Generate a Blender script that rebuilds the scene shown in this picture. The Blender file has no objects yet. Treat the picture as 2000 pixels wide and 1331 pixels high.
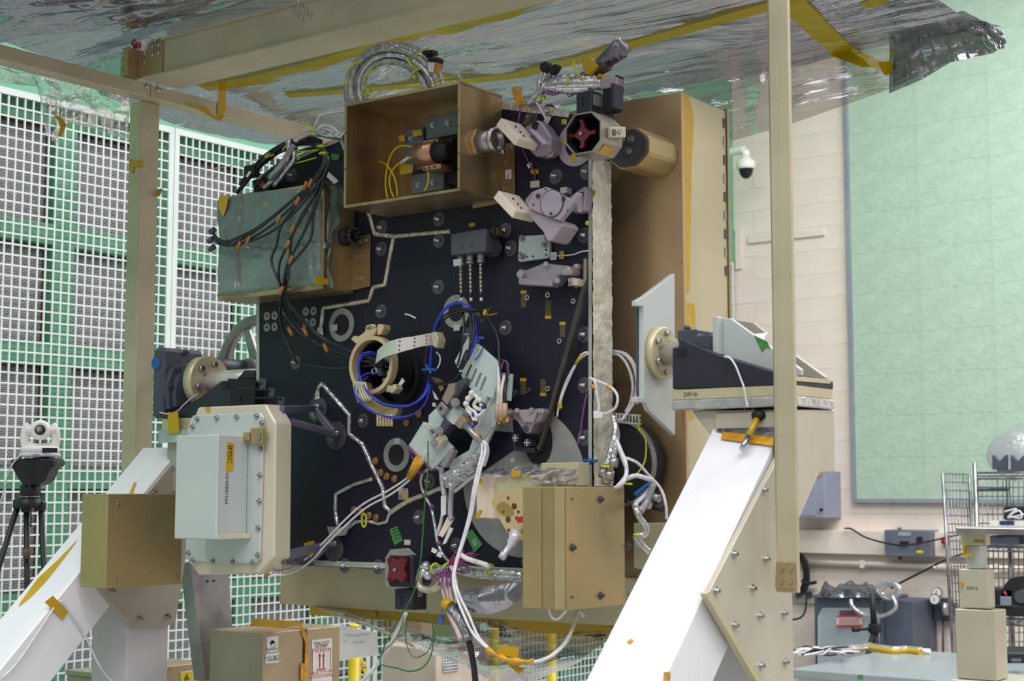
import bpy, bmesh, math, random
from mathutils import Vector as V, Matrix, noise
random.seed(7)
SC = bpy.context.scene
COL = SC.collection
# ------------------------------------------------------------------ camera
F, CX, CY, HZ = 3018.0, 1000.0, 665.5, 962.0
YAW = math.radians(37.1); PIT = math.atan((HZ - CY) / F)
CAM = V((0, 0, 1.6))
cd = bpy.data.cameras.new('camera'); cam = bpy.data.objects.new('camera', cd); COL.objects.link(cam)
cam.location = CAM; cam.rotation_euler = (math.pi/2 + PIT, 0, YAW)
cd.sensor_width = 36; cd.lens = F / 2000 * 36; cd.clip_start = 0.05; cd.clip_end = 100
cd.dof.use_dof = True; cd.dof.focus_distance = 4.5; cd.dof.aperture_fstop = 8
SC.camera = cam
# ------------------------------------------------------------------ light
SC.view_settings.view_transform = 'Standard'; SC.view_settings.look = 'None'
SC.view_settings.gamma = 1; SC.view_settings.use_curve_mapping = False
SC.view_settings.exposure = 0.0
w = bpy.data.worlds.new('world'); SC.world = w; w.use_nodes = True
w.node_tree.nodes['Background'].inputs[0].default_value = (0.95, 0.96, 1.0, 1)
w.node_tree.nodes['Background'].inputs[1].default_value = 0.40
def area(x, y, z, sx, sy, e, rot=(0, 0, 0), col=(0.98, 0.98, 1.0)):
    l = bpy.data.lights.new('ceiling_or_fill_lamp', 'AREA'); l.shape = 'RECTANGLE'; l.size = sx; l.size_y = sy
    l.energy = e; l.color = col
    o = bpy.data.objects.new('ceiling_or_fill_lamp', l); o.location = (x, y, z); o.rotation_euler = rot
    COL.objects.link(o); return o
for lx in (-3.7, -1.7, 0.3, 2.3):
    for ly in (-1.6, 0.7, 3.3, 6.1, 9.4):  # front row, on the lens side, is added to brighten faces turned that way
        area(lx, ly, 6.3, 1.2, 1.6, {-1.6: 62, 0.7: 76, 3.3: 56, 6.1: 86, 9.4: 118}[ly])

# ------------------------------------------------------------------ maths
FWD = V((-math.sin(YAW)*math.cos(PIT), math.cos(YAW)*math.cos(PIT), math.sin(PIT)))
RGT = V((math.cos(YAW), math.sin(YAW), 0)); UPV = RGT.cross(FWD)
def ray(px, py): return FWD + RGT*((px-CX)/F) + UPV*((CY-py)/F)
def onY(px, py, Y): d = ray(px, py); return CAM + d*(Y/d.y)
def onX(px, py, X): d = ray(px, py); return CAM + d*(X/d.x)
def onZ(px, py, Z): d = ray(px, py); return CAM + d*((Z-1.6)/d.z)
def onP(px, py, p, n):
    d = ray(px, py); n = V(n); return CAM + d*((V(p)-CAM).dot(n)/d.dot(n))
YB = 3.03                                     # front face of the optical bench
def B(px, py, off=0.0): return onY(px, py, YB-off)
def rw(px, py, rp, off=0.0): return rp*(B(px, py, off)-CAM).dot(FWD)/F
def cat(pts, n=6, closed=False):
    pts = [V(p) for p in pts]; out = []; N = len(pts)
    if N < 3 and not closed: return pts
    for i in range(N if closed else N-1):
        g = (lambda k: pts[k % N]) if closed else (lambda k: pts[max(0, min(N-1, k))])
        p0, p1, p2, p3 = g(i-1), g(i), g(i+1), g(i+2)
        for j in range(n):
            t = j/n
            out.append(0.5*((2*p1)+(p2-p0)*t+(2*p0-5*p1+4*p2-p3)*t*t+(3*p1-p0-3*p2+p3)*t**3))
    if not closed: out.append(pts[-1])
    return out
# ------------------------------------------------------------------ materials
def s2l(c): c /= 255.0; return c/12.92 if c <= 0.04045 else ((c+0.055)/1.055)**2.4
def rgb(c): return (s2l(c[0]), s2l(c[1]), s2l(c[2]), 1)
MATS = {}
def pm(name, c, rough=0.5, metal=0.0, c2=None, sc=6.0, bump=0.0, bsc=60.0, stretch=(1, 1, 1), coat=0.0, spec=0.5, lo=0.35, hi=0.65, detail=3):
    if name in MATS: return MATS[name]
    m = bpy.data.materials.new(name); m.use_nodes = True; nt = m.node_tree; N, L = nt.nodes, nt.links
    b = N['Principled BSDF']; b.inputs['Roughness'].default_value = rough; b.inputs['Metallic'].default_value = metal
    b.inputs['Specular IOR Level'].default_value = spec; b.inputs['Coat Weight'].default_value = coat
    tc = N.new('ShaderNodeTexCoord'); mp = N.new('ShaderNodeMapping'); mp.inputs['Scale'].default_value = stretch
    L.new(tc.outputs['Object'], mp.inputs[0])
    nz = N.new('ShaderNodeTexNoise'); nz.inputs['Scale'].default_value = sc; nz.inputs['Detail'].default_value = detail
    L.new(mp.outputs[0], nz.inputs['Vector'])
    cr = N.new('ShaderNodeValToRGB'); e = cr.color_ramp.elements
    c2 = c2 or tuple(x*0.93 for x in c)
    e[0].position = lo; e[0].color = rgb(c2); e[1].position = hi; e[1].color = rgb(c)
    L.new(nz.outputs['Fac'], cr.inputs[0]); L.new(cr.outputs[0], b.inputs['Base Color'])
    if bump:
        n2 = N.new('ShaderNodeTexNoise'); n2.inputs['Scale'].default_value = bsc; n2.inputs['Detail'].default_value = 2
        L.new(mp.outputs[0], n2.inputs['Vector'])
        bp = N.new('ShaderNodeBump'); bp.inputs['Strength'].default_value = bump; bp.inputs['Distance'].default_value = 0.01
        L.new(n2.outputs['Fac'], bp.inputs['Height']); L.new(bp.outputs[0], b.inputs['Normal'])
    MATS[name] = m; return m
def film(name, tint, gloss=0.25, rough=0.05, bsc=5.0, bump=0.6, gcol=(1, 1, 1), body=0.0, bodycol=(150, 150, 155), dist=0.05, st=(1, 1, 1), rot=(0, 0, 0)):
    """thin plastic sheet: clear, with a sheen and a little milky body"""
    m = bpy.data.materials.new(name); m.use_nodes = True; nt = m.node_tree; N, L = nt.nodes, nt.links
    N.remove(N['Principled BSDF']); out = N['Material Output']
    tr = N.new('ShaderNodeBsdfTransparent'); tr.inputs[0].default_value = (*[s2l(x) for x in tint], 1)
    gl = N.new('ShaderNodeBsdfGlossy'); gl.inputs['Roughness'].default_value = rough; gl.inputs[0].default_value = (*gcol, 1)
    df = N.new('ShaderNodeBsdfTranslucent'); df.inputs[0].default_value = rgb(bodycol)
    d2 = N.new('ShaderNodeBsdfDiffuse'); d2.inputs[0].default_value = rgb(bodycol)
    tc = N.new('ShaderNodeTexCoord'); nz = N.new('ShaderNodeTexNoise'); nz.inputs['Scale'].default_value = bsc
    nz.inputs['Detail'].default_value = 5; nz.inputs['Distortion'].default_value = 1.5
    mp = N.new('ShaderNodeMapping'); mp.inputs['Scale'].default_value = st; mp.inputs['Rotation'].default_value = rot
    L.new(tc.outputs['Object'], mp.inputs[0]); L.new(mp.outputs[0], nz.inputs['Vector'])
    bp = N.new('ShaderNodeBump'); bp.inputs['Strength'].default_value = bump; bp.inputs['Distance'].default_value = dist
    L.new(nz.outputs['Fac'], bp.inputs['Height']); L.new(bp.outputs[0], gl.inputs['Normal'])
    lw = N.new('ShaderNodeLayerWeight'); lw.inputs[0].default_value = 0.35; L.new(bp.outputs[0], lw.inputs['Normal'])
    mt = N.new('ShaderNodeMath'); mt.operation = 'MULTIPLY_ADD'; mt.inputs[1].default_value = 0.6; mt.inputs[2].default_value = gloss
    L.new(lw.outputs['Fresnel'], mt.inputs[0])
    a0 = N.new('ShaderNodeMixShader'); a0.inputs[0].default_value = 0.5; L.new(df.outputs[0], a0.inputs[1]); L.new(d2.outputs[0], a0.inputs[2])
    a1 = N.new('ShaderNodeMixShader'); a1.inputs[0].default_value = body; L.new(tr.outputs[0], a1.inputs[1]); L.new(a0.outputs[0], a1.inputs[2])
    a2 = N.new('ShaderNodeMixShader'); L.new(mt.outputs[0], a2.inputs[0]); L.new(a1.outputs[0], a2.inputs[1]); L.new(gl.outputs[0], a2.inputs[2])
    L.new(a2.outputs[0], out.inputs['Surface']); MATS[name] = m; return m
GOLD = pm('alodine_gold', (186, 162, 112), 0.36, 0.55, (158, 148, 108), 3.0, 0.03, 300)
GOLDP = pm('alodine_pale', (206, 196, 160), 0.42, 0.35, (192, 186, 150), 4.0)
GOLDD = pm('alodine_brushed', (196, 172, 130), 0.30, 0.75, (150, 128, 92), 9.0, 0.05, 120, (1, 1, 0.12))
FRAME = pm('frame_metal', (198, 188, 158), 0.45, 0.35, (184, 176, 146), 5.0, 0.05, 400)
MINTM = pm('clear_chromate', (200, 206, 200), 0.42, 0.2, (190, 199, 198), 4.0)
CREAMM = pm('cream_metal', (214, 206, 184), 0.45, 0.15, (204, 196, 172), 4.0)
BLACK = pm('black_anodise', (44, 45, 56), 0.5, 0.1, (38, 39, 50), 14.0, 0.03, 500)
BENCHB = pm('bench_black', (30, 29, 45), 0.45, 0.0, (25, 24, 38), 3.0, 0.02, 700, spec=0.35)
DARK = pm('matt_black', (22, 22, 27), 0.6, 0.0, (17, 17, 21), 20)
RUBBER = pm('black_cable', (38, 38, 46), 0.42, 0.0, (28, 28, 34), 30)
DGREY = pm('dark_grey_paint', (72, 76, 88), 0.45, 0.0, (64, 68, 80), 6)
MGREY = pm('mid_grey_paint', (128, 132, 146), 0.45, 0.0, (118, 122, 138), 5)
GREYM = pm('bare_metal', (176, 172, 172), 0.34, 0.75, (140, 136, 138), 8, 0.05, 200)
LILAC = pm('titanium_lilac', (168, 158, 166), 0.42, 0.4, (148, 138, 146), 8, 0.05, 90)
STEEL = pm('steel', (196, 194, 194), 0.22, 0.9, (150, 150, 152), 20)
WHITE = pm('white_paint', (234, 234, 236), 0.45, 0.0, (226, 226, 230), 6)
WHITEP = pm('white_plastic', (236, 234, 228), 0.4, 0.0, (228, 226, 220), 8)
GREYW = pm('pale_grey_paint', (206, 203, 204), 0.5, 0.0, (198, 195, 196), 5)
IVORY = pm('ivory_delrin', (236, 222, 200), 0.5, 0.0, (228, 212, 190), 8)
CWHITE = pm('white_cable', (228, 226, 228), 0.45, 0.0, (206, 203, 208), 60)
FOIL = pm('silver_foil', (222, 222, 224), 0.2, 0.72, (178, 176, 178), 30, 0.7, 55)
SHAFT = pm('shaft_metal', (222, 216, 206), 0.32, 0.35, (206, 200, 190), 8)
FOILC = pm('cream_foil_tape', (222, 216, 196), 0.3, 0.55, (186, 180, 160), 30, 0.6, 70)
TAPE = pm('kapton_tape', (200, 164, 4), 0.3, 0.0, (184, 147, 2), 5, 0.12, 30, coat=0.15)
BAND = pm('kapton_band', (170, 112, 40), 0.3, 0.0, (130, 80, 26), 20)
TAPEO = pm('kapton_orange', (216, 162, 26), 0.2, 0.0, (190, 128, 14), 25, 0.5, 60, coat=0.4)
TAPEF = film('kapton_on_film', (220, 204, 40), .05, .12, 4, .3, (.8, .8, .4), .72, (202, 186, 6))
TIE = pm('lime_tie', (196, 216, 20), 0.45, 0, (176, 200, 12), 20)
BLUE = pm('blue_fibre', (38, 66, 205), 0.4, 0, (26, 50, 180), 40)
AZURE = pm('azure_tie', (36, 110, 190), 0.5, 0, (28, 92, 170), 30)
GREENW = pm('green_wire', (44, 120, 50), 0.4, 0, (34, 100, 40), 40)
PURPLE = pm('purple_wire', (120, 62, 140), 0.45, 0, (150, 90, 130), 60)
YELLOW = pm('yellow_paint', (240, 214, 20), 0.4, 0, (228, 200, 14), 5)
RED = pm('red_cap', (112, 22, 40), 0.3, 0, (96, 16, 32), 10, coat=0.25)
REDB = pm('bright_red', (200, 40, 50), 0.4, 0, (180, 30, 40), 10)
GREENT = pm('green_tape', (72, 150, 74), 0.45, 0, (60, 132, 64), 20)
COPPER = pm('copper', (206, 156, 128), 0.3, 0.7, (180, 128, 104), 14)
AMBER = pm('amber_resin', (150, 112, 66), 0.3, 0.2, (110, 80, 44), 60)
LGREY = pm('light_grey_disc', (152, 154, 148), 0.5, 0.1, (140, 142, 138), 20)
BLUEP = pm('blue_print', (40, 96, 160), 0.5, 0, (34, 84, 150), 10)
NAVY = pm('navy_print', (40, 48, 110), 0.6, 0, (34, 40, 96), 10)
INK = pm('ink', (34, 32, 36), 0.6, 0, (28, 26, 30), 10)
DISC = pm('dark_disc', (70, 70, 78), 0.3, 0.1, (58, 58, 66), 20)
WASH = pm('smoky_washer', (92, 90, 94), 0.28, 0.2, (72, 70, 76), 40)
# ------------------------------------------------------------------ mesh builder
WL = {}
class MB:
    def __init__(s): s.v = []; s.f = []; s.s = []; s.m = []; s.cm = 0
    def mat(s, i): s.cm = i; return s
    def add(s, vs, fs, sm=False):
        o = len(s.v); s.v += [V(p) for p in vs]
        for f in fs: s.f.append([o+i for i in f]); s.s.append(sm); s.m.append(s.cm)
        return s
    def prism(s, pts, vec):
        pts = [V(p) for p in pts]; vec = V(vec); n = len(pts)
        c = sum(pts, V())/n; nr = V()
        for i in range(n): nr += (pts[i]-c).cross(pts[(i+1) % n]-c)
        if nr.dot(vec) > 0: pts = pts[::-1]
        s.add(pts + [p+vec for p in pts], [list(range(n)), list(range(2*n-1, n-1, -1))] +
              [[i, i+n, (i+1) % n+n, (i+1) % n] for i in range(n)]); return s
    def quad(s, pts): return s.add(pts, [list(range(len(pts)))])
    def box(s, x0, x1, y0, y1, z0, z1):
        return s.prism([(x0, y0, z0), (x1, y0, z0), (x1, y0, z1), (x0, y0, z1)], (0, y1-y0, 0))
    def obox(s, c, hx, hy, hz):
        c, hx, hy, hz = V(c), V(hx), V(hy), V(hz)
        return s.prism([c-hx-hy-hz, c+hx-hy-hz, c+hx-hy+hz, c-hx-hy+hz], hy*2)
    def ringp(s, c, ax, r, n, ref=None):
        ax = V(ax).normalized(); a = V((0, 0, 1)) if abs(ax.z) < 0.9 else V((1, 0, 0))
        a = ref or (a - ax*a.dot(ax)).normalized(); b = ax.cross(a)
        return [V(c)+a*(r*math.cos(2*math.pi*i/n))+b*(r*math.sin(2*math.pi*i/n)) for i in range(n)]
    def lathe(s, p, ax, prof, n=24, cap0=True, cap1=True, sm=True):
        p = V(p); ax = V(ax).normalized(); base = len(s.v); vs = []
        for r, h in prof: vs += s.ringp(p+ax*h, ax, max(r, 1e-5), n)
        fs = []
        for k in range(len(prof)-1):
            for i in range(n):
                j = (i+1) % n; fs.append([k*n+i, k*n+j, (k+1)*n+j, (k+1)*n+i])
        s.add(vs, fs, sm); o = base
        if cap0: s.f.append([o+i for i in range(n-1, -1, -1)]); s.s.append(False); s.m.append(s.cm)
        if cap1: q = o+(len(prof)-1)*n; s.f.append([q+i for i in range(n)]); s.s.append(False); s.m.append(s.cm)
        return s
    def cyl(s, p0, p1, r, r1=None, n=16):
        d = V(p1)-V(p0); return s.lathe(p0, d, [(r, 0), (r if r1 is None else r1, d.length)], n)
    def ring(s, c, ax, ro, ri, h, n=32):
        s.lathe(c, ax, [(ro, 0), (ro, h), (ri, h), (ri, 0), (ro, 0)], n, False, False, False); return s
    def tube(s, pts, r, n=7, closed=False):
        pts = [V(p) for p in pts]; N = len(pts)
        if N < 2: return s
        rs = r if isinstance(r, (list, tuple)) else [r]*N
        prev = None; vs = []
        for i in range(N):
            a = pts[(i-1) % N] if (closed or i > 0) else pts[i]; b = pts[(i+1) % N] if (closed or i < N-1) else pts[i]
            t = (b-a); t = t.normalized() if t.length > 1e-9 else V((0, 0, 1))
            if prev is None:
                u = V((0, 0, 1)) if abs(t.z) < 0.9 else V((1, 0, 0)); u = (u-t*u.dot(t)).normalized()
            else:
                u = prev-t*prev.dot(t); u = u.normalized() if u.length > 1e-6 else V((1, 0, 0))
            prev = u; w_ = t.cross(u)
            for k in range(n):
                an = 2*math.pi*k/n; vs.append(pts[i]+(u*math.cos(an)+w_*math.sin(an))*rs[i])
        fs = []
        for i in range(N if closed else N-1):
            i2 = (i+1) % N
            for k in range(n):
                k2 = (k+1) % n; fs.append([i*n+k, i*n+k2, i2*n+k2, i2*n+k])
        s.add(vs, fs, True)
        if not closed:
            o = len(s.v)-N*n
            s.f += [[o+k for k in range(n-1, -1, -1)], [o+(N-1)*n+k for k in range(n)]]; s.s += [False, False]; s.m += [s.cm]*2
        return s
    def ribbon(s, pts, wid, nrm, th=0.0006):
        """flat strip along pts, width wid, lying across nrm"""
        pts = [V(p) for p in pts]; nrm = V(nrm).normalized(); L_, R_ = [], []
        for i, p in enumerate(pts):
            t = (pts[min(i+1, len(pts)-1)]-pts[max(i-1, 0)]).normalized(); sd = t.cross(nrm).normalized()*(wid/2)
            L_.append(p+sd); R_.append(p-sd)
        for i in range(len(pts)-1): s.prism([L_[i], L_[i+1], R_[i+1], R_[i]], nrm*th)
        return s
    def sphere(s, c, r, n=14, m=9, sq=(1, 1, 1)):
        c = V(c); vs = [c+V((0, 0, r*sq[2]))]
        for i in range(1, m):
            th = math.pi*i/m
            for k in range(n):
                ph = 2*math.pi*k/n; vs.append(c+V((r*sq[0]*math.sin(th)*math.cos(ph), r*sq[1]*math.sin(th)*math.sin(ph), r*sq[2]*math.cos(th))))
        vs.append(c-V((0, 0, r*sq[2]))); fs = []
        for k in range(n): fs.append([0, 1+k, 1+(k+1) % n]); fs.append([len(vs)-1, 1+(m-2)*n+(k+1) % n, 1+(m-2)*n+k])
        for i in range(m-2):
            for k in range(n):
                a = 1+i*n; k2 = (k+1) % n; fs.append([a+k, a+n+k, a+n+k2, a+k2])
        return s.add(vs, fs, True)
    def grid(s, fn, nu, nv, sm=True):
        vs = [fn(i/nu, j/nv) for j in range(nv+1) for i in range(nu+1)]
        return s.add(vs, [[j*(nu+1)+i, j*(nu+1)+i+1, (j+1)*(nu+1)+i+1, (j+1)*(nu+1)+i] for j in range(nv) for i in range(nu)], sm)
    def build(s, name, mats, parent=None, label=None, cat_=None, group=None, kind=None, bev=0.0):
        lo = V([min(p[i] for p in s.v) for i in range(3)]); hi = V([max(p[i] for p in s.v) for i in range(3)])
        c = (lo+hi)/2
        if parent is None: c.z = lo.z
        me = bpy.data.meshes.new(name); me.from_pydata([p-c for p in s.v], [], s.f)
        for i, pl in enumerate(me.polygons): pl.use_smooth = s.s[i]; pl.material_index = s.m[i]
        for m in (mats if isinstance(mats, (list, tuple)) else [mats]): me.materials.append(m)
        me.validate()
        if bev:
            bm = bmesh.new(); bm.from_mesh(me); bmesh.ops.remove_doubles(bm, verts=bm.verts, dist=1e-6)
            es = [e for e in bm.edges if len(e.link_faces) == 2 and e.calc_face_angle(0) > 0.6 and e.calc_length() > bev*2.2]
            bmesh.ops.bevel(bm, geom=es, offset=bev, segments=1, affect='EDGES', clamp_overlap=True); bm.to_mesh(me); bm.free()
        o = bpy.data.objects.new(name, me); COL.objects.link(o)
        if parent: o.parent = parent; o.location = c-WL[parent.name]
        else: o.location = c
        WL[o.name] = c
        if label: o['label'] = label
        if cat_: o['category'] = cat_
        if group: o['group'] = group
        if kind: o['kind'] = kind
        return o
def thing(name, label, cat_, loc, group=None):
    o = bpy.data.objects.new(name, None); COL.objects.link(o); o.location = V(loc); o.empty_display_size = 0.05
    WL[o.name] = V(loc); o['label'] = label; o['category'] = cat_
    if group: o['group'] = group
    return o
def copies(src, name, locs, parent, rot=None):
    """more of one part: linked copies sharing the mesh, at world positions"""
    for p in locs:
        o = src.copy(); o.name = name; COL.objects.link(o); o.parent = parent
        o.location = V(p)-(WL[parent.name] if parent else V()); WL[o.name] = V(p)
        if rot: o.rotation_euler = rot
def struct(name, mb, mats, parent=None, kind='structure', **k):
    return mb.build(name, mats, parent, kind=kind if not parent else None, **k)
FONT = None
def text(body, size, p, xdir, ydir, mat, parent, name='lettering', align='CENTER', squeeze=1.0):
    """flat print: built-in font turned into a mesh, laid out along xdir/ydir at p"""
    cu = bpy.data.curves.new('t', 'FONT'); cu.body = body; cu.size = 1; cu.align_x = align; cu.align_y = 'CENTER'
    cu.resolution_u = 2
    to = bpy.data.objects.new('t', cu); COL.objects.link(to)
    dg = bpy.context.evaluated_depsgraph_get(); dg.update()
    me = bpy.data.meshes.new_from_object(to.evaluated_get(dg)); bpy.data.objects.remove(to)
    x = V(xdir).normalized(); y = V(ydir).normalized(); b = MB()
    b.add([V(p)+x*(q.co.x*size*squeeze)+y*(q.co.y*size) for q in me.vertices], [list(f.vertices) for f in me.polygons])
    bpy.data.meshes.remove(me)
    return b.build(name, mat, parent)
X, Y, Z = V((1, 0, 0)), V((0, 1, 0)), V((0, 0, 1))
# ================================================================== SETTING
MINTP = pm('mint_wall_paint', (118, 176, 144), 0.85, 0, (113, 170, 139), 1.5, 0.05, 40, spec=0.08)
GRNP = pm('green_steel_frame', (92, 158, 122), 0.5, 0, (80, 144, 110), 6)
LATT = pm('white_lattice', (200, 210, 205), 0.5, 0, (194, 204, 199), 8)
WOOD = pm('brown_wood', (104, 72, 48), 0.6, 0, (84, 58, 40), 20)
BLOCK = pm('cream_block_paint', (234, 220, 208), 0.6, 0, (228, 213, 200), 2.0, 0.12, 45)
CREAMP = pm('cream_paint', (232, 220, 206), 0.55, 0, (224, 212, 198), 3)
# dark woven filter cloth
FILT = bpy.data.materials.new('filter_mesh'); FILT.use_nodes = True
_n, _l = FILT.node_tree.nodes, FILT.node_tree.links
_tc = _n.new('ShaderNodeTexCoord'); _mp = _n.new('ShaderNodeMapping'); _mp.inputs['Rotation'].default_value = (0, math.pi/2, math.pi/2)
_br = _n.new('ShaderNodeTexBrick'); _br.inputs['Scale'].default_value = 1.0
_br.inputs['Color1'].default_value = rgb((58, 52, 62)); _br.inputs['Color2'].default_value = rgb((76, 68, 76)); _br.inputs['Mortar'].default_value = rgb((176, 168, 174))
_br.inputs['Mortar Size'].default_value = 0.0022; _br.inputs['Brick Width'].default_value = 0.016; _br.inputs['Row Height'].default_value = 0.0105
_sx = _n.new('ShaderNodeSeparateXYZ'); _cx = _n.new('ShaderNodeCombineXYZ')
_l.new(_tc.outputs['Object'], _sx.inputs[0]); _l.new(_sx.outputs['Y'], _cx.inputs['X']); _l.new(_sx.outputs['Z'], _cx.inputs['Y'])
_l.new(_cx.outputs[0], _br.inputs['Vector']); _l.new(_br.outputs['Color'], _n['Principled BSDF'].inputs['Base Color'])
_n['Principled BSDF'].inputs['Roughness'].default_value = 0.7

XW, YW = -6.6, 12.0
floor = struct('floor', MB().box(-9, 4, -2, 13, -0.1, 0), pm('floor_vinyl', (160, 157, 152), 0.35, 0, (152, 149, 144), 2))
struct('ceiling', MB().box(-9, 4, -2, 13, 6.5, 6.6), pm('ceiling_paint', (128, 124, 130), 0.7, 0, (120, 116, 122), 1))
# left wall: plaster above, open plenum with green steel and filters below, eggcrate grilles in front
wl = struct('wall_left', MB().box(-6.9, -6.80, -2, YW+0.3, 0, 3.62).box(-6.9, XW, -2, YW+0.3, 3.62, 6.5).box(-6.9, XW, 7.78, 8.25, 0, 3.62), MINTP)
ys = [3.65+0.65*i for i in range(14)]; zs = [0.41+0.63*i for i in range(6)]
for i, yy in enumerate(ys):
    wd = 0.065 if (i % 3) else 0.085
    MB().box(-6.74, -6.665, yy-wd, yy+wd, 0.0, 3.62).build('frame_post', GRNP, wl, bev=0.004)
for zz in zs:
    MB().box(-6.73, -6.67, 3.0, YW, zz-0.055, zz+0.055).build('frame_rail', GRNP, wl, bev=0.004)
MB().box(-6.73, -6.67, 3.0, YW, 0.0, 0.1).build('frame_rail', GRNP, wl)
fm = MB().box(-6.765, -6.755, -0.27, 0.27, -0.27, 0.27)
fm.mat(1)
for a in (-1, 1): fm.box(-6.76, -6.742, a*0.262-0.010, a*0.262+0.010, -0.27, 0.27); fm.box(-6.76, -6.742, -0.27, 0.27, a*0.262-0.010, a*0.262+0.010)
f0 = None; locs = []
for i in range(len(ys)-1):
    for k in range(5): locs.append(V((-6.7535, ys[i]+0.325, zs[k]+0.315)))
f0 = fm.build('filter_panel', [FILT, WOOD], wl); f0.location = locs[0]-WL[wl.name]
copies(f0, 'filter_panel', locs[1:], wl)
# eggcrate grilles
def grille(y0, y1, z0, z1, label, rim=0.035):
    t = thing('vent_grille', label, 'grille', (XW, (y0+y1)/2, z0), 'white eggcrate grilles over the wall plenum')
    x0, x1 = XW+0.001, XW+0.009
    fr = MB()
    fr.box(x0, x1+0.004, y0, y1, z1-rim, z1).box(x0, x1+0.004, y0, y1, z0, z0+rim)
    fr.box(x0, x1+0.004, y0, y0+rim, z0+rim, z1-rim).box(x0, x1+0.004, y1-rim, y1, z0+rim, z1-rim)
    fr.build('rim', LATT, t, bev=0.002)
    b = MB(); c = 0.0535; h = 0.0043
    ny = round((y1-y0-2*rim)/.0493); nz_ = round((z1-z0-2*rim)/c)
    for i in range(1, ny): yy = y0+rim+(y1-y0-2*rim)*i/ny; b.box(x0, x1, yy-h, yy+h, z0+rim, z1-rim)
    for i in range(1, nz_): zz = z0+rim+(z1-z0-2*rim)*i/nz_; b.box(x0, x1-0.001, y0+rim, y1-rim, zz-h, zz+h)
    b.build('lattice', LATT, t, kind='stuff')
    return t
grille(3.96, 5.60, 0.12, 3.62, 'large white eggcrate grille at the far left, behind the white camera on its tripod')
grille(5.605, 7.25, 0.12, 3.62, 'white eggcrate grille running behind the left frame post, handwheel and gear drive')
grille(7.28, 7.76, 0.12, 3.62, 'narrow white eggcrate grille low behind the bench, right of the hand-written sheet')
grille(8.28, 9.9, 0.12, 3.62, 'white eggcrate grille seen only through the clear sheet under the gold box')
grille(9.94, 11.96, 0.12, 3.62, 'white eggcrate grille in the room corner, a sliver right of the tall gold box')
# back wall of painted blocks
wb = struct('wall_back', MB().box(-6.9, 4, YW-0.008, YW+0.3, 0, 6.5), BLOCK)
# block faces, each its own piece, standing proud of recessed joints
blk = MB().box(-0.2027, 0.2027, YW-0.011, YW+0.01, -0.1011, 0.1011); b0 = None; locs = []
BX0, BZ0 = -2.62, 1.52
for r in range(32):
    zz = 0.1016+0.2032*r
    for k in range(8):
        xx = XW+0.2+0.4064*k+(0.2032 if r % 2 else 0)
        if zz > 6.3 or xx > -3.75: continue
        if zz-0.1 > BZ0 and xx-0.2 > -5.77: continue
        locs.append(V((xx, YW-0.001, zz)))
b0 = blk.build('block', BLOCK, wb, bev=0.0008); b0.location = locs[0]-WL[wb.name]; WL[b0.name] = locs[0]
copies(b0, 'block', locs[1:], wb)
# corner trim, rails
_a, _b = onY(1437, 526, YW-.03), onY(1447, 446, YW-.03)
struct('trim_1', MB().box(_a.x, _b.x, YW-0.03, YW-0.013, _a.z, _b.z), CREAMP)
z_t = onY(1550, 461, YW).z
struct('trim_2', MB().box(-6.45, -5.72, YW-0.035, YW-0.013, z_t-0.03, z_t+0.03), CREAMP, bev=0.004)
zt0, zt1 = onY(1650, 1082, YW).z, onY(1650, 1036, YW).z
struct('trim_3', MB().box(-6.0, -3.6, YW-0.10, YW-0.013, zt0, zt1), CREAMP, bev=0.004)
zp = onY(1650, 1101, YW).z
t = thing('conduit_pipe', 'cream painted pipe running level along the block wall below the wide trunking', 'pipe', (-5, YW-0.06, zp))
MB().cyl((-6.1, YW-0.06, zp), (-3.6, YW-0.06, zp), 0.026, n=16).build('pipe', CREAMP, t)
for xx in (-5.42, -4.3): MB().box(xx-0.02, xx+0.02, YW-0.09, YW-0.012, zp-0.032, zp+0.032).build('pipe_clip', CREAMP, t, bev=0.003)
zp = onY(1820, 1172, YW).z
MB().cyl((-6.1, YW-0.05, zp), (-3.6, YW-0.05, zp), 0.02, n=12).build('conduit_pipe', CREAMP, None, 'thin cream pipe along the wall behind the foil-covered grey cabinet', 'pipe')
# green acoustic board
BOARDM = pm('mint_board', (176, 198, 179), 0.85, 0, (168, 190, 171), 9, 0.6, 28, detail=6, spec=0.15)
BEDGE = pm('board_edge', (150, 156, 166), 0.45, 0.2, (140, 146, 158), 6)
bx0 = onY(1659, 700, YW-0.05).x; bz0 = onY(1700, 983, YW-0.05).z
t = thing('acoustic_board', 'huge mint green textured wall board with a grey metal edge', 'board', (bx0+1.4, YW-0.03, bz0))
MB().box(bx0, bx0+0.04, YW-0.07, YW-0.012, bz0, 6.2).box(bx0+0.04, bx0+3.2, YW-0.07, YW-0.012, bz0, bz0+0.035).build('edge_strip', BEDGE, t, bev=0.004)
p0 = MB().box(-0.2996, 0.2996, YW-0.055, YW-0.013, -0.1697, 0.1697).build('board_panel', BOARDM, t, bev=0.0008)
locs = [V((bx0+0.04+0.3+0.6*i, YW-0.034, bz0+0.035+0.17+0.34*k)) for k in range(13) for i in range(5)]
p0.location = locs[0]-WL[t.name]; WL[p0.name] = locs[0]; copies(p0, 'board_panel', locs[1:], t)

# ---- things on the back wall
def at(px, py, off=0.0): return onY(px, py, YW-off)
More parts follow.
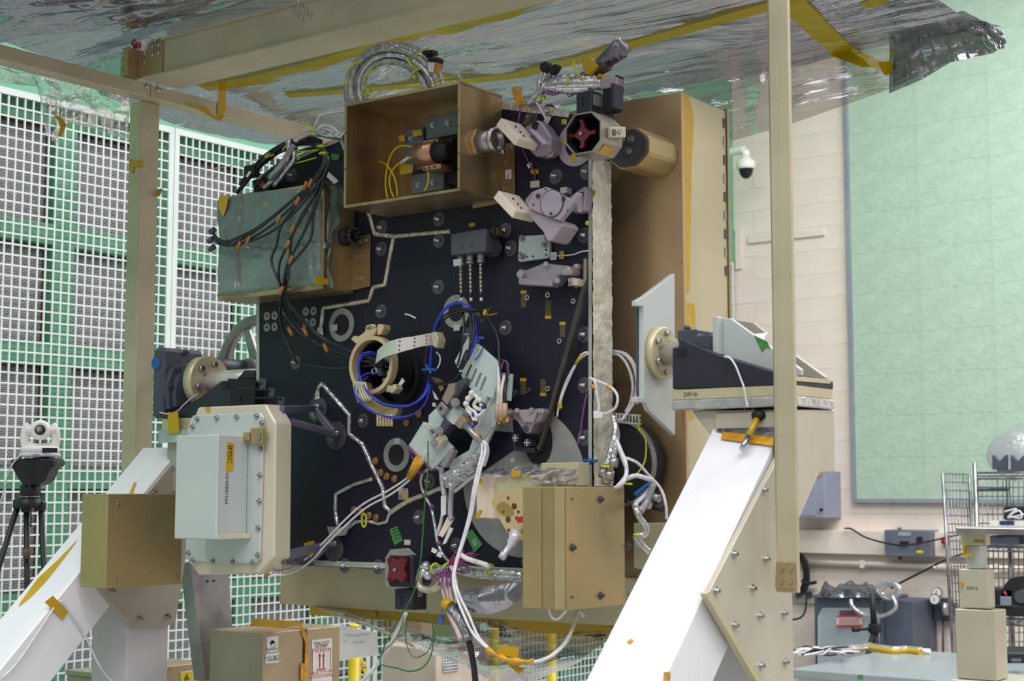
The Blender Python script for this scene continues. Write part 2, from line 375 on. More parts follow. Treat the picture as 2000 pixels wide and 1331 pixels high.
# dome camera on its arm
c = at(1457, 325, 0.45); k = (c-CAM).dot(FWD)/F
t = thing('dome_camera', 'white dome security camera hanging from a bent arm beside the tall gold box', 'camera', c)
ps = [c+Z*14*k, c+Z*24*k, c+Z*31*k-X*3*k, c+Z*33*k-X*9*k, V((XW+.012, c.y+.05, c.z+33*k))]
MB().tube(cat(ps, 5), 8*k, 12).build('arm', WHITEP, t)
MB().obox(ps[-1], X*2.5*k, Y*11*k, Z*17*k).build('wall_plate', WHITEP, t, bev=0.004)
MB().lathe(c-Z*6*k, Z, [(17.5*k, 0), (18.5*k, 4*k), (18.5*k, 14*k), (15*k, 18*k), (9*k, 22*k), (8*k, 28*k)], 24).build('housing', WHITEP, t)
MB().sphere(c-Z*6*k, 14*k, 20, 12, (1, 1, 1.35)).build('dome', pm('smoked_dome', (24, 22, 34), 0.08, 0, (20, 18, 28), 5), t)
def wallbox(name, px0, py0, px1, py1, depth, m):
    a, b_ = at(px0, py1, depth), at(px1, py0, depth)
    return a, b_, MB().box(a.x, b_.x, YW-depth, YW-0.013, a.z, b_.z)
a, b_, mb = wallbox('x', 1535, 921, 1610, 1012, 0.32, MGREY)
t = thing('wall_cabinet', 'grey electrical wall cabinet behind the right frame post, under the mint board corner', 'cabinet', a)
mb.build('body', pm('cabinet_grey', (150, 154, 172), 0.45, 0, (144, 148, 166), 5), t, bev=0.004)
MB().box(a.x+0.02, b_.x-0.085, YW-0.326, YW-0.32, a.z+0.02, b_.z-0.02).build('door', pm('cabinet_grey'  , (150, 154, 172)), t, bev=0.002)
MB().cyl((b_.x-0.03, YW-0.34, a.z+0.07), (b_.x-0.03, YW-0.32, a.z+0.07), 0.012).build('latch', DARK, t)
MB().prism([at(1590, 925, 0.33), at(1607, 925, 0.33), at(1602, 931, 0.33), at(1592, 931, 0.33)], (0, -0.002, 0)).build('tape', TAPE, t)
p = at(1632, 996, 0.02)
t = thing('wall_socket', 'small black wall socket right of the grey wall cabinet', 'socket', p)
MB().box(p.x-0.028, p.x+0.028, YW-0.04, YW-0.013, p.z-0.028, p.z+0.028).build('plate', DARK, t, bev=0.003)
MB().box(p.x-0.01, p.x+0.012, YW-0.043, YW-0.04, p.z-0.012, p.z+0.012).build('switch', DGREY, t)
a, b_, mb = wallbox('x', 1728, 1037, 1816, 1087, 0.2, DGREY)
t = thing('switch_box', 'grey control box with a label plate and dial mounted on the cream trunking', 'switch box', a)
mb.build('body', pm('switch_grey', (106, 110, 124), 0.4, 0, (98, 102, 118), 5), t, bev=0.004)
def fl(px0, py0, px1, py1, off, th=0.004):
    p, q = at(px0, py1, off), at(px1, py0, off); return MB().box(p.x, q.x, YW-off-th, YW-off, p.z, q.z)
fl(1755, 1040, 1779, 1047, .2).build('label_plate', pm('plate_grey', (160, 164, 172), .4), t)
fl(1759, 1058, 1775, 1065, .2, .02).build('socket', DARK, t)
fl(1791, 1076, 1803, 1081, .2).build('warning_label', YELLOW, t)
p = at(1797, 1054, .2); MB().cyl(p, p-Y*0.03, 0.022, n=16).build('dial', DARK, t)
for q in ((1757, 1036), (1758, 1089)): p = at(q[0], q[1], .1); MB().cyl(p-Z*0.02, p+Z*0.02, 0.016).build('cable_gland', DGREY, t)
p = at(1846, 1057, .15)
t = thing('red_beacon', 'round red lamp on the trunking, right of the grey control box', 'lamp', p)
MB().sphere(p, 0.034, 16, 10).build('lens', REDB, t); MB().cyl(p, p+Y*0.1, 0.03).build('base', DGREY, t)
MB().tube(cat([at(1650, 1033, .12), at(1663, 1034, .13), at(1690, 1050, .16), at(1728, 1061, .24), at(1765, 1066, .26), at(1815, 1058, .24), at(1850, 1050, .2), at(1900, 1040, .2)], 6), 0.0075, 6).build('black_cable', RUBBER, None, 'black cable sagging across the front of the grey control box', 'cable')
t = thing('hose', 'thin dark hose slanting up from the foil bundle to the wire rack', 'hose', at(1760, 1138, .3))
MB().tube(cat([at(1740, 1150, .3), at(1757, 1140, .3), at(1800, 1118, .3), at(1850, 1093, .3), at(1890, 1080, .3)], 5), 0.0085, 6).build('tube', RUBBER, t)
MB().sphere(at(1825, 1110, .3), 0.02, 10, 7).build('clamp', STEEL, t)
# coiled cable, outlet plate, wall boxes low left of this area
t = thing('coiled_cable', 'coil of black cable hanging on the wall just right of the frame post foot', 'cable', at(1560, 1170, .2))
for i in range(5):
    ce = at(1558+i*1.5, 1122, .12+.02*i); rr = .105+.008*i
    MB().tube([ce+X*(rr*.55*math.cos(q))+Z*(rr*1.25*math.sin(q)) for q in [2*math.pi*j/22 for j in range(22)]], 0.009, 6, True).build('loop', RUBBER, t)
MB().tube(cat([at(1566, 1135, .2), at(1580, 1140, .2), at(1594, 1138, .2)], 4), 0.014, 8).build('plug', DARK, t)
MB().tube(cat([at(1574, 1138, .2), at(1575, 1170, .2), at(1572, 1195, .2), at(1562, 1208, .2), at(1540, 1212, .2)], 5), 0.008, 6).build('tail', RUBBER, t)
a, b_, mb = wallbox('x', 1548, 1150, 1592, 1178, 0.06, 0)
t = thing('outlet_box', 'grey double outlet box on the wall below the coiled black cable', 'outlet', a)
mb.build('plate', pm('outlet_grey', (170, 166, 160), .5), t, bev=.003)
for q in (1560, 1582): p = at(q, 1162, .06); MB().cyl(p, p-Y*.012, .028, n=14).build('socket', DGREY, t)
# foil covered grey cabinet
a, b_ = at(1592, 1290, .55), at(1722, 1168, .55)
t = thing('grey_cabinet', 'dark grey equipment cabinet with pale front and red bordered label, foil heaped on top', 'cabinet', a)
zf = 0.0; a.z = zf
CABD = pm('cabinet_dark', (84, 92, 108), .45, 0, (78, 86, 102), 5); CABL = pm('cabinet_light', (158, 168, 174), .45, 0, (150, 160, 168), 4)
MB().box(a.x, b_.x, YW-.55, YW-.03, zf, b_.z).build('body', CABD, t, bev=.006)
_sx = onY(1783, 1200, YW-.5).x
MB().box(b_.x, _sx, YW-.5, YW-.03, zf, b_.z-.02).build('side_module', CABD, t, bev=.006)
MB().prism([at(1606, 1188, .56), at(1708, 1188, .56), at(1716, 1206, .6), at(1716, 1330, .6), at(1597, 1330, .6), at(1597, 1206, .6)], (0, .03, 0)).build('front_cover', CABL, t)
MB().prism([at(1634, 1204, .61), at(1684, 1204, .61), at(1684, 1223, .61), at(1634, 1223, .61)], (0, -.003, 0)).build('label', pm('label_pink', (214, 196, 190), .5), t)
for y0 in (1203, 1221): MB().prism([at(1634, y0, .614), at(1684, y0, .614), at(1684, y0+3, .614), at(1634, y0+3, .614)], (0, -.002, 0)).build('label_border', REDB, t)
for y0 in (1209, 1213, 1217): MB().prism([at(1639, y0, .614), at(1679, y0, .614), at(1679, y0+1.4, .614), at(1639, y0+1.4, .614)], (0, -.002, 0)).build('small_print', pm('dusty_red', (176, 120, 116), .5), t)
MB().prism([at(1640, 1193, .57), at(1678, 1193, .57), at(1676, 1200, .6), at(1640, 1200, .6)], (0, -.004, 0)).build('nameplate', pm('plum_plate', (92, 62, 84), .4), t)
def crumple(name, px0, px1, pyt, pyb, off0, off1, mats, label, cat_, amp, nu=70, nv=26, parent=None, seed=0):
    def fn(u, v):
        p, q = at(px0+(px1-px0)*u, pyb, off0), at(px0+(px1-px0)*u, pyb, off1)
        g = p.lerp(q, v); h = (pyb-pyt)*((g-CAM).dot(FWD)/F)*max(0, math.sin(math.pi*min(1, max(0, v))))**.5*min(1, 8*u, 8*(1-u))
        nn = .8*noise.noise(V((u*5, v*2, seed)))+.35*noise.noise(V((u*13, v*6, seed)))
        return g+Z*(h*(.72+.5*nn))+Y*(amp*nn*.4)
    return MB().grid(fn, nu, nv, False).build(name, mats, parent, label, cat_)
DFOIL = pm('dark_foil', (150, 152, 162), .22, .7, (84, 86, 98), 14, .8, 26)
crumple('foil_heap', 1594, 1722, 1132, 1168, .62, .1, DFOIL, 'crumpled dark foil blanket heaped on top of the grey cabinet', 'foil', .1)
t = thing('foil_loops', 'loops of foil wrapped cable hanging at the right end of the grey cabinet top', 'cable', at(1730, 1168, .6))
for cx, cy, ra, rb in ((1735, 1151, 22, 12), (1738, 1156, 18, 14), (1700, 1180, 0, 0)):
    if ra: MB().tube([at(cx+ra*math.cos(q), cy+rb*math.sin(q), .62) for q in [2*math.pi*j/26 for j in range(26)]], .02, 7, True).build('loop', FOIL, t)
MB().tube(cat([at(1662, 1172, .64), at(1665, 1185, .66), at(1685, 1200, .66), at(1715, 1205, .66), at(1742, 1196, .66), at(1750, 1182, .66), at(1742, 1165, .64)], 5), .017, 7).build('loop', FOIL, t)
# gauges
a, b_, mb = wallbox('x', 1824, 1170, 1856, 1213, .12, 0)
t = thing('pressure_gauges', 'pair of white dial pressure gauges on a regulator panel by the wire rack', 'gauge', a)
mb.build('regulator_panel', DGREY, t, bev=.005)
for q in ((1832, 1158, .16), (1828, 1171, .2)):
    p = at(*q); MB().cyl(p, p-Y*.03, .042, n=22).build('gauge_rim', STEEL, t)
    MB().cyl(p-Y*.03, p-Y*.033, .036, n=22).build('gauge_face', WHITEP, t)
    MB().obox(p-Y*.035, X*.002, Y*.001, Z*.016).build('needle', INK, t)
MB().cyl(at(1845, 1190, .16)-Z*.05, at(1845, 1190, .16)+Z*.05, .03, n=14).build('regulator', STEEL, t)
MB().cyl(at(1842, 1214, .1), at(1842, 1290, .1), .009, n=8).build('down_pipe', DGREY, t)
# small black tripod standing on the table
DT = 9.4   # depth of the long table
def tb(px, py, d=DT): dr = ray(px, py); return CAM+dr*(d/1.0)
t = thing('mini_tripod', 'small black tripod with a pan handle standing before the grey cabinet', 'tripod', tb(1707, 1330, 9.8))
MB().cyl(tb(1708, 1232, 9.8), tb(1703, 1160, 9.8), .022, .018).build('centre_column', DARK, t)
MB().cyl(tb(1672, 1230, 9.75), tb(1705, 1229, 9.8), .010).build('pan_handle', DARK, t)
MB().cyl(tb(1664, 1230.5, 9.75), tb(1678, 1230, 9.75), .016).build('grip', DARK, t)
MB().obox(tb(1709, 1228, 9.8), X*.035, Y*.03, Z*.03).build('head', DARK, t, bev=.006)
for q in (1692, 1710, 1724): MB().cyl(tb(1708, 1228, 9.8), V((tb(q, 1330, 9.8).x+(q-1708)*.006, tb(q, 1330, 9.8).y+(.2 if q == 1710 else -.12), 0)), .018, .014, 8).build('leg', DARK, t)
# long grey table along the wall with cable bundle
TABM = pm('table_grey', (160, 168, 172), .3, .2, (150, 158, 162), 3)
zt = onP(1700, 1268, (0, 9.95, 0), (0, 1, 0)).z
t = thing('long_table', 'long grey-topped work table across the lower right corner', 'table', (-4.2, 8.6, 0))
def onT(px, py): return onZ(px, py, zt)
q = [onY(1535, 1268, 9.95), onY(2010, 1287, 9.95)]
q0 = onZ(1700, 1312, zt)
ZT = 1.6-(1300-962)/F*8.8
TY1 = 9.2
ZT = onY(1700, 1265, TY1).z
_c = onZ(1547, 1307, ZT); TY0 = _c.y; TX0 = _c.x; TX1 = TX0+2.6
MB().box(TX0, TX1, TY0, TY1, ZT-.05, ZT).build('table_top', TABM, t, bev=.006)
MB().box(TX0+.02, TX1-.02, TY0+.03, TY1-.03, ZT-.35, ZT-.05).build('apron', CREAMP, t)
for xx in (TX0+.1, TX1-.1):
    for yy in (TY0+.1, TY1-.1): MB().box(xx-.04, xx+.04, yy-.04, yy+.04, 0, ZT-.05).build('leg', DGREY, t)
def onT(px, py, up=0.0): return onZ(px, py, ZT+up)
t = thing('cable_bundle', 'foil and amber tape wrapped cable lying on the long grey table', 'cable', onT(1700, 1272, .02))
bp = cat([onT(x_, y_, .022) for x_, y_ in ((1632, 1271), (1650, 1269), (1675, 1266), (1695, 1262), (1715, 1266), (1745, 1270), (1770, 1269), (1800, 1272))], 6)
MB().tube(bp, .022, 8).build('foil_sleeve', FOIL, t)
MB().tube([p-Z*.008-Y*.012 for p in bp[4:]], .021, 8).build('amber_tape', TAPE, t)
MB().tube([onT(1800, 1272, .02), onT(1817, 1273, .02)], .015, 8).build('connector', WHITEP, t)
t = thing('loose_wires', 'tangle of thin pale wires lying at the left end of the grey table', 'wires', onT(1590, 1272))
for i in range(16):
    x0_ = 1545+random.random()*30; y0_ = 1268+random.random()*8
    pp = [onT(x0_+random.uniform(20, 30)*j+random.uniform(-6, 6), y0_+random.uniform(-7, 7), .012+random.random()*.05) for j in range(5)]
    MB().tube(cat(pp, 5), .005, 5).build('wire', CWHITE if i % 3 else RUBBER, t)
MB().prism([onY(q[0], q[1], TY0) for q in ((1676, 1319), (1686, 1319), (1685, 1328), (1674, 1327))], (0, -.0015, 0)).build('green_tape', GREENT, None, 'small square of green tape on the front edge of the grey table', 'tape')
# stepped aluminium column
D0 = 6.2
c0 = CAM+ray(1910, 1000)*D0
def cy(px, py, Y_): return onY(px, py, Y_)
YC = c0.y
ALUC = pm('column_alu', (202, 196, 174), .42, .3, (194, 188, 166), 4)
t = thing('stepped_column', 'stepped aluminium lift column with a flat top plate in front of the wire rack', 'column', V((onY(1915, 1331, YC).x, YC, 0)))
def step(pxa, pxb, pxc, pyt, pyb, yf, m=ALUC, name='step'):
    a_ = onY(pxa, pyt, yf); b_ = onY(pxb, pyt, yf); zb = onY(pxb, pyb, yf).z; d = onX(pxc, pyt, b_.x)
    return MB().box(a_.x, b_.x, yf, max(d.y, yf+.03), zb, a_.z).build(name, m, t, bev=.003)
step(1865, 1943, 1965, 1190, 1331, YC); 
step(1872, 1928, 1942, 1112, 1190, YC+.02)
step(1886, 1914, 1928, 1066, 1112, YC+.04, MINTM)
step(1875, 1925, 1934, 1041, 1066, YC+.02, GOLDP, 'cap')
a_ = onY(1867, 1031, YC-.04); b_ = onY(1922, 1031, YC-.04)
MB().box(a_.x, b_.x+.4, YC-.04, YC+.35, onY(1900, 1044, YC-.04).z, a_.z).build('top_plate', GREYM, t, bev=.003)
MB().box(onY(1860, 1331, YC-.02).x, onY(1972, 1331, YC-.02).x, YC-.03, YC+.3, 0, onY(1900, 1329, YC).z).build('base_block', ALUC, t, bev=.004)
for q in ((1882, 1082, 1899, 1087), (1875, 1138, 1878, 1147), (1880, 1066, 1883, 1085)):
    MB().prism([onY(q[0], q[1], YC+.0), onY(q[2], q[1], YC+.0), onY(q[2], q[3], YC+.0), onY(q[0], q[3], YC+.0)], (0, .03, 0)).build('tape', TAPE, t)
for q in ((1899, 1150, YC+.019), (1912, 1058, YC+.019)): text('2W16', .018, onY(*q)-Y*.002, X, Z, INK, t)
# wire shelf rack
YR = 10.2
CHR = pm('chrome_wire', (170, 172, 176), .3, .8, (120, 122, 128), 10)
t = thing('wire_rack', 'chrome wire shelving rack with a mesh side panel at the right edge', 'shelf', V((onY(1930, 1300, YR).x, YR, 0)))
def rk(px, py, o=0.0): return onY(px, py, YR-o)
for q in ((1904, 905, 0), (1968, 930, -.35), (2030, 905, 0)):
    tp = rk(q[0], q[1], q[2]); MB().cyl((tp.x, tp.y, 0), tp, .016, n=10).build('post', CHR, t)
for py in (930, 1036, 1070, 1212):
    z0_ = rk(1904, py).z; x0_ = rk(1904, py).x
    b = MB()
    for s_ in (-.02, .02): b.cyl((x0_, YR, z0_+s_), (x0_+.62, YR, z0_+s_), .007, n=6)
    for i in range(9): b.cyl((x0_+.07*i, YR, z0_), (x0_+.07*i, YR+.4, z0_), .006, n=6)
    b.build('shelf', CHR, t, kind='stuff')
def mesh_panel(pts, nx, nz, r=.0045):
    b = MB(); a_, b_, c_, d_ = pts
    for i in range(nx+1): b.cyl(a_.lerp(b_, i/nx), d_.lerp(c_, i/nx), r if 0 < i < nx else r*2.4, n=5)
    for i in range(nz+1): b.cyl(a_.lerp(d_, i/nz), b_.lerp(c_, i/nz), r, n=5)
    return b
pl = [rk(1841, 925, .3), rk(1893, 927, -.3), rk(1908, 1290, -.3), rk(1862, 1290, .3)]
mesh_panel(pl, 8, 22).build('side_mesh', CHR, t, kind='stuff')
pl = [rk(1908, 935, -.4), rk(2010, 935, -.4), rk(2010, 1290, -.4), rk(1915, 1290, -.4)]
mesh_panel(pl, 10, 20).build('back_mesh', CHR, t, kind='stuff')
MB().tube([rk(1908, 957, .01), rk(1968, 957, -.3)], .012, 8).build('cross_bar', DGREY, t)
# goods on the rack
zs_ = rk(1904, 930).z
t = thing('bracket_stand', 'dark notched bracket stand on the top shelf of the wire rack', 'stand', rk(1965, 922, -.1))
for x0_ in (1938, 1974):
    MB().prism([rk(x0_, 889, -.1), rk(x0_+13, 903, -.1), rk(x0_+26, 889, -.1), rk(x0_+26, 917, -.1), rk(x0_, 917, -.1)], (0, .05, 0)).build('notched_plate', DGREY, t)
MB().prism([rk(1946, 917, -.1), rk(2010, 917, -.1), rk(2015, 924, -.1), rk(1950, 925, -.1)], (0, .12, 0)).build('base', DGREY, t)
p = rk(1995, 890, -.3)
MB().sphere(p, .24, 24, 12, (1, .6, .75)).build('bubble_wrap', film('clear_bag', (235, 235, 238), .06, .12, 12, .3, (1, 1, 1), .35, (225, 225, 230)), None, 'rounded clear plastic cover behind the dark notched bracket', 'cover')
t = thing('storage_lid', 'white bin lid with a blue clip on the upper rack shelf', 'lid', rk(1965, 1034, 0))
MB().prism([rk(1931, 1018, .02), rk(2010, 1018, .02), rk(2010, 1027, .02), rk(1936, 1027, .02)], (0, .3, 0)).build('lid', WHITEP, t)
MB().prism([rk(1953, 1018, .03), rk(1981, 1018, .03), rk(1981, 1026, .03), rk(1953, 1026, .03)], (0, -.01, 0)).build('clip', NAVY, t)
t = thing('power_supply', 'black box with a white lead coiled on it, above the bin lid', 'box', rk(1975, 1016, 0))
MB().prism([rk(1960, 990, -.05), rk(2010, 990, -.05), rk(2010, 1016, -.05), rk(1960, 1016, -.05)], (0, .2, 0)).build('case', DARK, t, bev=.006)
MB().tube(cat([rk(1962, 1000, .0), rk(1985, 995, .02), rk(1972, 1008, .02), rk(1995, 1012, .02), rk(1990, 998, .02), rk(1968, 1012, .02), rk(2005, 1004, .02)], 6), .006, 6).build('lead', CWHITE, t)
t = thing('clear_bin', 'dark filled plastic bin on the second rack shelf behind the column plate', 'bin', rk(1970, 1068, 0))
MB().prism([rk(1932, 1046, -.1), rk(2010, 1046, -.1), rk(2010, 1067, -.1), rk(1935, 1067, -.1)], (0, .25, 0)).build('bin', DGREY, t, bev=.008)
for q in ((1948, 1060), (1976, 1058)): MB().obox(rk(q[0], q[1], -.06), X*.05, Y*.02, Z*.03).build('contents', CABD, t)
t = thing('camera_body', 'black camera with a grey grip on the lower rack shelf', 'camera', rk(1965, 1205, 0))
MB().obox(rk(1958, 1172, 0), X*.09, Y*.05, Z*.075).build('body', DARK, t, bev=.01)
MB().obox(rk(1965, 1175, .06), X*.035, Y*.02, Z*.03).build('grip', MGREY, t, bev=.005)
MB().obox(rk(1968, 1192, 0), X*.13, Y*.06, Z*.035).build('base', DARK, t, bev=.008)
MB().cyl(rk(1966, 1164, .07), rk(1961, 1156, .07), .008).build('red_button', REDB, t)
p = rk(2000, 1165, 0)
t = thing('black_roll', 'black round reel cut by the right edge on the lower rack shelf', 'reel', p)
MB().ring(p-Y*.05, Y, .13, .05, .1, 28).build('reel', DARK, t); MB().cyl(p-Y*.06, p+Y*.06, .045).build('hub', DGREY, t)
t = thing('black_case', 'flat black case on the table at the lower right corner', 'case', onT(1985, 1292))
MB().prism([onT(1962, 1296), onT(2040, 1296), onT(2040, 1283), onT(1966, 1283)], (0, 0, .06)).build('case', DARK, t, bev=.01)
MB().prism([onT(1975, 1294, .061), onT(1995, 1294, .061), onT(1995, 1290, .061), onT(1976, 1290, .061)], (0, 0, .008)).build('latch', DGREY, t)
# ================================================================== OVERHEAD FRAME
ZR0, ZR1 = 2.825, 2.868
fr = thing('overhead_frame', 'tan metal overhead frame of two posts, a side rail and a crossing channel beam', 'frame', (-3.76, 3.1, 1.2))
PX0, PX1 = onY(246, 500, 3.09).x, onY(270, 500, 3.09).x
py1 = onX(306, 500, PX1).y
pst = MB().box(PX0, PX1, 3.09, py1, 1.2, ZR0); pst.build('post', FRAME, fr, bev=.003)
RX1 = -3.745
a0 = onX(-60, 90, RX1).y; a1 = 4.35
sp_ = onX(294, 170, RX1).y
MB().box(RX1-.06, RX1, a0, sp_-.001, ZR0, ZR1).build('side_rail', FRAME, fr, bev=.002)
MB().box(RX1-.06, RX1, sp_+.001, a1, ZR0, ZR1).build('side_rail', FRAME, fr, bev=.002)
for q in ((288, 157), (288, 169), (309, 163), (309, 175)):
    p = onX(q[0], q[1], RX1); MB().lathe(p, X, [(.0085, 0), (.0085, .004), (.0055, .004), (.0055, .009)], 10).build('bolt', STEEL, fr)
# crossing channel beam (flanges towards the camera)
BY0, BY1 = 3.03, 3.18; zb = ZR1+.001; bxl = -3.725
MB().box(bxl, -1.30, BY0, BY1, zb, zb+.007).build('lower_flange', FRAME, fr, bev=.001)
MB().box(bxl, -1.30, BY0+.016, BY0+.024, zb+.007, zb+.112).build('web', FRAME, fr)
MB().box(bxl, -1.30, BY0+.012, BY1, zb+.112, zb+.119).build('upper_flange', FRAME, fr)
WY = BY0+.016
MB().box(onY(235, 100, WY-.01).x, onY(315, 100, WY-.01).x, WY-.008, WY-.0005, zb+.008, zb+.105).build('joint_plate', GOLD, fr, bev=.001)
MB().box(onY(267, 100, WY).x, onY(275, 100, WY).x, WY-.05, WY-.008, zb+.008, zb+.10).build('joint_plate', GOLD, fr, bev=.001)
hd = None; locs = []
for (x_, y_) in ((241, 95), (252, 92), (241, 109), (252, 107), (241, 125), (252, 122), (298, 77), (310, 74), (298, 93), (310, 90), (298, 108), (310, 105), (283, 106), (283, 121), (247, 96), (304, 79),
                 (574, 17), (582, 27), (590, 36), (590, 12), (599, 22), (607, 31), (582, 4)):
    p = onY(x_, y_, WY-.008 if x_ < 400 else WY); locs.append(p)
hd = MB().lathe(locs[0], -Y, [(.006, 0), (.006, .003), (.003, .006)], 8).build('bolt', STEEL, fr)
copies(hd, 'bolt', [l-V((0, .003, 0)) for l in locs[1:]], fr)
p = onY(273, 89, WY-.05)
t = thing('cable_clamp', 'red and black clamp with grey cable end at the left end of the crossing beam', 'clamp', p)
MB().cyl(p, p+Y*.02+X*.004, .015, n=14).build('grey_end', GREYW, t); MB().cyl(p-Y*.012, p, .010, n=12).build('red_core', REDB, t)
MB().tube(cat([p+X*-.026+Z*.022, p-X*.015-Y*.015+Z*.006, p-Y*.016-Z*.010], 4), .005, 7).build('strap', RUBBER, t)
# right post, nearer the lens
rx0, rx1 = onY(1503, 300, 2.90).x, onY(1543, 300, 2.90).x
MB().box(rx0, rx1, 2.90, 2.912, 1.395, 3.2).box(rx0, rx0+.006, 2.90, 2.93, 1.395, 3.2).build('post', FRAME, fr, bev=.001)
pl_ = [onY(1518, 1098, 2.898), onY(1552, 1098, 2.898), onY(1555, 1150, 2.898), onY(1516, 1150, 2.898)]
MB().prism(pl_, (0, -.006, 0)).build('foot_plate', GOLD, fr, bev=.001)
for q in ((1528, 1112), (1545, 1112), (1528, 1137), (1545, 1137)):
    p = onY(q[0], q[1], 2.892); MB().cyl(p, p-Y*.004, .0035, n=8).build('rivet', STEEL, fr)
# tape scraps on the post
def tape_piece(pts, vec, name='tape', m=TAPE, label=None, cat_='tape', parent=None):
    return MB().prism(pts, vec).build(name, m, parent, label, cat_ if parent is None else None)
PFX = PX1+.0008
MB().prism([onY(252, 312, 3.088), onY(270, 314, 3.088), onY(270, 326, 3.088), onY(262, 327, 3.088), onY(260, 340, 3.088), onY(254, 336, 3.088)], (0, -.0015, 0)).prism(
    [onX(270, 314, PFX), onX(279, 312, PFX), onX(279, 327, PFX), onX(270, 326, PFX)], (.0015, 0, 0)).build('tape', TAPE, None, 'torn amber tape scrap wrapped round the middle of the left post', 'tape')
MB().prism([onX(305, 371, PFX), onX(318, 368, PFX+.02), onX(313, 380, PFX+.02), onX(306, 385, PFX)], (.0015, 0, 0)).build('tape', TAPE, None, 'tiny amber tape flag on the right edge of the left post', 'tape')

# ================================================================== STANDS
def pcol(c): return c
def stand(name, label, x0, x1, z0, gus, plx, m_g):
    """bolted A-frame support: column, two sloping braces, gusset plate, platform"""
    t = thing(name, label, 'stand', ((x0+x1)/2, 3.0, 0))
    # front brace, 45 degrees: top face on Z = z0 + (Y-3)
    def br(Ya, Yb_, th):
        return [(x0, Ya, z0+Ya-3), (x0, Yb_, z0+Yb_-3), (x0, Yb_, z0+Yb_-3-th), (x0, Ya, z0+Ya-3-th)]
    MB().prism(br(1.45, 3.05, .21), (x1-x0, 0, 0)).build('brace', WHITE, t, bev=.004)
    MB().box(x0+.012, x1-.002, 2.87, 3.02, 0, z0-.30).build('column', GREYW, t, bev=.003)
    MB().box(x0-.05, x1+.05, 1.2, 3.6, 0, .05).build('foot', GREYW, t, bev=.004)
    MB().prism(gus, (.012, 0, 0)).build('gusset_plate', m_g, t, bev=.001)
    return t
GUSM = pm('gusset_alu', (186, 180, 168), .42, .35, (172, 166, 152), 4)
gx = -3.528
gl = [onX(q[0], q[1], gx) for q in ((372, 840), (345, 890), (165, 1105), (189, 1152), (252, 1228), (337, 1220), (372, 1000))]
gl = [V((gx, max(p.y, 0), p.z)) for p in gl]
ls = stand('support_stand', 'left white support stand with bolted gusset plate, under the gear drive', -3.70, -3.53, 1.685, gl, None, GUSM)
def bolts(pts, axis, r, parent, name='bolt', m=STEEL, wash=True):
    ax = V(axis); b = MB()
    if wash: b.lathe(pts[0], ax, [(r*1.7, 0), (r*1.7, r*.4), (r, r*.4), (r, r*1.7), (r*.55, r*1.7), (r*.5, r*1.2)], 10, True, True, False)
    else: b.cyl(pts[0], pts[0]+ax*r, r, n=9)
    o = b.build(name, m, parent); d = WL[o.name]-V(pts[0])
    copies(o, name, [V(p)+d for p in pts[1:]], parent); return o
bolts([onX(q[0], q[1], gx+.012) for q in ((340, 917), (300, 963), (219, 1155), (273, 1209), (327, 1205))], X, .0062, ls)
# left platform
LX0, LX1 = onY(296, 800, 3.0).x, onY(497, 800, 3.0).x
zpl = onY(315, 836, 3.0).z; zpt = onY(315, 818, 3.0).z
MB().box(LX0+.045, LX1-.05, 3.0, 3.19, zpl-.012, zpt).build('platform', GOLDP, ls, bev=.003)
MB().box(LX0-.02, LX0+.035, 3.02, 3.17, onY(305, 812, 3.0).z, onY(305, 799, 3.0).z).build('platform_block', GOLD, ls, bev=.003)
MB().box(-3.545, -3.38, 3.01, 3.18, 1.60, zpl-.012).build('column_head', GUSM, ls, bev=.003)
crv = [(335, 812), (360, 800), (395, 780), (431, 747), (452, 744), (498, 742), (498, 800), (440, 806), (385, 812)]
MB().prism([onY(q[0], q[1], 3.0) for q in ((317, 818), (345, 806), (392, 776), (431, 745), (450, 743), (450, 800), (450, 816))], (0, .19, 0)).build('bearing_base', BLACK, ls, bev=.002)
MB().prism([onY(q[0], q[1], 3.0) for q in ((450.5, 743), (498, 745), (497, 800), (450.5, 812))], (0, .03, 0)).build('bearing_block', DARK, ls, bev=.002)
MB().prism([onY(q[0], q[1], 2.998) for q in ((434, 748), (446, 747), (446, 761), (434, 761))], (0, -.001, 0)).build('slot', DARK, ls)
MB().cyl(onY(468, 779, 3.0), onY(468, 779, 3.0)-Y*.004, .006, n=10).build('bolt_hole', DARK, ls)
MB().prism([onY(460, 742, 3.05), onY(476, 723, 3.05), onY(497, 724, 3.05), onY(497, 742, 3.05)], (0, .09, 0)).build('bearing_cap', BLACK, ls, bev=.004)
# foil under the left platform, tape
MB().box(LX0+.05, -3.36, 2.985, 3.0, zpl-.045, zpl-.008).build('foil_band', MATS['cloudy_wrap'] if 'cloudy_wrap' in MATS else pm('cloudy_wrap', (206, 206, 204), .18, .5, (176, 176, 178), 16, .5, 30), ls)
tape_piece([onY(328, 806, 2.982), onY(348, 806, 2.982), onY(351, 846, 2.982), onY(329, 848, 2.982)], (0, -.001, 0), label='amber tape strip hanging down the front of the left platform')
for i, pp in enumerate((((109, 1186), (125, 1150), (140, 1120), (152, 1080), (135, 1090), (115, 1130), (37, 1187)),)): pass
def on45(px, py, x0_=0, z0=1.685, up=.0008): return onP(px, py, (0, 3.0, z0+up), (0, -1, 1))
def stain(pts, label): MB().prism([on45(*p) for p in pts], (0, -.001, .001)).build('tape', TAPE, None, label, 'tape')
stain([(37, 1186), (40, 1178), (75, 1130), (110, 1098), (151, 1056), (140, 1072), (105, 1118), (85, 1142), (60, 1168)], 'long tapering amber tape strip lying along the lower left white brace')
stain([(252, 966), (262, 944), (267, 943), (260, 965)], 'short amber tape strip on the white brace just above the gold cover')
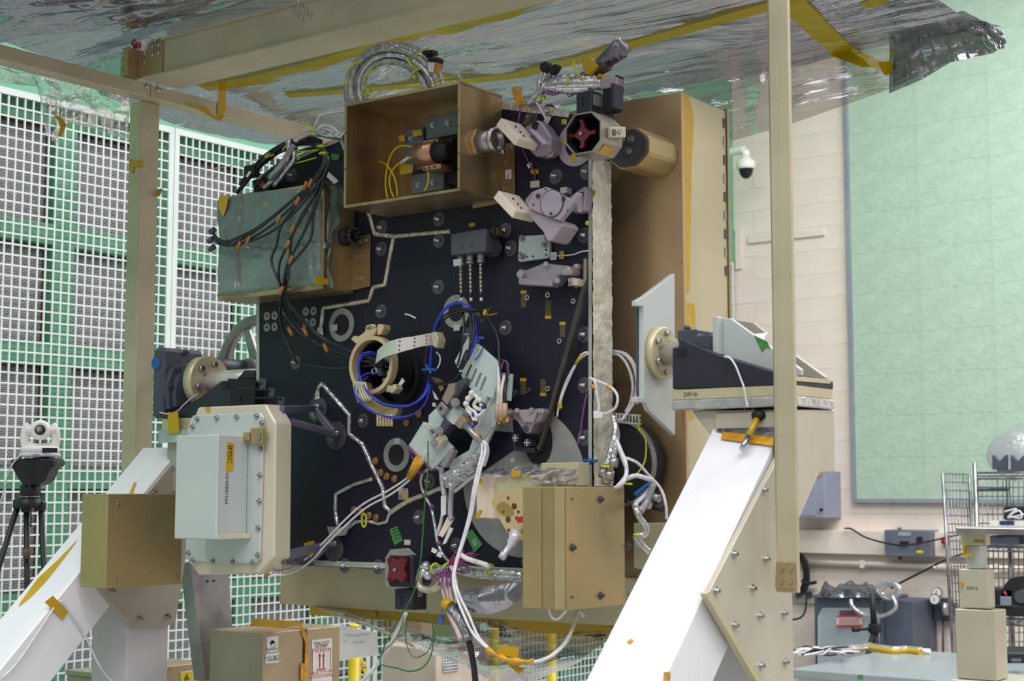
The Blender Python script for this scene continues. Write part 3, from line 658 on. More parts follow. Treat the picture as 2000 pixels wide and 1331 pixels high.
# taped cable on the left stand
MB().prism([onX(q[0], q[1], -3.525) for q in ((87, 1177), (103, 1164), (133, 1196), (122, 1211))], (.001, 0, 0)).build('tape', TAPE, None, 'amber tape patch holding a thin cable to the left brace side', 'tape')
MB().tube(cat([onX(q[0], q[1], -3.52) for q in ((118, 1174), (130, 1186), (160, 1230), (178, 1268), (188, 1290), (207, 1320), (235, 1345))], 5), .003, 6).build('thin_cable', CWHITE, None, 'thin braided white cable running down the left stand from an amber tape patch', 'cable')
MB().tube(cat([onX(q[0], q[1], -3.52) for q in ((105, 1188), (85, 1220), (55, 1265), (30, 1300), (5, 1325))], 5), [.003]*21, 6).build('thin_cable', CWHITE, None, 'thin white cable slanting down left along the brace to the picture corner', 'cable')
# gold cover box on the left stand
x0_, x1_, y0_, y1_ = -3.51, -3.40, 2.686, 2.95
za, zb_ = onX(213, 1150, x1_).z, onX(213, 965, x1_).z
t = thing('cover_box', 'gold sheet-metal cover box fixed on the left stand, left of the pale instrument box', 'cover', (x1_, 2.8, za))
MB().box(x0_, x1_, y0_, y1_, za, zb_).build('cover', GOLD, t, bev=.002)
bolts([onX(q[0], q[1], x1_) for q in ((231, 985), (226, 1132), (345, 1126))], X, .003, t, 'screw')
# rear brace (silver) seen low behind
MB().prism([onX(q[0], q[1], -3.57) for q in ((372, 1100), (447, 1120), (462, 1331), (400, 1331))], (-.05, 0, 0)).build('rear_strut', GREYM, ls, bev=.002)
bolts([onX(q[0], q[1], -3.569) for q in ((405, 1122), (418, 1121), (405, 1136), (418, 1135))], X, .003, ls, 'screw', DARK, False)
# ---- gear drive with handwheel
p = onY(350, 740, 3.09)
GX = onX(355, 752, -3.53)
t = thing('gear_drive', 'dark grey gearbox with grey spoked handwheel and shaft on the left stand', 'gearbox', (-3.6, 3.1, zpt))
xg = -3.565
gb = [onX(q[0], q[1], xg) for q in ((318, 678), (401, 684), (402, 800), (318, 806))]
gy0, gy1 = gb[0].y, gb[1].y
MB().box(xg-.05, xg, gy0-.0, gy1, zpt+.002, gb[0].z).build('housing', DGREY, t, bev=.012)
def lens_shape(pts, x_): return [onX(q[0], q[1], x_) for q in pts]
fl_ = cat(lens_shape(((322, 800), (321, 760), (326, 728), (340, 714), (370, 712), (388, 722), (394, 745), (396, 800)), xg), 4)
MB().prism(fl_, (.02, 0, 0)).build('shaft_flange', DGREY, t, bev=.004)
fl_ = cat(lens_shape(((336, 795), (335, 760), (342, 736), (356, 729), (378, 730), (388, 748), (390, 795)), xg+.02), 4)
MB().prism(fl_, (.02, 0, 0)).build('shaft_flange', DGREY, t, bev=.004)
bolts([onX(q[0], q[1], xg) for q in ((362, 690),)] + [onX(q[0], q[1], xg+.02) for q in ((348, 722), (381, 726), (331, 755))], X, .006, t, 'bolt', DGREY)
ax = V((0, 3.09, onX(1290, 690, -1.9).z)); AZ = ax.z
LC = onX(440, 747, -3.40); AYL = LC.y; 
def axp(x): return V((x, 3.09, AZ))
xs0 = xg+.03
MB().cyl(axp(xs0), axp(-3.20), .030, n=24).build('shaft', SHAFT, t)
xf = onY(400, 745, 3.03).x
def xat(px, py): return onP(px, py, axp(0), (0, 1, 0)).x
xf0, xf1 = xat(395, 745), xat(408, 745)
MB().lathe(axp(xf0), X, [(.075, 0), (.075, xf1-xf0+.006)], 36).build('coupling_flange', GOLDP, t)
for a_ in range(6):
    q = axp(xf1+.006)+Y*(.052*math.cos(a_*1.047+.3))+Z*(.052*math.sin(a_*1.047+.3)); MB().cyl(q, q+X*.012, .009, n=10).build('bolt', STEEL, t)
# handwheel behind
HW = 3.42
hc = onY(497, 722, HW); hr = 107/F*(hc-CAM).dot(FWD)
MB().lathe(hc+Y*.0, Y, [(hr, 0), (hr, .028), (hr-.004, .032), (hr-.028, .032), (hr-.030, .028), (hr-.030, .004), (hr-.024, 0), (hr, 0)], 64, False, False).build('handwheel_rim', GREYM, t)
b = MB()
for a_ in (112, 232, 352):
    dv = X*math.cos(math.radians(a_))+Z*math.sin(math.radians(a_)); sd = Y.cross(dv)*.014
    p0_, p1_ = hc+dv*.02+Y*.008, hc+dv*(hr-.02)+Y*.008
    b.prism([p0_-sd*1.4, p0_+sd*1.4, p1_+sd*.8, p1_-sd*.8], (0, .018, 0))
b.build('handwheel_spokes', GREYM, t, bev=.003)
MB().cyl(hc-Y*.03, hc+Y*.06, .034, n=20).build('handwheel_hub', GREYM, t)
MB().cyl(hc+Y*.02, V((xg-.05, HW+.02, hc.z)), .02, n=16).build('handwheel_shaft', GREYM, t)
MB().cyl(V((xg-.08, gy1-.02, hc.z)), V((xg-.08, HW+.03, hc.z)), .03, n=16).build('input_shaft', DGREY, t)
# badge
p = onX(303, 709, xg+.001)
MB().lathe(onY(305, 710, gy0-.001), -Y, [(.019, 0), (.019, .002)], 24).build('badge', BLUEP, t)
MB().prism([onX(q[0], q[1], xg+.0005) for q in ((319, 776), (321, 776), (321, 795), (319, 796))], (.001, 0, 0)).build('data_label', BLUEP, t)
MB().tube(cat([onY(q[0], q[1], 2.985) for q in ((312, 806), (330, 809), (347, 803), (360, 790), (375, 777), (385, 770))], 5), .002, 5).build('white_lead', CWHITE, None, 'thin white lead curving over the black bearing base at left', 'wire')

# ---- right stand
gxr = -1.55
gr_ = [onX(q[0], q[1], gxr) for q in ((1512, 800), (1512, 892), (1373, 1159), (1480, 1331), (1482, 1345), (1541, 1345), (1536, 1100), (1525, 800))]
GUSR = pm('gusset_cream', (200, 194, 174), .42, .3, (190, 184, 164), 4)
rs = stand('support_stand', 'right white support stand, close to the camera, with a big bolted gusset plate', -1.725, -1.555, 1.72, gr_, None, GUSR)
MB().prism([onX(q[0], q[1], gxr+.002) for q in ((1366, 1160), (1374, 1156), (1478, 1331), (1466, 1331))], (.014, 0, 0)).build('gusset_flange', GOLDP, rs)
bolts([onX(q[0], q[1], gxr+.012) for q in ((1492, 958), (1433, 1083), (1496, 1093), (1398, 1155), (1469, 1150), (1435, 1222), (1484, 1204), (1531, 1199), (1486, 1301), (1533, 1294))], X, .0052, rs)
# platform stack on the right
def ry(px, py, y_=3.0): return onY(px, py, y_)
QX0, QX1 = ry(1313, 760).x, ry(1551, 760).x
zt_ = ry(1313, 762).z; zm = ry(1313, 783).z; zl = ry(1313, 802).z
MB().box(QX0, QX1, 3.0, 3.19, zm, zt_).build('platform', GOLDP, rs, bev=.002)
MB().box(QX0-.002, QX1+.003, 2.997, 3.193, zl, zm).build('film_wrapped_band', pm('cloudy_wrap', (206, 206, 204), .18, .5, (176, 176, 178), 16, .5, 30), rs, bev=.003)
_hx = QX1-.002
MB().prism([V((_hx, max(3.012, p.y), min(p.z, zl))) for p in [onX(q[0], q[1], _hx) for q in ((1545, 800), (1629, 797), (1632, 922), (1601, 924), (1548, 1020))]], (-.2, 0, 0)).build('column_head', GUSR, rs, bev=.002)
MB().prism([ry(q[0], q[1], 3.02) for q in ((1350, 803), (1513, 800), (1513, 920), (1395, 860))], (0, .14, 0)).build('column_gusset', GUSR, rs, bev=.002)
text('2W16', .014, ry(1348, 771, 2.9985), X, Z, INK, rs)
# black ramped base
MB().prism([ry(q[0], q[1], 2.999) for q in ((1313, 680), (1325, 678), (1325, 667), (1337, 666), (1402, 694), (1508, 726), (1551, 736), (1551, 752), (1313, 760))], (0, .192, 0)).build('bearing_base', BLACK, rs, bev=.002)
MB().prism([ry(q[0], q[1], 2.9975) for q in ((1322, 682), (1339, 680), (1339, 696), (1322, 697))], (0, -.001, 0)).build('slot', DARK, rs)
# bearing block and shaft
MB().prism([ry(q[0], q[1], 3.04) for q in ((1322, 645), (1362, 643), (1362, 655), (1388, 653), (1388, 692), (1345, 670), (1336, 668), (1322, 668))], (0, .10, 0)).build('bearing_cap', DGREY, rs, bev=.003)
MB().cyl(ry(1342, 645, 3.09), ry(1342, 637, 3.09), .008, n=10).build('grease_nipple', DGREY, rs)
# pale ribs behind
MB().prism([ry(q[0], q[1], 3.05) for q in ((1400, 620), (1427, 622), (1508, 680), (1565, 722), (1565, 735), (1551, 738), (1508, 727), (1400, 694))], (0, .012, 0)).build('rib', MINTM, rs, bev=.002)
MB().prism([ry(q[0], q[1], 3.05) for q in ((1400, 620), (1411, 620), (1411, 697), (1400, 694))], (0, -.02, 0)).build('rib_face', MINTM, rs, bev=.002)
MB().prism([ry(q[0], q[1], 3.16) for q in ((1428, 624), (1472, 631), (1545, 688), (1612, 736), (1612, 750), (1440, 745))], (0, .012, 0)).build('rib', GUSM, rs, bev=.002)
MB().prism([onX(q[0], q[1], QX1+.001) for q in ((1549, 735), (1620, 742), (1620, 750), (1549, 744))], (.002, 0, 0)).build('rib_foot', GOLDP, rs)
tape_piece([ry(1473, 655, 3.0495), ry(1499, 668, 3.0495), ry(1505, 681, 3.0495), ry(1496, 680, 3.0495), ry(1488, 688, 3.0495)], (0, -.001, 0), 'green_tape', GREENT, parent=rs)
MB().tube(cat([ry(q[0], q[1], 2.985) for q in ((1415, 697), (1426, 700), (1437, 716), (1447, 741), (1453, 757), (1456, 775), (1460, 795))], 5), .0025, 6).build('white_lead', CWHITE, None, 'thin pale cord draped over the black ramp of the right stand', 'cord')
# top of right brace: foil wrap, amber tape, pull pin
def r45(px, py, up=.001): return onP(px, py, (0, 3.0, 1.72+up), (0, -1, 1))
MB().prism([r45(*q) for q in ((1418, 800), (1512, 798), (1514, 858), (1402, 845))], (0, -.004, .004)).build('foil_wrap', DFOIL, None, 'dark foil wrap over the head of the right white brace', 'foil')
MB().prism([r45(q[0], q[1], .006) for q in ((1412, 843), (1513, 850), (1510, 872), (1408, 858))], (0, -.001, .001)).build('tape', TAPEO, None, 'orange amber tape band across the head of the right brace', 'tape')
p = r45(1482, 812, .035)
t = thing('quick_release_pin', 'black knobbed release pin with amber sleeve and ring on the right brace', 'pin', p)
e_ = r45(1449, 878, .03)
MB().sphere(p, .014, 14, 9, (1.2, 1, .9)).build('knob', DARK, t)
MB().cyl(p, p.lerp(e_, .62), .0065, n=10).build('amber_sleeve', TAPE, t)
MB().cyl(p.lerp(e_, .62), e_, .0065, n=10).build('shank', STEEL, t)
rc = r45(1463, 803, .03); MB().tube([rc+(X*math.cos(q)+Z*math.sin(q))*.012 for q in [2*math.pi*j/18 for j in range(18)]], .0014, 5, True).build('ring', STEEL, t)
for i, q in enumerate((((1231, 1249), (1238, 1252), (1232, 1259), (1225, 1256)), ((1296, 1313), (1309, 1313), (1308, 1331), (1296, 1331)))):
    MB().prism([r45(*k_) if i == 0 else onX(k_[0], k_[1], -1.553) for k_ in q], (0, -.001, .001) if i == 0 else (.001, 0, 0)).build('tape', TAPEO, None, ('little orange tape diamond on the right white brace', 'orange tape tab at the bottom edge beside the right brace')[i], 'tape')

# ================================================================== MOUNTING FIXTURE (gold box behind the bench)
YF0 = 3.20
fx = thing('mounting_fixture', 'tall gold sheet-metal box and trunnion brackets holding the black bench from behind', 'fixture', (-2.6, 3.35, 1.2))
FX1 = onY(1330, 600, YF0).x
fpts = [(500, 345), (505, 1093), (549, 1103), (547, 1180), (1000, 1212), (1238, 1227), (1345, 1236), (1330, 180), (1190, 203), (1000, 240), (700, 300)]
MB().prism([onY(q[0], q[1], YF0) for q in fpts], (0, .012, 0)).build('face_panel', pm('gold_panel', (196, 168, 128), .34, .6, (168, 140, 104), 2.2, .03, 200, (1, 1, .35)), fx)
ye = onX(1409, 300, FX1-.012).y
b = MB().prism([(FX1-.012, YF0+.012, onX(1340, 185, FX1).z), (FX1-.012, ye, onX(1409, 215, FX1).z), (FX1-.012, ye, 1.22), (FX1-.012, YF0+.012, 1.22)], (.012, 0, 0))
b.build('side_panel', GOLDP, fx)
ye2 = onX(1422, 300, FX1).y
MB().box(FX1-.01, FX1+.004, ye+.004, ye2, 1.25, onX(1420, 213, FX1).z).build('rear_flange', GOLD, fx, bev=.001)
for i in range(9):
    z_ = onX(1412, 240+36*i, FX1).z; MB().box(FX1-.002, FX1+.002, ye-.012, ye-.002, z_-.012, z_+.012).build('hinge_leaf', GREYM if i % 2 else DGREY, fx)
MB().prism([onY(q[0], q[1], 3.165) for q in ((549, 1103), (1020, 1122), (1238, 1130), (1238, 1226), (1000, 1211), (547, 1180))], (0, .034, 0)).build('lower_beam', GOLDP, fx, bev=.002)
# bracket plate
BXP = -1.905
bp_ = [(1243, 588), (1259, 579), (1318, 534), (1319, 851), (1268, 802), (1262, 787), (1243, 786), (1243, 776), (1257, 776), (1257, 599), (1243, 598)]
MB().prism([onX(q[0], q[1], BXP) for q in bp_], (-.014, 0, 0)).build('trunnion_bracket', MINTM, fx, bev=.0015)
MB().prism([onX(q[0], q[1], BXP-.014) for q in ((1246, 597), (1257, 599), (1257, 776), (1246, 774))], (-.005, 0, 0)).build('bracket_pad', DGREY, fx)
bolts([onX(q[0], q[1], BXP-.013) for q in ((1252, 622), (1252, 694), (1252, 731), (1252, 768))], X, .004, fx, 'bolt')
def axr(x): return V((x, 3.09, AZ))
MB().lathe(axr(BXP), X, [(.062, 0), (.062, .016), (.058, .02)], 40).build('shaft_flange', GOLDP, fx)
MB().cyl(axr(BXP+.02), axr(QX0+.2), .030, n=24).build('trunnion_shaft', SHAFT, fx)
for a_ in range(6):
    q = axr(BXP+.02)+Y*(.046*math.cos(a_*1.047+.5))+Z*(.046*math.sin(a_*1.047+.5)); MB().cyl(q, q+X*.01, .007, n=10).build('bolt', STEEL, fx)
# tape along the corner of the gold box
t = thing('tape_run', 'long run of amber tape down the right corner of the tall gold box', 'tape', (FX1, YF0, 2))
MB().prism([onX(q[0], q[1], FX1+.001) for q in ((1331, 182), (1345, 186), (1355, 230), (1350, 330), (1349, 430), (1346, 570), (1332, 572), (1329, 400))], (.001, 0, 0)).build('strip', TAPE, t)
MB().prism([onX(q[0], q[1], FX1+.001) for q in ((1333, 591), (1356, 594), (1358, 640), (1332, 643))], (.001, 0, 0)).build('patch', TAPE, t)
MB().prism([onX(q[0], q[1], FX1+.001) for q in ((1332, 803), (1345, 803), (1357, 815), (1333, 825))], (.001, 0, 0)).build('patch', TAPE, t)
MB().prism([onY(q[0], q[1], YF0-.001) for q in ((1324, 507), (1331, 507), (1331, 515), (1324, 515))], (0, -.001, 0)).build('patch', TAPE, t)
# ================================================================== OPTICAL BENCH
def poly(pts, off=0.0): return [B(q[0], q[1], off) for q in pts]
bench = thing('optical_bench', 'big black optical bench panel standing upright between the two white stands', 'panel', B(830, 1105))
BP = [(507, 1093), (507, 352), (590, 308), (668, 274), (820, 222), (976, 203), (1122, 224), (1157, 262), (1157, 1119)]
MB().prism(poly(BP), (0, .072, 0)).build('panel', BENCHB, bench)
EDGE = pm('bench_edge', (190, 196, 186), .42, .3, (176, 182, 174), 10)
def strip(pts, wpx, off=.001, m=EDGE, name='edge_strip', th=.001, parent=None):
    w_ = wpx*(B(*pts[0])-CAM).dot(FWD)/F
    return MB().ribbon(poly(pts, off), w_, Y, -th).build(name, m, parent or bench)
strip([(504, 352), (504, 1092)], 8); strip([(507, 1096), (1150, 1121)], 10); strip([(1153, 305), (1153, 1115)], 8)
strip([(505, 348), (590, 304), (668, 270)], 8); strip([(976, 205), (1112, 222)], 15, m=FOILC, name='foil_tape_edge')
bx = B(1157, 600).x
es = MB()
def esf(u, v):
    z_ = B(1157, 950).z+(B(1157, 306).z-B(1157, 950).z)*v
    return V((bx+.0045+.0028*noise.noise(V((u*2, v*90, 1)))+.0025*noise.noise(V((u*2, v*24, 3))), YB-.004+.082*u, z_))
es.grid(esf, 6, 120)
FOILS = pm('foil_side', (238, 234, 216), .42, .1, (214, 208, 188), 18, .9, 34)
es.build('foil_side_tape', FOILS, bench)
# grey rings and discs
def pring(cx, cy, ro, ri, off=.0, th=.003, m=LGREY, name='insert_ring', parent=None):
    c_ = B(cx, cy, off); k_ = rw(cx, cy, 1, off)
    MB().ring(c_, -Y, ro*k_, ri*k_, th).build(name, m, parent or bench)
    if ri > 3: MB().lathe(c_, -Y, [(ri*k_*.985, 0), (ri*k_*.985, .0006)], 28).build('bore', DARK, parent or bench)
for q in ((668, 635, 33, 21), (892, 609, 33, 20), (775, 889, 33, 21)): pring(*q)
for q, z_ in (((653, 640), 0), ((892, 640), 0), ((775, 862), 0)):
    MB().prism(poly([(q[0]-6, q[1]-5), (q[0]+6, q[1]-6), (q[0]+6, q[1]+6), (q[0]-6, q[1]+7)], .0032), (0, -.0006, 0)).build('white_tab', MINTM, bench)
for cl in (((522, 618), (537, 617), (522, 640), (537, 639)), ((598, 609), (613, 608), (598, 631), (612, 630))):
    for q in cl: pring(q[0], q[1], 8.5, 2.6, th=.002, name='spot_washer'); 
for q in cl: pass
b0_ = None
# smoky insert washers with a bolt
wm = MB(); r_ = rw(857, 430, 15)
wm.lathe((0, 0, 0), -Y, [(r_, 0), (r_, .0015), (r_*.9, .002)], 20)
bm_ = MB().lathe((0, 0, 0), -Y, [(.0058, .001), (.0058, .006), (.0036, .006), (.0032, .017)], 10)
W0 = None
SPOT = [(745, 445), (857, 428), (857, 470), (744, 487), (986, 450), (997, 485), (856, 561), (744, 609), (987, 641), (1141, 460), (1141, 654), (1141, 753), (1141, 856),
        (1085, 345), (1145, 336), (709, 822), (839, 940), (818, 1011), (891, 1066), (673, 1105), (738, 1108), (1030, 1096), (571, 343), (578, 709), (915, 655), (1037, 230), (1072, 218)]
for i, q in enumerate(SPOT):
    p = B(*q)
    if W0 is None:
        W0 = wm.build('insert_washer', WASH, bench); W0.location = p-WL[bench.name]; WL[W0.name] = p
        B0 = bm_.build('insert_bolt', STEEL, W0); bl = B0.location.copy(); B0.location = V((0, -.009, 0)); bl = B0.location.copy()
    else:
        o = W0.copy(); COL.objects.link(o); o.name = 'insert_washer'; o.parent = bench; o.location = p-WL[bench.name]; WL[o.name] = p
        c_ = B0.copy(); COL.objects.link(c_); c_.name = 'insert_bolt'; c_.parent = o; c_.location = bl
for q in ((1032, 582), (1072, 577), (1122, 589), (1095, 667), (1032, 763), (1072, 760)): pring(q[0], q[1], 5.5, 2.5, th=.006, m=STEEL, name='threaded_bush')
pring(1004, 769, 8, 3.6, th=.008, m=STEEL, name='threaded_bush')
# big pale annular mount, lower right
def el(cx, cy, rx_, ry_, a0, a1, n): return [(cx+rx_*math.cos(math.radians(a0+(a1-a0)*i/n)), cy-ry_*math.sin(math.radians(a0+(a1-a0)*i/n))) for i in range(n+1)]
MB().prism(poly(el(1025, 942, 119, 148, 0, 352, 44), .0), (0, -.003, 0)).build('mount_ring', LGREY, bench)
MB().prism(poly([(935, 840), (1002, 845), (1004, 880), (968, 905), (930, 930), (908, 905)], .0033), (0, -.0008, 0)).build('mount_cutout', BENCHB, bench)
MB().prism(poly([(998, 770), (1075, 775), (1060, 884), (1006, 880)], .0033), (0, -.0008, 0)).build('mount_cutout', BENCHB, bench)
MB().prism(poly(el(1052, 862, 27, 48, -165, 60, 20), .0042), (0, -.0008, 0)).build('mount_cutout', DARK, bench)
# shield plate edge: long dark plate with pale edge
MB().prism(poly([(1139, 507), (1143, 507), (1142, 560), (1134, 600), (1110, 690), (1085, 775), (1060, 860), (1053, 880), (1045, 884), (1045, 876), (1052, 870), (1076, 780), (1101, 690), (1128, 590), (1137, 560)], .03), (0, .010, 0)).build('shield_rim', pm('rim_bronze', (78, 72, 64), .4, .2, (52, 48, 46), 12), bench)
MB().prism(poly([(1004, 872), (1047, 876), (1052, 882), (1046, 885), (1006, 881)], .03), (0, .03, 0)).build('shield_foot', BLACK, bench)
MB().prism(poly([(1140, 505), (1144, 505), (1144, 545), (1138, 560), (1136, 552), (1140, 545)], .032), (0, .004, 0)).build('shield_tip', pm('rim_pale', (150, 146, 120), .4, .2), bench)
# taped cable runs on the face
def run(pts, wpx, m, name='taped_run', off=.002):
    k_ = rw(pts[0][0], pts[0][1], 1)
    ps_ = []
    for i in range(len(pts)-1):
        for j in range(6): ps_.append(B(pts[i][0]+(pts[i+1][0]-pts[i][0])*j/6, pts[i][1]+(pts[i+1][1]-pts[i][1])*j/6, off))
    ps_.append(B(pts[-1][0], pts[-1][1], off))
    return MB().tube(ps_, [wpx*k_/2*(1+.12*noise.noise(V((i*.9, wpx, 0)))) for i in range(len(ps_))], 7).build(name, m, bench)
run([(719, 415), (724, 428), (732, 458), (770, 462), (880, 452)], 9, FOILC); run([(769, 464), (762, 500), (752, 557), (729, 562), (721, 588), (632, 602), (626, 648)], 9, FOILC)
MB().prism(poly([(621, 640), (631, 641), (632, 655), (620, 654)], .003), (0, -.002, 0)).build('white_tab', MINTM, bench)
run([(620, 772), (622, 760), (629, 749), (683, 812), (682, 848), (708, 868), (722, 900), (748, 955), (752, 990), (763, 1000)], 9, FOIL)
run([(728, 936), (690, 948), (656, 966), (655, 1000), (660, 1028)], 8, FOIL)
run([(763, 1002), (780, 990), (800, 978), (835, 965), (890, 942), (935, 922)], 10, FOILC)
run([(763, 1000), (755, 1020), (740, 1024), (715, 1018), (695, 1020), (676, 1036), (655, 1040)], 7, FOIL)
MB().prism(poly([(641, 1029), (676, 1030), (690, 1020), (676, 1046), (648, 1050)], .012), (0, -.006, 0)).build('foil_clip', FOIL, bench)
MB().prism(poly([(616, 768), (624, 767), (625, 780), (616, 781)], .003), (0, -.002, 0)).build('white_tab', MINTM, bench)
# amber bonded resistor strips
def ambers(pts, nm):
    for q in pts: MB().lathe(B(*q), -Y, [(.011, 0), (.010, .006), (.004, .008)], 12).build('amber_puck', AMBER, bench)
ambers([(693, 997), (707, 1001), (722, 1008), (736, 1012), (735, 901), (745, 924), (757, 931), (772, 936), (795, 826), (819, 809)], '')
# little amber labels printed on the face
OLIVE = pm('olive_label', (92, 84, 42), .5, 0, (78, 72, 36), 12)
for q in ((1023, 584, 5, 17), (1071, 604, 6, 17), (1099, 644, 5, 15), (1022, 757, 5, 16), (1061, 757, 5, 16), (1030, 222, 0, 0)):
    if q[2]: MB().prism(poly([(q[0]-q[2], q[1]-q[3]), (q[0]+q[2], q[1]-q[3]), (q[0]+q[2], q[1]+q[3]), (q[0]-q[2], q[1]+q[3])], .0), (0, -.0006, 0)).build('amber_label', OLIVE, bench)
for q in ((1023, 571), (1022, 742), (1061, 771), (1099, 632), (1071, 620)): MB().prism(poly([(q[0]-6, q[1]-3), (q[0]+6, q[1]-3), (q[0]+6, q[1]+3), (q[0]-6, q[1]+3)], .0007), (0, -.0006, 0)).build('amber_label', TAPE, bench)
# green notes
def note(pts, label, m=GREENT, off=.0, cat_='label', vec=(0, -.0012, 0)): return MB().prism(poly(pts, off), vec).build('note', m, None, label, cat_)
n_ = note([(761, 1035), (776, 1028), (787, 1056), (771, 1066)], 'green hand-written paper note on the bench above the lower red-capped camera')
for i in range(4): MB().prism(poly([(765+2*i, 1036+6*i), (777+2*i, 1031.5+6*i), (777.4+2*i, 1032.8+6*i), (765.4+2*i, 1037.4+6*i)], .0014), (0, -.0004, 0)).build('handwriting', INK, n_)
n_ = note([(910, 1045), (922, 1034), (943, 1064), (927, 1080)], 'green square of tape with a silver chip, left of the big gold box', off=.0035)
MB().prism(poly([(921, 1056), (928, 1052), (934, 1064), (926, 1069)], .005), (0, -.001, 0)).build('chip', LGREY, n_)
note([(790, 1055), (802, 1055), (802, 1065), (790, 1065)], 'tiny cream square label right of the green hand-written note', CREAMM)
n_ = note([(778, 952), (797, 955), (799, 978), (779, 976)], 'silver foil square with amber strip stuck on the lower bench', FOIL)
MB().ribbon(poly([(783, 963), (793, 972), (804, 982)], .002), .006, Y, -.001).build('amber_strip', TAPE, n_)
# ------------------------------------------------------------------ open box
YO = 2.857
t = thing('open_housing', 'open-fronted gold metal box with a copper fibre collimator inside, at the bench top', 'housing', onY(780, 390, YO))
x0_, x1_ = -2.702, -2.320; z0_, z1_ = 2.325, 2.597; th = .007
MB().box(x0_, x1_, YO, YB-.002, z1_-th, z1_).box(x0_, x1_, YO, YB-.002, z0_, z0_+th).box(x0_, x0_+th, YO, YB-.002, z0_+th, z1_-th).build('shell', GOLDD, t, bev=.001)
MB().box(x1_-th, x1_, YO, YB-.002, z0_+th, z1_-th).build('side_wall', GOLDD, t, bev=.001)
MB().box(x0_+th, x1_-th, YB-.012, YB-.003, z0_+th, z1_-th).build('back_wall', GOLDD, t)
fpp = poly([(925, 292), (1006, 278), (1007, 392), (958, 402), (925, 408)], .001)
MB().prism(fpp, (0, -.005, 0)).build('mount_flange', GOLDD, t, bev=.0008)
bolts([B(q[0], q[1], .006) for q in ((982, 288), (997, 286), (975, 320), (985, 318), (975, 368), (985, 367))], -Y, .0035, t, 'bolt')
sc = [onY(q[0], q[1], YO) for q in ((676, 260), (675, 330), (706, 402), (720, 400), (822, 379), (895, 215), (895, 245), (896, 330), (840, 170), (740, 196), (896, 300))]
bolts(sc, -Y, .0022, t, 'screw', DGREY, False)
# inside the box: plate stack, collimator, fibres
YI = YB-.013
def I(px, py, o=0.0): return onY(px, py, YI-o)
TEALG = pm('slate_block', (104, 116, 118), .45, .1, (92, 104, 106), 8)
for q in (((831, 232), (893, 218), (893, 262), (831, 273)), ((790, 255), (826, 247), (826, 330), (790, 338)), ((802, 342), (866, 332), (866, 370), (802, 380))):
    MB().prism([I(k_[0], k_[1], .04) for k_ in q], (0, .04, 0)).build('slate_block', TEALG, t, bev=.002)
bolts([I(q[0], q[1], .04) for q in ((846, 245), (875, 240), (803, 272), (818, 362), (846, 357))], -Y, .0045, t)
MB().prism([I(q[0], q[1], .03) for q in ((826, 262), (893, 258), (893, 362), (826, 352))], (0, .03, 0)).build('black_mount', DARK, t)
cl = MB().cyl(I(817, 303, .085), I(853, 298, .085), .029, n=24); cl.build('collimator_body', COPPER, t)
MB().prism([I(q[0], q[1], .088) for q in ((824, 275), (853, 270), (853, 279), (824, 284))], (0, .05, 0)).build('collimator_clamp', COPPER, t, bev=.002)
MB().prism([I(q[0], q[1], .088) for q in ((824, 324), (860, 318), (860, 330), (824, 334))], (0, .05, 0)).build('collimator_clamp', COPPER, t, bev=.002)
bolts([I(q[0], q[1], .089) for q in ((828, 280), (838, 278), (849, 275), (828, 329), (838, 328), (848, 326))], -Y, .0025, t, 'screw', DGREY, False)
MB().cyl(I(853, 298, .085), I(880, 294, .085), .026, .02, n=24).build('lens_barrel', DARK, t)
MB().prism([I(q[0], q[1], .05) for q in ((862, 272), (884, 268), (884, 330), (862, 334))], (0, .04, 0)).build('black_mount', DARK, t)
MB().prism([I(q[0], q[1], .05) for q in ((806, 256), (823, 254), (826, 264), (808, 268))], (0, -.002, 0)).build('tape_scrap', TAPE, t)
MB().prism([I(q[0], q[1], .05) for q in ((780, 318), (808, 322), (806, 338), (782, 342))], (0, -.002, 0)).build('tape_scrap', TAPE, t)
MB().prism([I(q[0], q[1], .05) for q in ((779, 268), (790, 263), (792, 276), (781, 277))], (0, -.002, 0)).build('tape_scrap', TAPE, t)
YFI = pm('yellow_fibre', (236, 208, 20), .4, 0, (222, 190, 10), 30)
ft = thing('fibre_lead', 'yellow optical fibres looping inside the open gold box', 'cable', I(770, 380, .06))
for ps_ in (((814, 292, .085), (800, 286, .07), (780, 286, .06), (764, 302, .06), (756, 330, .06), (753, 360, .06), (757, 388, .06)),
            ((812, 306, .085), (795, 310, .07), (772, 326, .06), (762, 344, .06), (762, 366, .06), (769, 386, .06)),
            ((737, 316, .03), (748, 318, .05), (760, 328, .06), (770, 346, .06), (775, 365, .06), (776, 384, .06)),
            ((836, 335, .08), (837, 350, .08), (834, 365, .08), (829, 373, .08))):
    MB().tube(cat([I(*q) for q in ps_], 6), .0026, 6).build('fibre', YFI, ft)
MB().tube([I(720, 317, .03), I(737, 316, .03)], .0042, 8).build('green_boot', GREENT, ft)
MB().tube([I(714, 317, .02), I(720, 317, .03)], .004, 8).build('ferrule', STEEL, ft)
MB().tube([I(783, 318, .065), I(798, 308, .075)], .0042, 8).build('white_boot', WHITEP, ft)
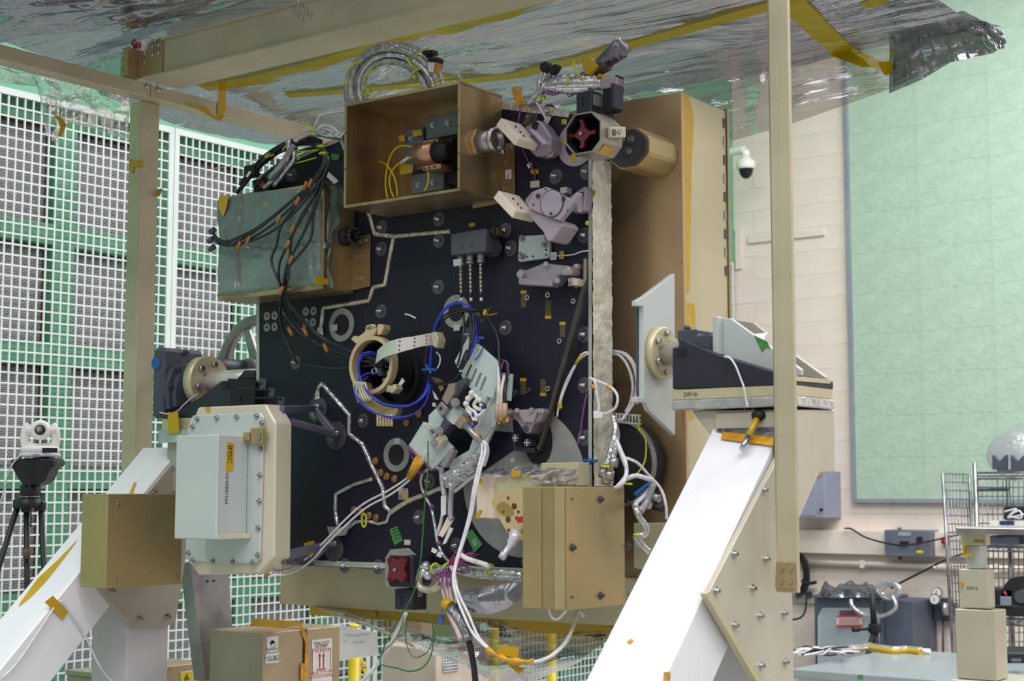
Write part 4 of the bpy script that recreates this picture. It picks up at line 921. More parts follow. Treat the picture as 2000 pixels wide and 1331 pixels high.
# window tube on the side wall
p = onX(929, 281, x1_)
t2 = thing('window_tube', 'gold hex-based window tube projecting from the side of the open box', 'tube', p)
pc = onX(932, 280, x1_)
def hexp(c_, r, x_): return [V((x_, c_.y+r*math.cos(math.radians(60*i)), c_.z+r*math.sin(math.radians(60*i)))) for i in range(6)]
MB().prism(hexp(pc, .036, x1_), (.012, 0, 0)).build('hex_base', GOLDD, t2, bev=.001)
MB().cyl(pc+X*.012, pc+X*.05, .026, n=24).build('barrel', GREYM, t2)
MB().lathe(pc+X*.05, X, [(.030, 0), (.031, .004), (.031, .014), (.023, .014), (.022, -.006), (0, -.006)], 28, False, False).build('end_ring', STEEL, t2)
for a_ in (70, 190, 310): q = pc+X*.056+Y*(.034*math.cos(math.radians(a_)))+Z*(.034*math.sin(math.radians(a_))); MB().cyl(q, q+X*.012, .005, n=10).build('lug', STEEL, t2)
MB().prism([B(987, 333, .0065), B(999, 331, .0065), B(999, 349, .0065), B(988, 350, .0065)], (0, -.001, 0)).build('label', WHITEP, t)
text('PL1', .013, B(993, 340.5, .008), Z, -X+Y*.0, INK, t)
# ------------------------------------------------------------------ film wrapped box, upper left
YW2 = 2.904
t = thing('wrapped_box', 'gold box wrapped in grey-green antistatic film at the upper left of the bench', 'box', onY(520, 570, YW2))
wx0, wx1 = onY(423, 470, YW2).x, -2.822
wz1, wz0 = onY(560, 366, YW2).z, onY(560, 572, YW2).z
MB().box(wx0+.006, wx1, YW2+.004, YB-.001, wz0, wz1).build('case', GOLDD, t, bev=.002)
fpp = poly([(660, 470), (725, 458), (725, 560), (700, 566), (660, 574)], .001)
MB().prism(fpp, (0, -.006, 0)).build('mount_flange', GOLDD, t, bev=.0008)
bolts([B(q[0], q[1], .007) for q in ((702, 472), (714, 470), (697, 500), (706, 499), (697, 546), (706, 545))], -Y, .0035, t)
SMOKE = pm('antistatic_wrap', (112, 130, 122), .25, .0, (100, 117, 110), 6, .12, 14, coat=.25)
def wrapf(u, v):
    px = 418+208*u; pyt = 386-30*u-3*math.sin(u*5); pyb = 582-22*u
    if v > .96: px -= 2
    q = onY(px, pyt+(pyb-pyt)*v, YW2-.004)
    q.y += .010*noise.noise(V((u*4, v*3.2, 2)))+.005*noise.noise(V((u*12, v*9, 5)))
    e = min(u, 1-u, v, 1-v)
    q.y += -.007*math.exp(-((u-.21-.015*math.sin(v*6))/.013)**2)+.006*math.exp(-((u-.235-.015*math.sin(v*6))/.012)**2)
    if u > .22: q.y += .006*math.exp(-((v-(.50+.09*math.sin(math.pi*(u-.2)))-.01*math.sin(u*60))/.012)**2)
    if u > .8: q.y += -.008*math.exp(-((u-.93+.05*math.sin(v*3))/.02)**2)
    if e < .05: q.y += .02*(1-e/.05)**2
    return q
MB().grid(wrapf, 130, 110).build('film_front', SMOKE, t)
def wrap2(u, v):
    a_ = wrapf(1, v); q = V((wx1+.004+.006*noise.noise(V((u*3, v*7, 9)))+.004*u*math.sin(v*22), a_.y+.055*u*(.55+.45*math.sin(v*5+1)), a_.z)); return q
MB().grid(wrap2, 10, 50).build('film_side', SMOKE, t)
def wrap3(u, v):
    a_ = wrapf(u, 0); return V((a_.x, a_.y+.10*v, a_.z+.004*noise.noise(V((u*9, v*4, 3)))))
MB().grid(wrap3, 50, 8).build('film_top', SMOKE, t)
def wrap4(u, v):
    a_ = wrapf(u, 1); return V((a_.x, a_.y+.05*v, a_.z-.003*v+.005*noise.noise(V((u*12, v*4, 7)))))
MB().grid(wrap4, 50, 5).build('film_bottom', SMOKE, t)
for q in ((((427, 384), (447, 381), (443, 405), (437, 424), (428, 405)),), (((617, 356), (646, 380), (640, 386), (625, 372)),)):
    pass
MB().prism([onY(q[0], q[1], YW2-.012) for q in ((428, 384), (447, 381), (443, 405), (436, 424), (427, 405))], (0, -.001, 0)).build('tape', TAPE, t)
MB().prism([onX(q[0], q[1], wx1+.012) for q in ((615, 540), (642, 545), (641, 557), (615, 554))], (.001, 0, 0)).build('tape', TAPE, t)
MB().prism([onX(q[0], q[1], wx1+.001) for q in ((628, 360), (640, 362), (648, 374), (642, 387), (634, 378))], (.001, 0, 0)).build('tape', OLIVE, t)
# black knob on its side
p = onX(672, 464, wx1)
MB().lathe(p, X, [(.024, 0), (.024, .010), (.019, .012), (.019, .026), (.021, .028), (.021, .036), (.011, .037), (.010, .03)], 24).build('adjuster_knob', DARK, t)
for i in range(10): q = p+X*.032+Y*(.021*math.cos(i*.63))+Z*(.021*math.sin(i*.63)); MB().cyl(q, q+X*.008, .003, n=6).build('knurl', DGREY, t)
MB().prism([onX(q[0], q[1], wx1) for q in ((631, 474), (641, 474), (641, 487), (631, 486))], (.008, 0, 0)).build('white_tab', STEEL, t)
# ------------------------------------------------------------------ pale instrument box, lower left
YP = 2.76
t = thing('instrument_box', 'pale chromated instrument box with a stepped cover, standing off the bench at lower left', 'box', onY(455, 1115, YP))
def P(px, py, o=0.0): return onY(px, py, YP-o)
oct_ = [(397, 798), (535, 790), (558, 826), (553, 1082), (520, 1120), (386, 1122), (362, 1090), (366, 862)]
MB().prism([P(*q) for q in [(386, 796), (518, 790), (538, 826), (535, 1090), (505, 1122), (386, 1124), (366, 1092), (368, 845)]], (0, .06, 0)).build('case', CREAMM, t, bev=.004)
lid = [(377, 818), (382, 812), (512, 806), (519, 815), (512, 1092), (503, 1102), (372, 1096), (367, 1090), (370, 842)]
MB().prism([P(*q) for q in lid], (0, -.009, 0)).build('lid', MINTM, t, bev=.0025)
bolts([P(q[0], q[1], .009) for q in ((386, 819), (424, 817), (463, 815), (502, 813), (512, 827), (377, 834), (510, 877), (508, 929), (507, 980), (505, 1032), (504, 1085), (494, 1099), (455, 1098), (416, 1097), (377, 1095), (369, 1081))], -Y, .0045, t, 'screw')
# stepped cover: body behind, hooked front
pf = 2.648; cz1, cz0 = onY(425, 849, pf).z, onY(425, 1055, pf).z
cx0, cx1 = onY(342, 950, pf).x, onY(424, 950, pf).x
ex = P(492, 950, .009).x
MB().box(cx0, cx1, pf, YP-.0095, cz0, cz1).build('cover', MINTM, t, bev=.0025)
MB().box(cx1+.0005, ex-.02, YP-.035, YP-.0095, cz1-.016, cz1-.002).build('cover_lip', CREAMM, t, bev=.001)
MB().prism([V((cx1, pf+.003, cz0+.001)), V((cx1, YP-.01, cz0+.001)), V((ex, YP-.01, cz0+.001)), V((ex-.01, YP-.03, cz0+.001))], (0, 0, .012)).build('cover_lip', CREAMM, t, bev=.001)
# latch on the lid
def lp(px, py, o=.009): return P(px, py, o)
MB().prism([lp(497, 838), lp(521, 836), lp(521, 868), lp(498, 869)], (0, -.016, 0)).build('latch', GOLD, t, bev=.002)
MB().prism([lp(485, 846), lp(497, 845), lp(497, 862), lp(485, 862)], (0, -.02, 0)).build('latch_arm', GOLD, t, bev=.002)
MB().prism([lp(503, 848, .026), lp(510, 847, .026), lp(510, 859, .026), lp(503, 860, .026)], (0, -.003, 0)).build('latch_window', GREYM, t)
# tape with writing, stamped number on the cover's right face
def cxp(px, py, o=.0006): return onX(px, py, cx1+o)
MB().prism([cxp(444, 864), cxp(457, 867), cxp(456, 918), cxp(441, 925)], (.0006, 0, 0)).build('label_tape', TAPE, t)
text('IMSC', .021, cxp(449, 888, .0016), -Z, Y, INK, t)
text('P7310000-01', .0145, cxp(443.5, 955, .0008), Z, -Y, INK, t)
MB().prism([P(400, 796, .0006), P(411, 795, .0006), P(410, 806, .0006), P(405, 807, .0006), P(402, 803, .0006)], (0, -.0006, 0)).build('tape', TAPE, t)
MB().prism([P(515, 1124, -.03), P(530, 1118, -.03), P(531, 1124, -.03), P(519, 1128, -.03)], (0, -.002, 0)).build('tape', TAPE, t)
# struts to the bench
st = pm('strut_lilac', (118, 114, 134), .4, .3, (100, 96, 116), 8)
def flat_link(pts, y0, parent, th=.012): return MB().prism([onY(q[0], q[1], y0) for q in pts], (0, th, 0)).build('strut', st, parent, bev=.002)
def strut(a_, b_, w0, w1, parent, th=.007):
    a_, b_ = V(a_), V(b_); d = (b_-a_).normalized(); s_ = d.cross(Y).normalized()
    if s_.z < 0: s_ = -s_
    b2 = MB().prism([a_-s_*w0, b_-s_*w1, b_+s_*w1, a_+s_*w0], d.cross(s_)*th*2); return b2.build('strut', st, parent, bev=.0015)
tb_ = thing('bipod_strut', 'upper lilac-grey bipod strut tying the pale instrument box to the bench', 'bracket', B(620, 800))
strut(onY(545, 800, 2.80), B(616, 797, .006), .010, .008, tb_); strut(onY(545, 823, 2.80), B(652, 852, .01), .010, .014, tb_); strut(B(619, 800, .02), B(655, 845, .02), .008, .010, tb_)
for q in ((621, 800, 25), (657, 851, 28)): c_ = B(q[0], q[1]); MB().lathe(c_, -Y, [(rw(q[0], q[1], q[2]), 0), (rw(q[0], q[1], q[2]), .002)], 28).build('foot_disc', WASH, tb_)
bolts([B(619, 795, .022), B(657, 846, .022), B(648, 858, .012), B(615, 810, .012)], -Y, .0055, tb_)
tb_ = thing('bipod_strut', 'lower lilac-grey bipod strut below the pale instrument box, foot at the bench bottom', 'bracket', B(630, 1080))
strut(onY(545, 1085, 2.80), B(645, 1060, .006), .014, .009, tb_); strut(onY(548, 1092, 2.80), B(604, 1098, .012), .016, .014, tb_); strut(B(612, 1092, .02), B(650, 1056, .02), .010, .009, tb_)
c_ = B(652, 1072); MB().lathe(c_, -Y, [(rw(652, 1072, 26), 0), (rw(652, 1072, 26), .002)], 28).build('foot_disc', WASH, tb_)
bolts([B(608, 1101, .026), B(653, 1062, .022)], -Y, .0055, tb_)
MB().prism(poly([(592, 1062), (612, 1056), (616, 1068), (600, 1074)], .055), (0, .001, 0)).build('tape', TAPE, tb_)
# ------------------------------------------------------------------ connector box
def boxp(pts, y_off_front, depth, m, name, parent, bev=.001): return MB().prism(poly(pts, y_off_front), (0, depth, 0)).build(name, m, parent, bev=bev)
t = thing('connector_box', 'dark grey connector box with three hanging plugs near the top of the bench', 'box', B(915, 500))
boxp([(880, 457), (948, 446), (948, 491), (880, 499)], .06, .058, pm('slate_box', (82, 86, 96), .45, .05, (76, 80, 90), 6), 'body', t, .002)
for q in (900, 918, 939):
    yb = 498-.12*(q-880)
    MB().cyl(B(q, yb, .035), B(q, yb+18, .035), .0085, n=14).build('plug', LILAC, t); MB().cyl(B(q, yb+2, .035), B(q, yb+5, .035), .0105, n=14).build('plug_ring', DGREY, t)
    MB().cyl(B(q, yb+18, .035), B(q, yb+22, .035), .010, n=14).build('plug_collar', LILAC, t)
for q in ((902, 483), (922, 477)): MB().prism(poly([(q[0]-4, q[1]-4), (q[0]+3, q[1]-5), (q[0]+3, q[1]+4), (q[0]-4, q[1]+5)], .0605), (0, -.0006, 0)).build('amber_label', OLIVE, t)
MB().prism(poly([(916, 437), (927, 435), (928, 442), (917, 444)], .03), (0, -.001, 0)).build('tape', TAPE, t)
p = B(955, 455, .03); MB().cyl(p, p+X*.03, .016, n=16).build('side_knob', DARK, t); MB().cyl(B(962, 484, .012), B(962, 484, .03), .024, n=20).build('black_lens', DARK, t)
MB().cyl(p+X*.03, p+X*.034, .012, n=16).build('knob_band', OLIVE, t)
t = thing('sensor_leads', 'three white banded sensor leads hanging straight below the connector box', 'cable', B(918, 590))
for q in (900, 919, 939):
    a_, b_ = B(q-.5, 520-.12*(q-880), .035), B(q+1, 590, .02)
    for i in range(9):
        MB().cyl(a_.lerp(b_, i/9), a_.lerp(b_, (i+.86)/9), .0038, n=8).build('band', FOILC if i < 7 else (RUBBER if i == 7 else WHITEP), t)
    MB().cyl(a_, b_, .0026, n=6).build('core', RUBBER, t)
MB().prism(poly([(888, 508), (903, 506), (903, 519), (889, 521)], .045), (0, -.006, 0)).build('white_flag', MINTM, t)
# ------------------------------------------------------------------ ivory covered retroreflectors
def ivory(dx, dy, label):
    t = thing('ivory_cover', label, 'cover', B(1010+dx, 290+dy, .1))
    def q(px, py, o): return B(px+dx, py+dy, o)
    fr_ = [q(1013, 270, .135), q(978.5, 230, .135), q(968, 245, .135), q(1004.8, 284, .135)]
    MB().prism(fr_, (0, .082, 0)).build('block', IVORY, t, bev=.0015)
    bk = q(1013, 270, .135); e1 = fr_[1]-fr_[0]; n_ = V((-e1.z, 0, e1.x)).normalized(); n_ = n_ if n_.z > 0 else -n_
    for u, v in ((.25, .42), (.45, .42), (.75, .42), (.4, .95)): pp_ = bk+e1*u*.9+Y*(.082*v); MB().cyl(pp_, pp_+n_*.003, .003, n=8).build('screw', DGREY, t)
    return t
t = ivory(0, 0, 'upper ivory plastic cover block, beside the window tube'); 
mt = thing('fold_mirror_mount', 'lilac mirror mount behind the upper ivory block', 'mount', B(1050, 300))
MB().prism(poly([(1022, 250), (1050, 234), (1061, 245), (1076, 268), (1075, 295), (1064, 304), (1046, 306), (1036, 296)], .05), (0, .045, 0)).build('bracket', LILAC, mt, bev=.003)
MB().prism(poly([(1033, 253), (1038, 251), (1067, 280), (1060, 283)], .075), (0, .025, 0)).build('mirror_bar', pm('lilac_bar', (196, 188, 204), .3, .3), mt, bev=.001)
MB().cyl(B(1046, 246, .05), B(1046, 246, .054), .010, n=16).build('pivot', DARK, mt); MB().cyl(B(1073, 299, .0), B(1073, 299, .04), .011, n=14).build('post', LILAC, mt)
MB().prism(poly([(1020, 240), (1034, 225), (1040, 228), (1030, 248)], .03), (0, -.002, 0)).build('amber_strip', OLIVE, mt)
t = ivory(-5, 142, 'lower ivory plastic cover block, below the open gold box')
mt = thing('mirror_mount', 'lilac disc-faced mirror mount right of the lower ivory block', 'mount', B(1080, 420))
LIL2 = pm('lilac_paint', (176, 164, 174), .45, .15, (166, 154, 164), 8)
MB().prism(poly([(1044, 372), (1066, 365), (1095, 380), (1110, 388), (1116, 386), (1124, 376), (1130, 377), (1120, 396), (1092, 432), (1032, 408), (1030, 396), (1038, 388)], .11), (0, .02, 0)).build('head', LIL2, mt, bev=.002)
MB().prism(poly([(1032, 408), (1092, 432), (1098, 440), (1078, 470), (1068, 471), (1060, 452), (1034, 424)], .10), (0, .07, 0)).build('wedge', LIL2, mt, bev=.002)
c_ = B(1078, 398, .111); MB().lathe(c_, -Y, [(.031, 0), (.031, .003), (.029, .0035)], 36).build('disc', LIL2, mt)
MB().ring(B(1078, 398, .1105), -Y, .034, .0325, .001, 36).build('disc_groove', DGREY, mt)
bolts([B(q[0], q[1], .112) for q in ((1051, 383), (1101, 388), (1078, 418))], -Y, .0035, mt, 'screw', DGREY)
bolts([B(q[0], q[1], .111) for q in ((1066, 369), (1042, 400), (1089, 431), (1109, 412))], -Y, .002, mt, 'pin', DARK, False)
MB().prism(poly([(1108, 386), (1142, 363), (1146, 370), (1140, 412), (1120, 416), (1112, 404)], .035), (0, .033, 0)).build('base_bracket', LILAC, mt, bev=.003)
MB().prism(poly([(1126, 380), (1131, 376), (1130, 414), (1127, 414)], .05), (0, .014, 0)).build('rib', LIL2, mt)
MB().cyl(B(1136, 380, .035), B(1136, 380, .038), .006, n=12).build('hole', DARK, mt)
MB().prism(poly([(1024, 390), (1040, 372), (1048, 378), (1036, 402), (1026, 402)], .06), (0, .05, 0)).build('rear_bracket', LILAC, mt, bev=.003)
for q in ((1092, 442), (1093, 455), (1113, 413)): MB().sphere(B(q[0], q[1], .06), .006, 10, 7).build('ball', STEEL, mt)
# small cubes, labels near the top right
def cube(pts, off, d, label, m=MINTM): 
    o = MB().prism(poly(pts, off), (0, d, 0)).build('alignment_cube', m, None, label, 'cube', bev=.001); return o
cube([(1093, 367), (1106, 365), (1106, 377), (1094, 379)], .025, .025, 'small white mirror cube above the lilac mirror mount')
cube([(1035, 354), (1052, 352), (1052, 366), (1035, 367)], .006, .006, 'flat pale square pad above the lilac mirror mount', CREAMM)
def tag(pts, label, off=.004): return MB().prism(poly(pts, off), (0, -.001, 0)).build('paper_tag', WHITEP, None, label, 'tag')
tag([(1029, 322), (1036, 317), (1040, 322), (1033, 330)], 'tiny white paper tag on the purple wire below the upper ivory block')
tag([(1062, 236), (1069, 226), (1077, 229), (1070, 244)], 'white paper tag hanging from a white wire by the octagonal tube')
MB().prism(poly([(1037, 331), (1052, 331), (1052, 340), (1037, 340)], .002), (0, -.001, 0)).build('tape', TAPE, None, 'amber tape scrap above the flat pale square pad', 'tape')
t = thing('purple_lead', 'thin purple sensor wire running down past the upper ivory block', 'wire', B(1020, 330))
MB().tube(cat(poly([(1017, 205), (1015, 222), (1013, 242)], .06)+poly([(1021, 290), (1027, 305), (1034, 320), (1043, 333), (1045, 352)], .006), 4), .0018, 5).build('wire', PURPLE, t)
# white drilled plate with label
t = thing('adapter_plate', 'white drilled adapter plate below the lilac mirror mount', 'plate', B(1042, 508))
MB().prism(poly([(1013, 466), (1024, 461), (1062, 458), (1064, 470), (1073, 473), (1073, 502), (1068, 505), (1015, 512), (1011, 508)], .012), (0, .011, 0)).build('plate', MINTM, t, bev=.0015)
bolts([B(q[0], q[1], .0125) for q in ((1020, 466), (1064, 478), (1021, 501))], -Y, .005, t, 'screw', GREYM)
bolts([B(q[0], q[1], .0125) for q in ((1016, 495), (1030, 502), (1041, 501), (1067, 498), (1067, 488), (1016, 504))], -Y, .0022, t, 'hole', DARK, False)
MB().prism(poly([(1076, 493), (1088, 493), (1087, 508), (1075, 508)], .006), (0, -.001, 0)).build('white_tag', WHITEP, t)
MB().prism(poly([(1093, 491), (1102, 491), (1102, 506), (1092, 506)], .006), (0, -.001, 0)).build('amber_tag', TAPE, t)
MB().tube(cat(poly([(1072, 502), (1090, 500), (1108, 499), (1122, 497), (1135, 492), (1150, 490)], .008), 4), .002, 5).build('white_lead', CWHITE, t)
# lilac rail bracket, lower lilac bracket
t = thing('hinge_bracket', 'long lilac hinged bracket below the white adapter plate', 'bracket', B(1060, 558))
MB().prism(poly([(1012, 525), (1025, 528), (1062, 514), (1085, 517), (1108, 519), (1114, 530), (1110, 537), (1090, 538), (1078, 556), (1012, 556), (1010, 540)], .05), (0, .048, 0)).build('body', LILAC, t, bev=.003)
MB().prism(poly([(1014, 543), (1078, 548), (1078, 560), (1012, 556)], .065), (0, .03, 0)).build('lower_rail', LILAC, t, bev=.002)
for q in ((1016, 536, 7), (1066, 516, 5), (1088, 548, 6), (1105, 531, 7), (1114, 532, 5)): MB().cyl(B(q[0], q[1], .03), B(q[0], q[1], .062), rw(q[0], q[1], q[2]), n=14).build('pivot', STEEL, t)
t = thing('lens_bracket', 'lilac triangular lens bracket low on the bench beside the dark shield foot', 'bracket', B(1022, 845))
MB().prism(poly([(988, 802), (1058, 798), (1061, 806), (1052, 825), (1042, 828), (1034, 846), (1026, 848), (1016, 834), (1008, 822), (990, 814)], .055), (0, .05, 0)).build('body', LILAC, t, bev=.003)
MB().prism(poly([(1008, 802), (1050, 803), (1040, 826), (1022, 826)], .062), (0, .01, 0)).build('boss', LIL2, t, bev=.002)
for q in ((995, 806), (1010, 802), (1038, 801), (1054, 803)): MB().cyl(B(q[0], q[1], .055), B(q[0], q[1], .068), .006, n=12).build('stud', STEEL, t)
c_ = B(1027, 838, .056); MB().cyl(c_, c_-Y*.003, .008, n=12).build('hole', DGREY, t)
def cross_cube(px, py, label):
    t = thing('target_cube', label, 'cube', B(px, py+7))
    MB().prism(poly([(px-6, py-7), (px+6, py-8), (px+6, py+7), (px-6, py+8)], .03), (0, .03, 0)).build('cube', DGREY, t, bev=.001)
    MB().prism(poly([(px-1, py-7), (px+1, py-7), (px+1, py+7), (px-1, py+7)], .0305), (0, -.0006, 0)).prism(poly([(px-6, py-1), (px+6, py-1), (px+6, py+1), (px-6, py+1)], .0312), (0, -.0006, 0)).build('cross_mark', WHITEP, t)
    return t
cross_cube(1006, 856, 'small dark cube with a white cross, left one of the two under the lens bracket'); cross_cube(1029, 865, 'small dark cube with a white cross, right one of the two under the lens bracket')
t = thing('mirror_cube', 'bright glass cube on a blue disc beside the silver edge of the bench', 'cube', B(1117, 560))
MB().prism(poly([(1109, 543), (1117, 542), (1117, 558), (1109, 560)], .03), (0, .03, 0)).build('cube', STEEL, t, bev=.001)
MB().prism(poly([(1117, 542), (1126, 544), (1126, 558), (1117, 558)], .03), (0, .03, 0)).build('cube_face', IVORY, t, bev=.001)
MB().ring(B(1126, 552), -Y, .015, .011, .003).build('blue_ring', pm('dusty_blue', (92, 120, 150), .4), t)
p = B(1131, 523); MB().lathe(p, -Y, [(.009, 0), (.008, .016), (.003, .02)], 14).build('standoff', pm('beige_metal', (190, 172, 160), .4, .4), None, 'little beige round stud beside the tip of the dark shield', 'stud')
# lime pin on the edge
MB().sphere(B(1147, 436, .006), .006, 10, 7).build('lime_pin', TIE, None, 'lime yellow pin head at the right edge strip of the bench', 'pin')
MB().prism(poly([(1146, 398), (1150, 388), (1160, 371), (1165, 375), (1152, 398)], .006), (0, -.001, 0)).build('tape', TAPE, None, 'amber tape scrap folded over the right bench edge by the lilac mount', 'tape')
# ------------------------------------------------------------------ star tracker, top right
YS = YB-.13
t = thing('star_tracker', 'octagonal star camera tube with a dark red cap at the top right of the bench', 'camera', onY(1140, 300, YS))
def S(px, py, o=0.0): return onY(px, py, YS-o)
OC = [(1122, 223), (1155, 217), (1174, 235), (1174, 274), (1157, 297), (1122, 303), (1103, 280), (1103, 252)]
sc_ = sum([S(*q) for q in OC], V())/8
o1 = [S(*q) for q in OC]; dep = V((0, .088, 0)); inn = [sc_+(p-sc_)*.93 for p in o1]
b = MB()
for i in range(8):
    j = (i+1) % 8
    b.quad([o1[i], o1[j], inn[j], inn[i]]); b.quad([o1[i]+dep, o1[j]+dep, o1[j], o1[i]]); b.quad([inn[j]+dep*.97, inn[i]+dep*.97, inn[i], inn[j]])
b.quad([p+dep for p in o1]); b.build('octagonal_tube', pm('tube_metal', (170, 164, 150), .35, .6, (140, 134, 122), 10, .04, 120), t)
i2 = [sc_+(p-sc_)*.90+V((0, .085, 0)) for p in o1]
b = MB(); o_in = [sc_+(p-sc_)*.925+V((0, .004, 0)) for p in o1]
for i in range(8): j = (i+1) % 8; b.quad([i2[j], i2[i], o_in[i], o_in[j]])
b.quad(i2[::-1]); b.build('dark_liner', DARK, t)
rc = S(1137, 262, -.018); k_ = (rc-CAM).dot(FWD)/F
star = []
for i in range(48):
    a_ = 2*math.pi*i/48; r = (15.5/max(abs(math.cos(a_))+abs(math.sin(a_)), .1)*1.25 if abs(math.cos(2*a_)) < .93 else 27)*k_*.95; star.append(rc+X*(r*math.cos(a_))*1.15+Z*(r*math.sin(a_)))
MB().prism(star, (0, .012, 0)).build('red_cap', RED, t, bev=.001)
for a_ in range(4):
    q = rc+X*(25*k_*1.15*math.cos(a_*math.pi/2))+Z*(25*k_*math.sin(a_*math.pi/2)); MB().cyl(q+Y*.01, q-Y*.004, 4*k_, n=12).build('cap_post', RED, t)
MB().cyl(rc, rc-Y*.008, 3.2*k_, n=12).build('cap_button', STEEL, t)
# aperture bracket on right flank
xr = S(1174, 255).x+.001
sf = [onX(q[0], q[1], xr) for q in ((1185, 249), (1214, 249), (1215, 270), (1186, 270))]
MB().prism(sf, (.012, 0, 0)).build('sensor_block', GOLDP, t, bev=.002)
c_ = onX(1199, 259, xr+.0125); MB().cyl(c_, c_+X*.002, .008, n=16).build('sensor_hole', DGREY, t); c_ = onX(1210, 258, xr+.0125); MB().cyl(c_, c_+X*.004, .006, n=16).build('sensor_lens', STEEL, t)
dface = [S(1172, 279), S(1158, 296)]
d_ = (dface[1]-dface[0])
MB().prism([dface[0]+d_*.1+Y*.02, dface[0]+d_*.1+Y*.065, dface[0]+d_*.85+Y*.065, dface[0]+d_*.85+Y*.02], V((d_.z, 0, -d_.x)).normalized()*-.0012 if d_.z > 0 else V((-d_.z, 0, d_.x)).normalized()*.0012).build('amber_label', TAPE, t)
# ring on bench under the tube
c_ = B(1126, 282); MB().ring(c_, -Y, rw(1126, 282, 44), rw(1126, 282, 26), .003, 40).build('mount_ring', pm('ring_grey', (170, 164, 172), .45, .1), t)
for q in ((1102, 238, 5, 5), (1094, 277, 6, 6), (1120, 309, 5, 8)): MB().prism(poly([(q[0]-q[2], q[1]-q[3]), (q[0]+q[2], q[1]-q[3]), (q[0]+q[2], q[1]+q[3]), (q[0]-q[2], q[1]+q[3])], .0035), (0, -.0006, 0)).build('amber_label', TAPE, t)
# black electronics block above
t = thing('electronics_block', 'black electronics block with a green-grey label standing on the top right bench edge', 'box', B(1155, 228, .02))
ex0, ey0 = B(1125, 200, .06), 0
bx0_, bx1_ = ex0.x, B(1155, 200, .06).x; zt2, zb2 = B(1140, 178, .06).z, B(1140, 226, .06).z
MB().box(bx0_, bx1_, YB-.06, YB+.04, zb2, zt2).build('case', BLACK, t, bev=.002)
MB().prism([onX(q[0], q[1], bx1_+.0006) for q in ((1158, 183), (1181, 189), (1181, 211), (1158, 205))], (.001, 0, 0)).build('label', pm('label_sage', (122, 134, 120), .5), t)
bolts([B(q[0], q[1], .0605) for q in ((1138, 193), (1138, 203))], -Y, .003, t, 'hole', DARK, False)
MB().obox(onX(1196, 195, bx1_+.03), X*.02, Y*.012, Z*.032).build('connector', DARK, t, bev=.002); MB().obox(onX(1205, 190, bx1_+.05), X*.006, Y*.02, Z*.030).build('connector_flange', BLACK, t, bev=.002)
MB().obox(onX(1195, 165, bx1_+.03), X*.024, Y*.016, Z*.012).build('grey_backshell', LILAC, t, bev=.002); MB().obox(onX(1210, 165, bx1_+.05), X*.004, Y*.014, Z*.02).build('connector_flange', DARK, t, bev=.001)
# gold canister behind, on the gold box
t = thing('gold_canister', 'gold rounded canister with a dark end face fixed to the tall gold box', 'canister', onY(1235, 335, 3.1))
cc = onY(1228, 290, 3.07); k_ = (cc-CAM).dot(FWD)/F
def rocta(c_, r, f_): return [c_+X*(r*1.2*math.cos(a_)*(abs(math.cos(2*a_))*.06+.94))+Z*(r*math.sin(a_)*(abs(math.cos(2*a_))*.06+.94)) for a_ in [2*math.pi*(i+.5)/8 for i in range(8)]]
def chamf(c_, r): 
    o = []
    P_ = rocta(c_, r, 0)
    for i in range(8):
        for w_ in (.12, .88): o.append(P_[i].lerp(P_[(i+1) % 8], w_))
    return o
MB().prism(chamf(cc, 44*k_), (0, YF0-cc.y-.001, 0)).build('can', GOLD, t, bev=.001)
MB().prism(chamf(cc-Y*.001, 40*k_), (0, -.006, 0)).build('end_face', pm('canister_dark', (74, 70, 74), .4, .2, (64, 60, 64), 6), t, bev=.001)
bolts([cc-Y*.007+X*q[0]*k_+Z*q[1]*k_ for q in ((4, -6), (10, 16), (-12, 18))], -Y, .006, t)
# ------------------------------------------------------------------ lower red capped camera
t = thing('star_camera', 'small star camera with a red four-lobed cap at the bottom edge of the bench', 'camera', B(780, 1150))
MB().prism(poly([(752, 1140), (752, 1090), (762, 1074), (796, 1071), (812, 1086), (813, 1140), (803, 1152), (758, 1150)], .008), (0, .007, 0)).build('mount_plate', LGREY, t, bev=.001)
sq = poly([(762, 1088), (800, 1085), (806, 1090), (806, 1140), (800, 1148), (762, 1147), (758, 1142), (758, 1092)], .085)
MB().prism(sq, (0, .076, 0)).build('hood', BLACK, t, bev=.002)
rc = B(780, 1113, .087); k_ = (rc-CAM).dot(FWD)/F
star = []
for i in range(48):
    a_ = 2*math.pi*i/48; r = (24-5*math.cos(4*a_))*k_*.95; star.append(rc+X*(r*math.cos(a_)*1.05)+Z*(r*math.sin(a_)))
MB().prism([rc+(p-rc)*1.12-Y*-.001 for p in [rc+X*sx*22*k_+Z*sz*24*k_ for sx, sz in ((-1, -1), (1, -1), (1, 1), (-1, 1))]], (0, -.002, 0)).build('hood_mouth', pm('deep_plum', (52, 14, 26), .2), t)
MB().prism(star, (0, -.012, 0)).build('red_cap', RED, t, bev=.001)
MB().cyl(rc-Y*.012, rc-Y*.02, 3*k_, n=12).build('cap_button', STEEL, t)
for sx in (-1, 1):
    for sz in (-1, 1): q = rc+X*sx*18*k_+Z*sz*19*k_; MB().cyl(q-Y*.012, q-Y*.016, 4*k_, n=12).build('cap_post', RED, t)
MB().prism(poly([(771, 1151), (806, 1152), (806, 1192), (771, 1191)], .06), (0, .05, 0)).build('electronics', BLACK, t, bev=.001)
exx = B(806, 1170, .06).x
MB().prism([onX(q[0], q[1], exx) for q in ((806.5, 1152), (833, 1151), (833, 1191), (806.5, 1192))], (-.002, 0, 0)).build('electronics_side', BLACK, t)
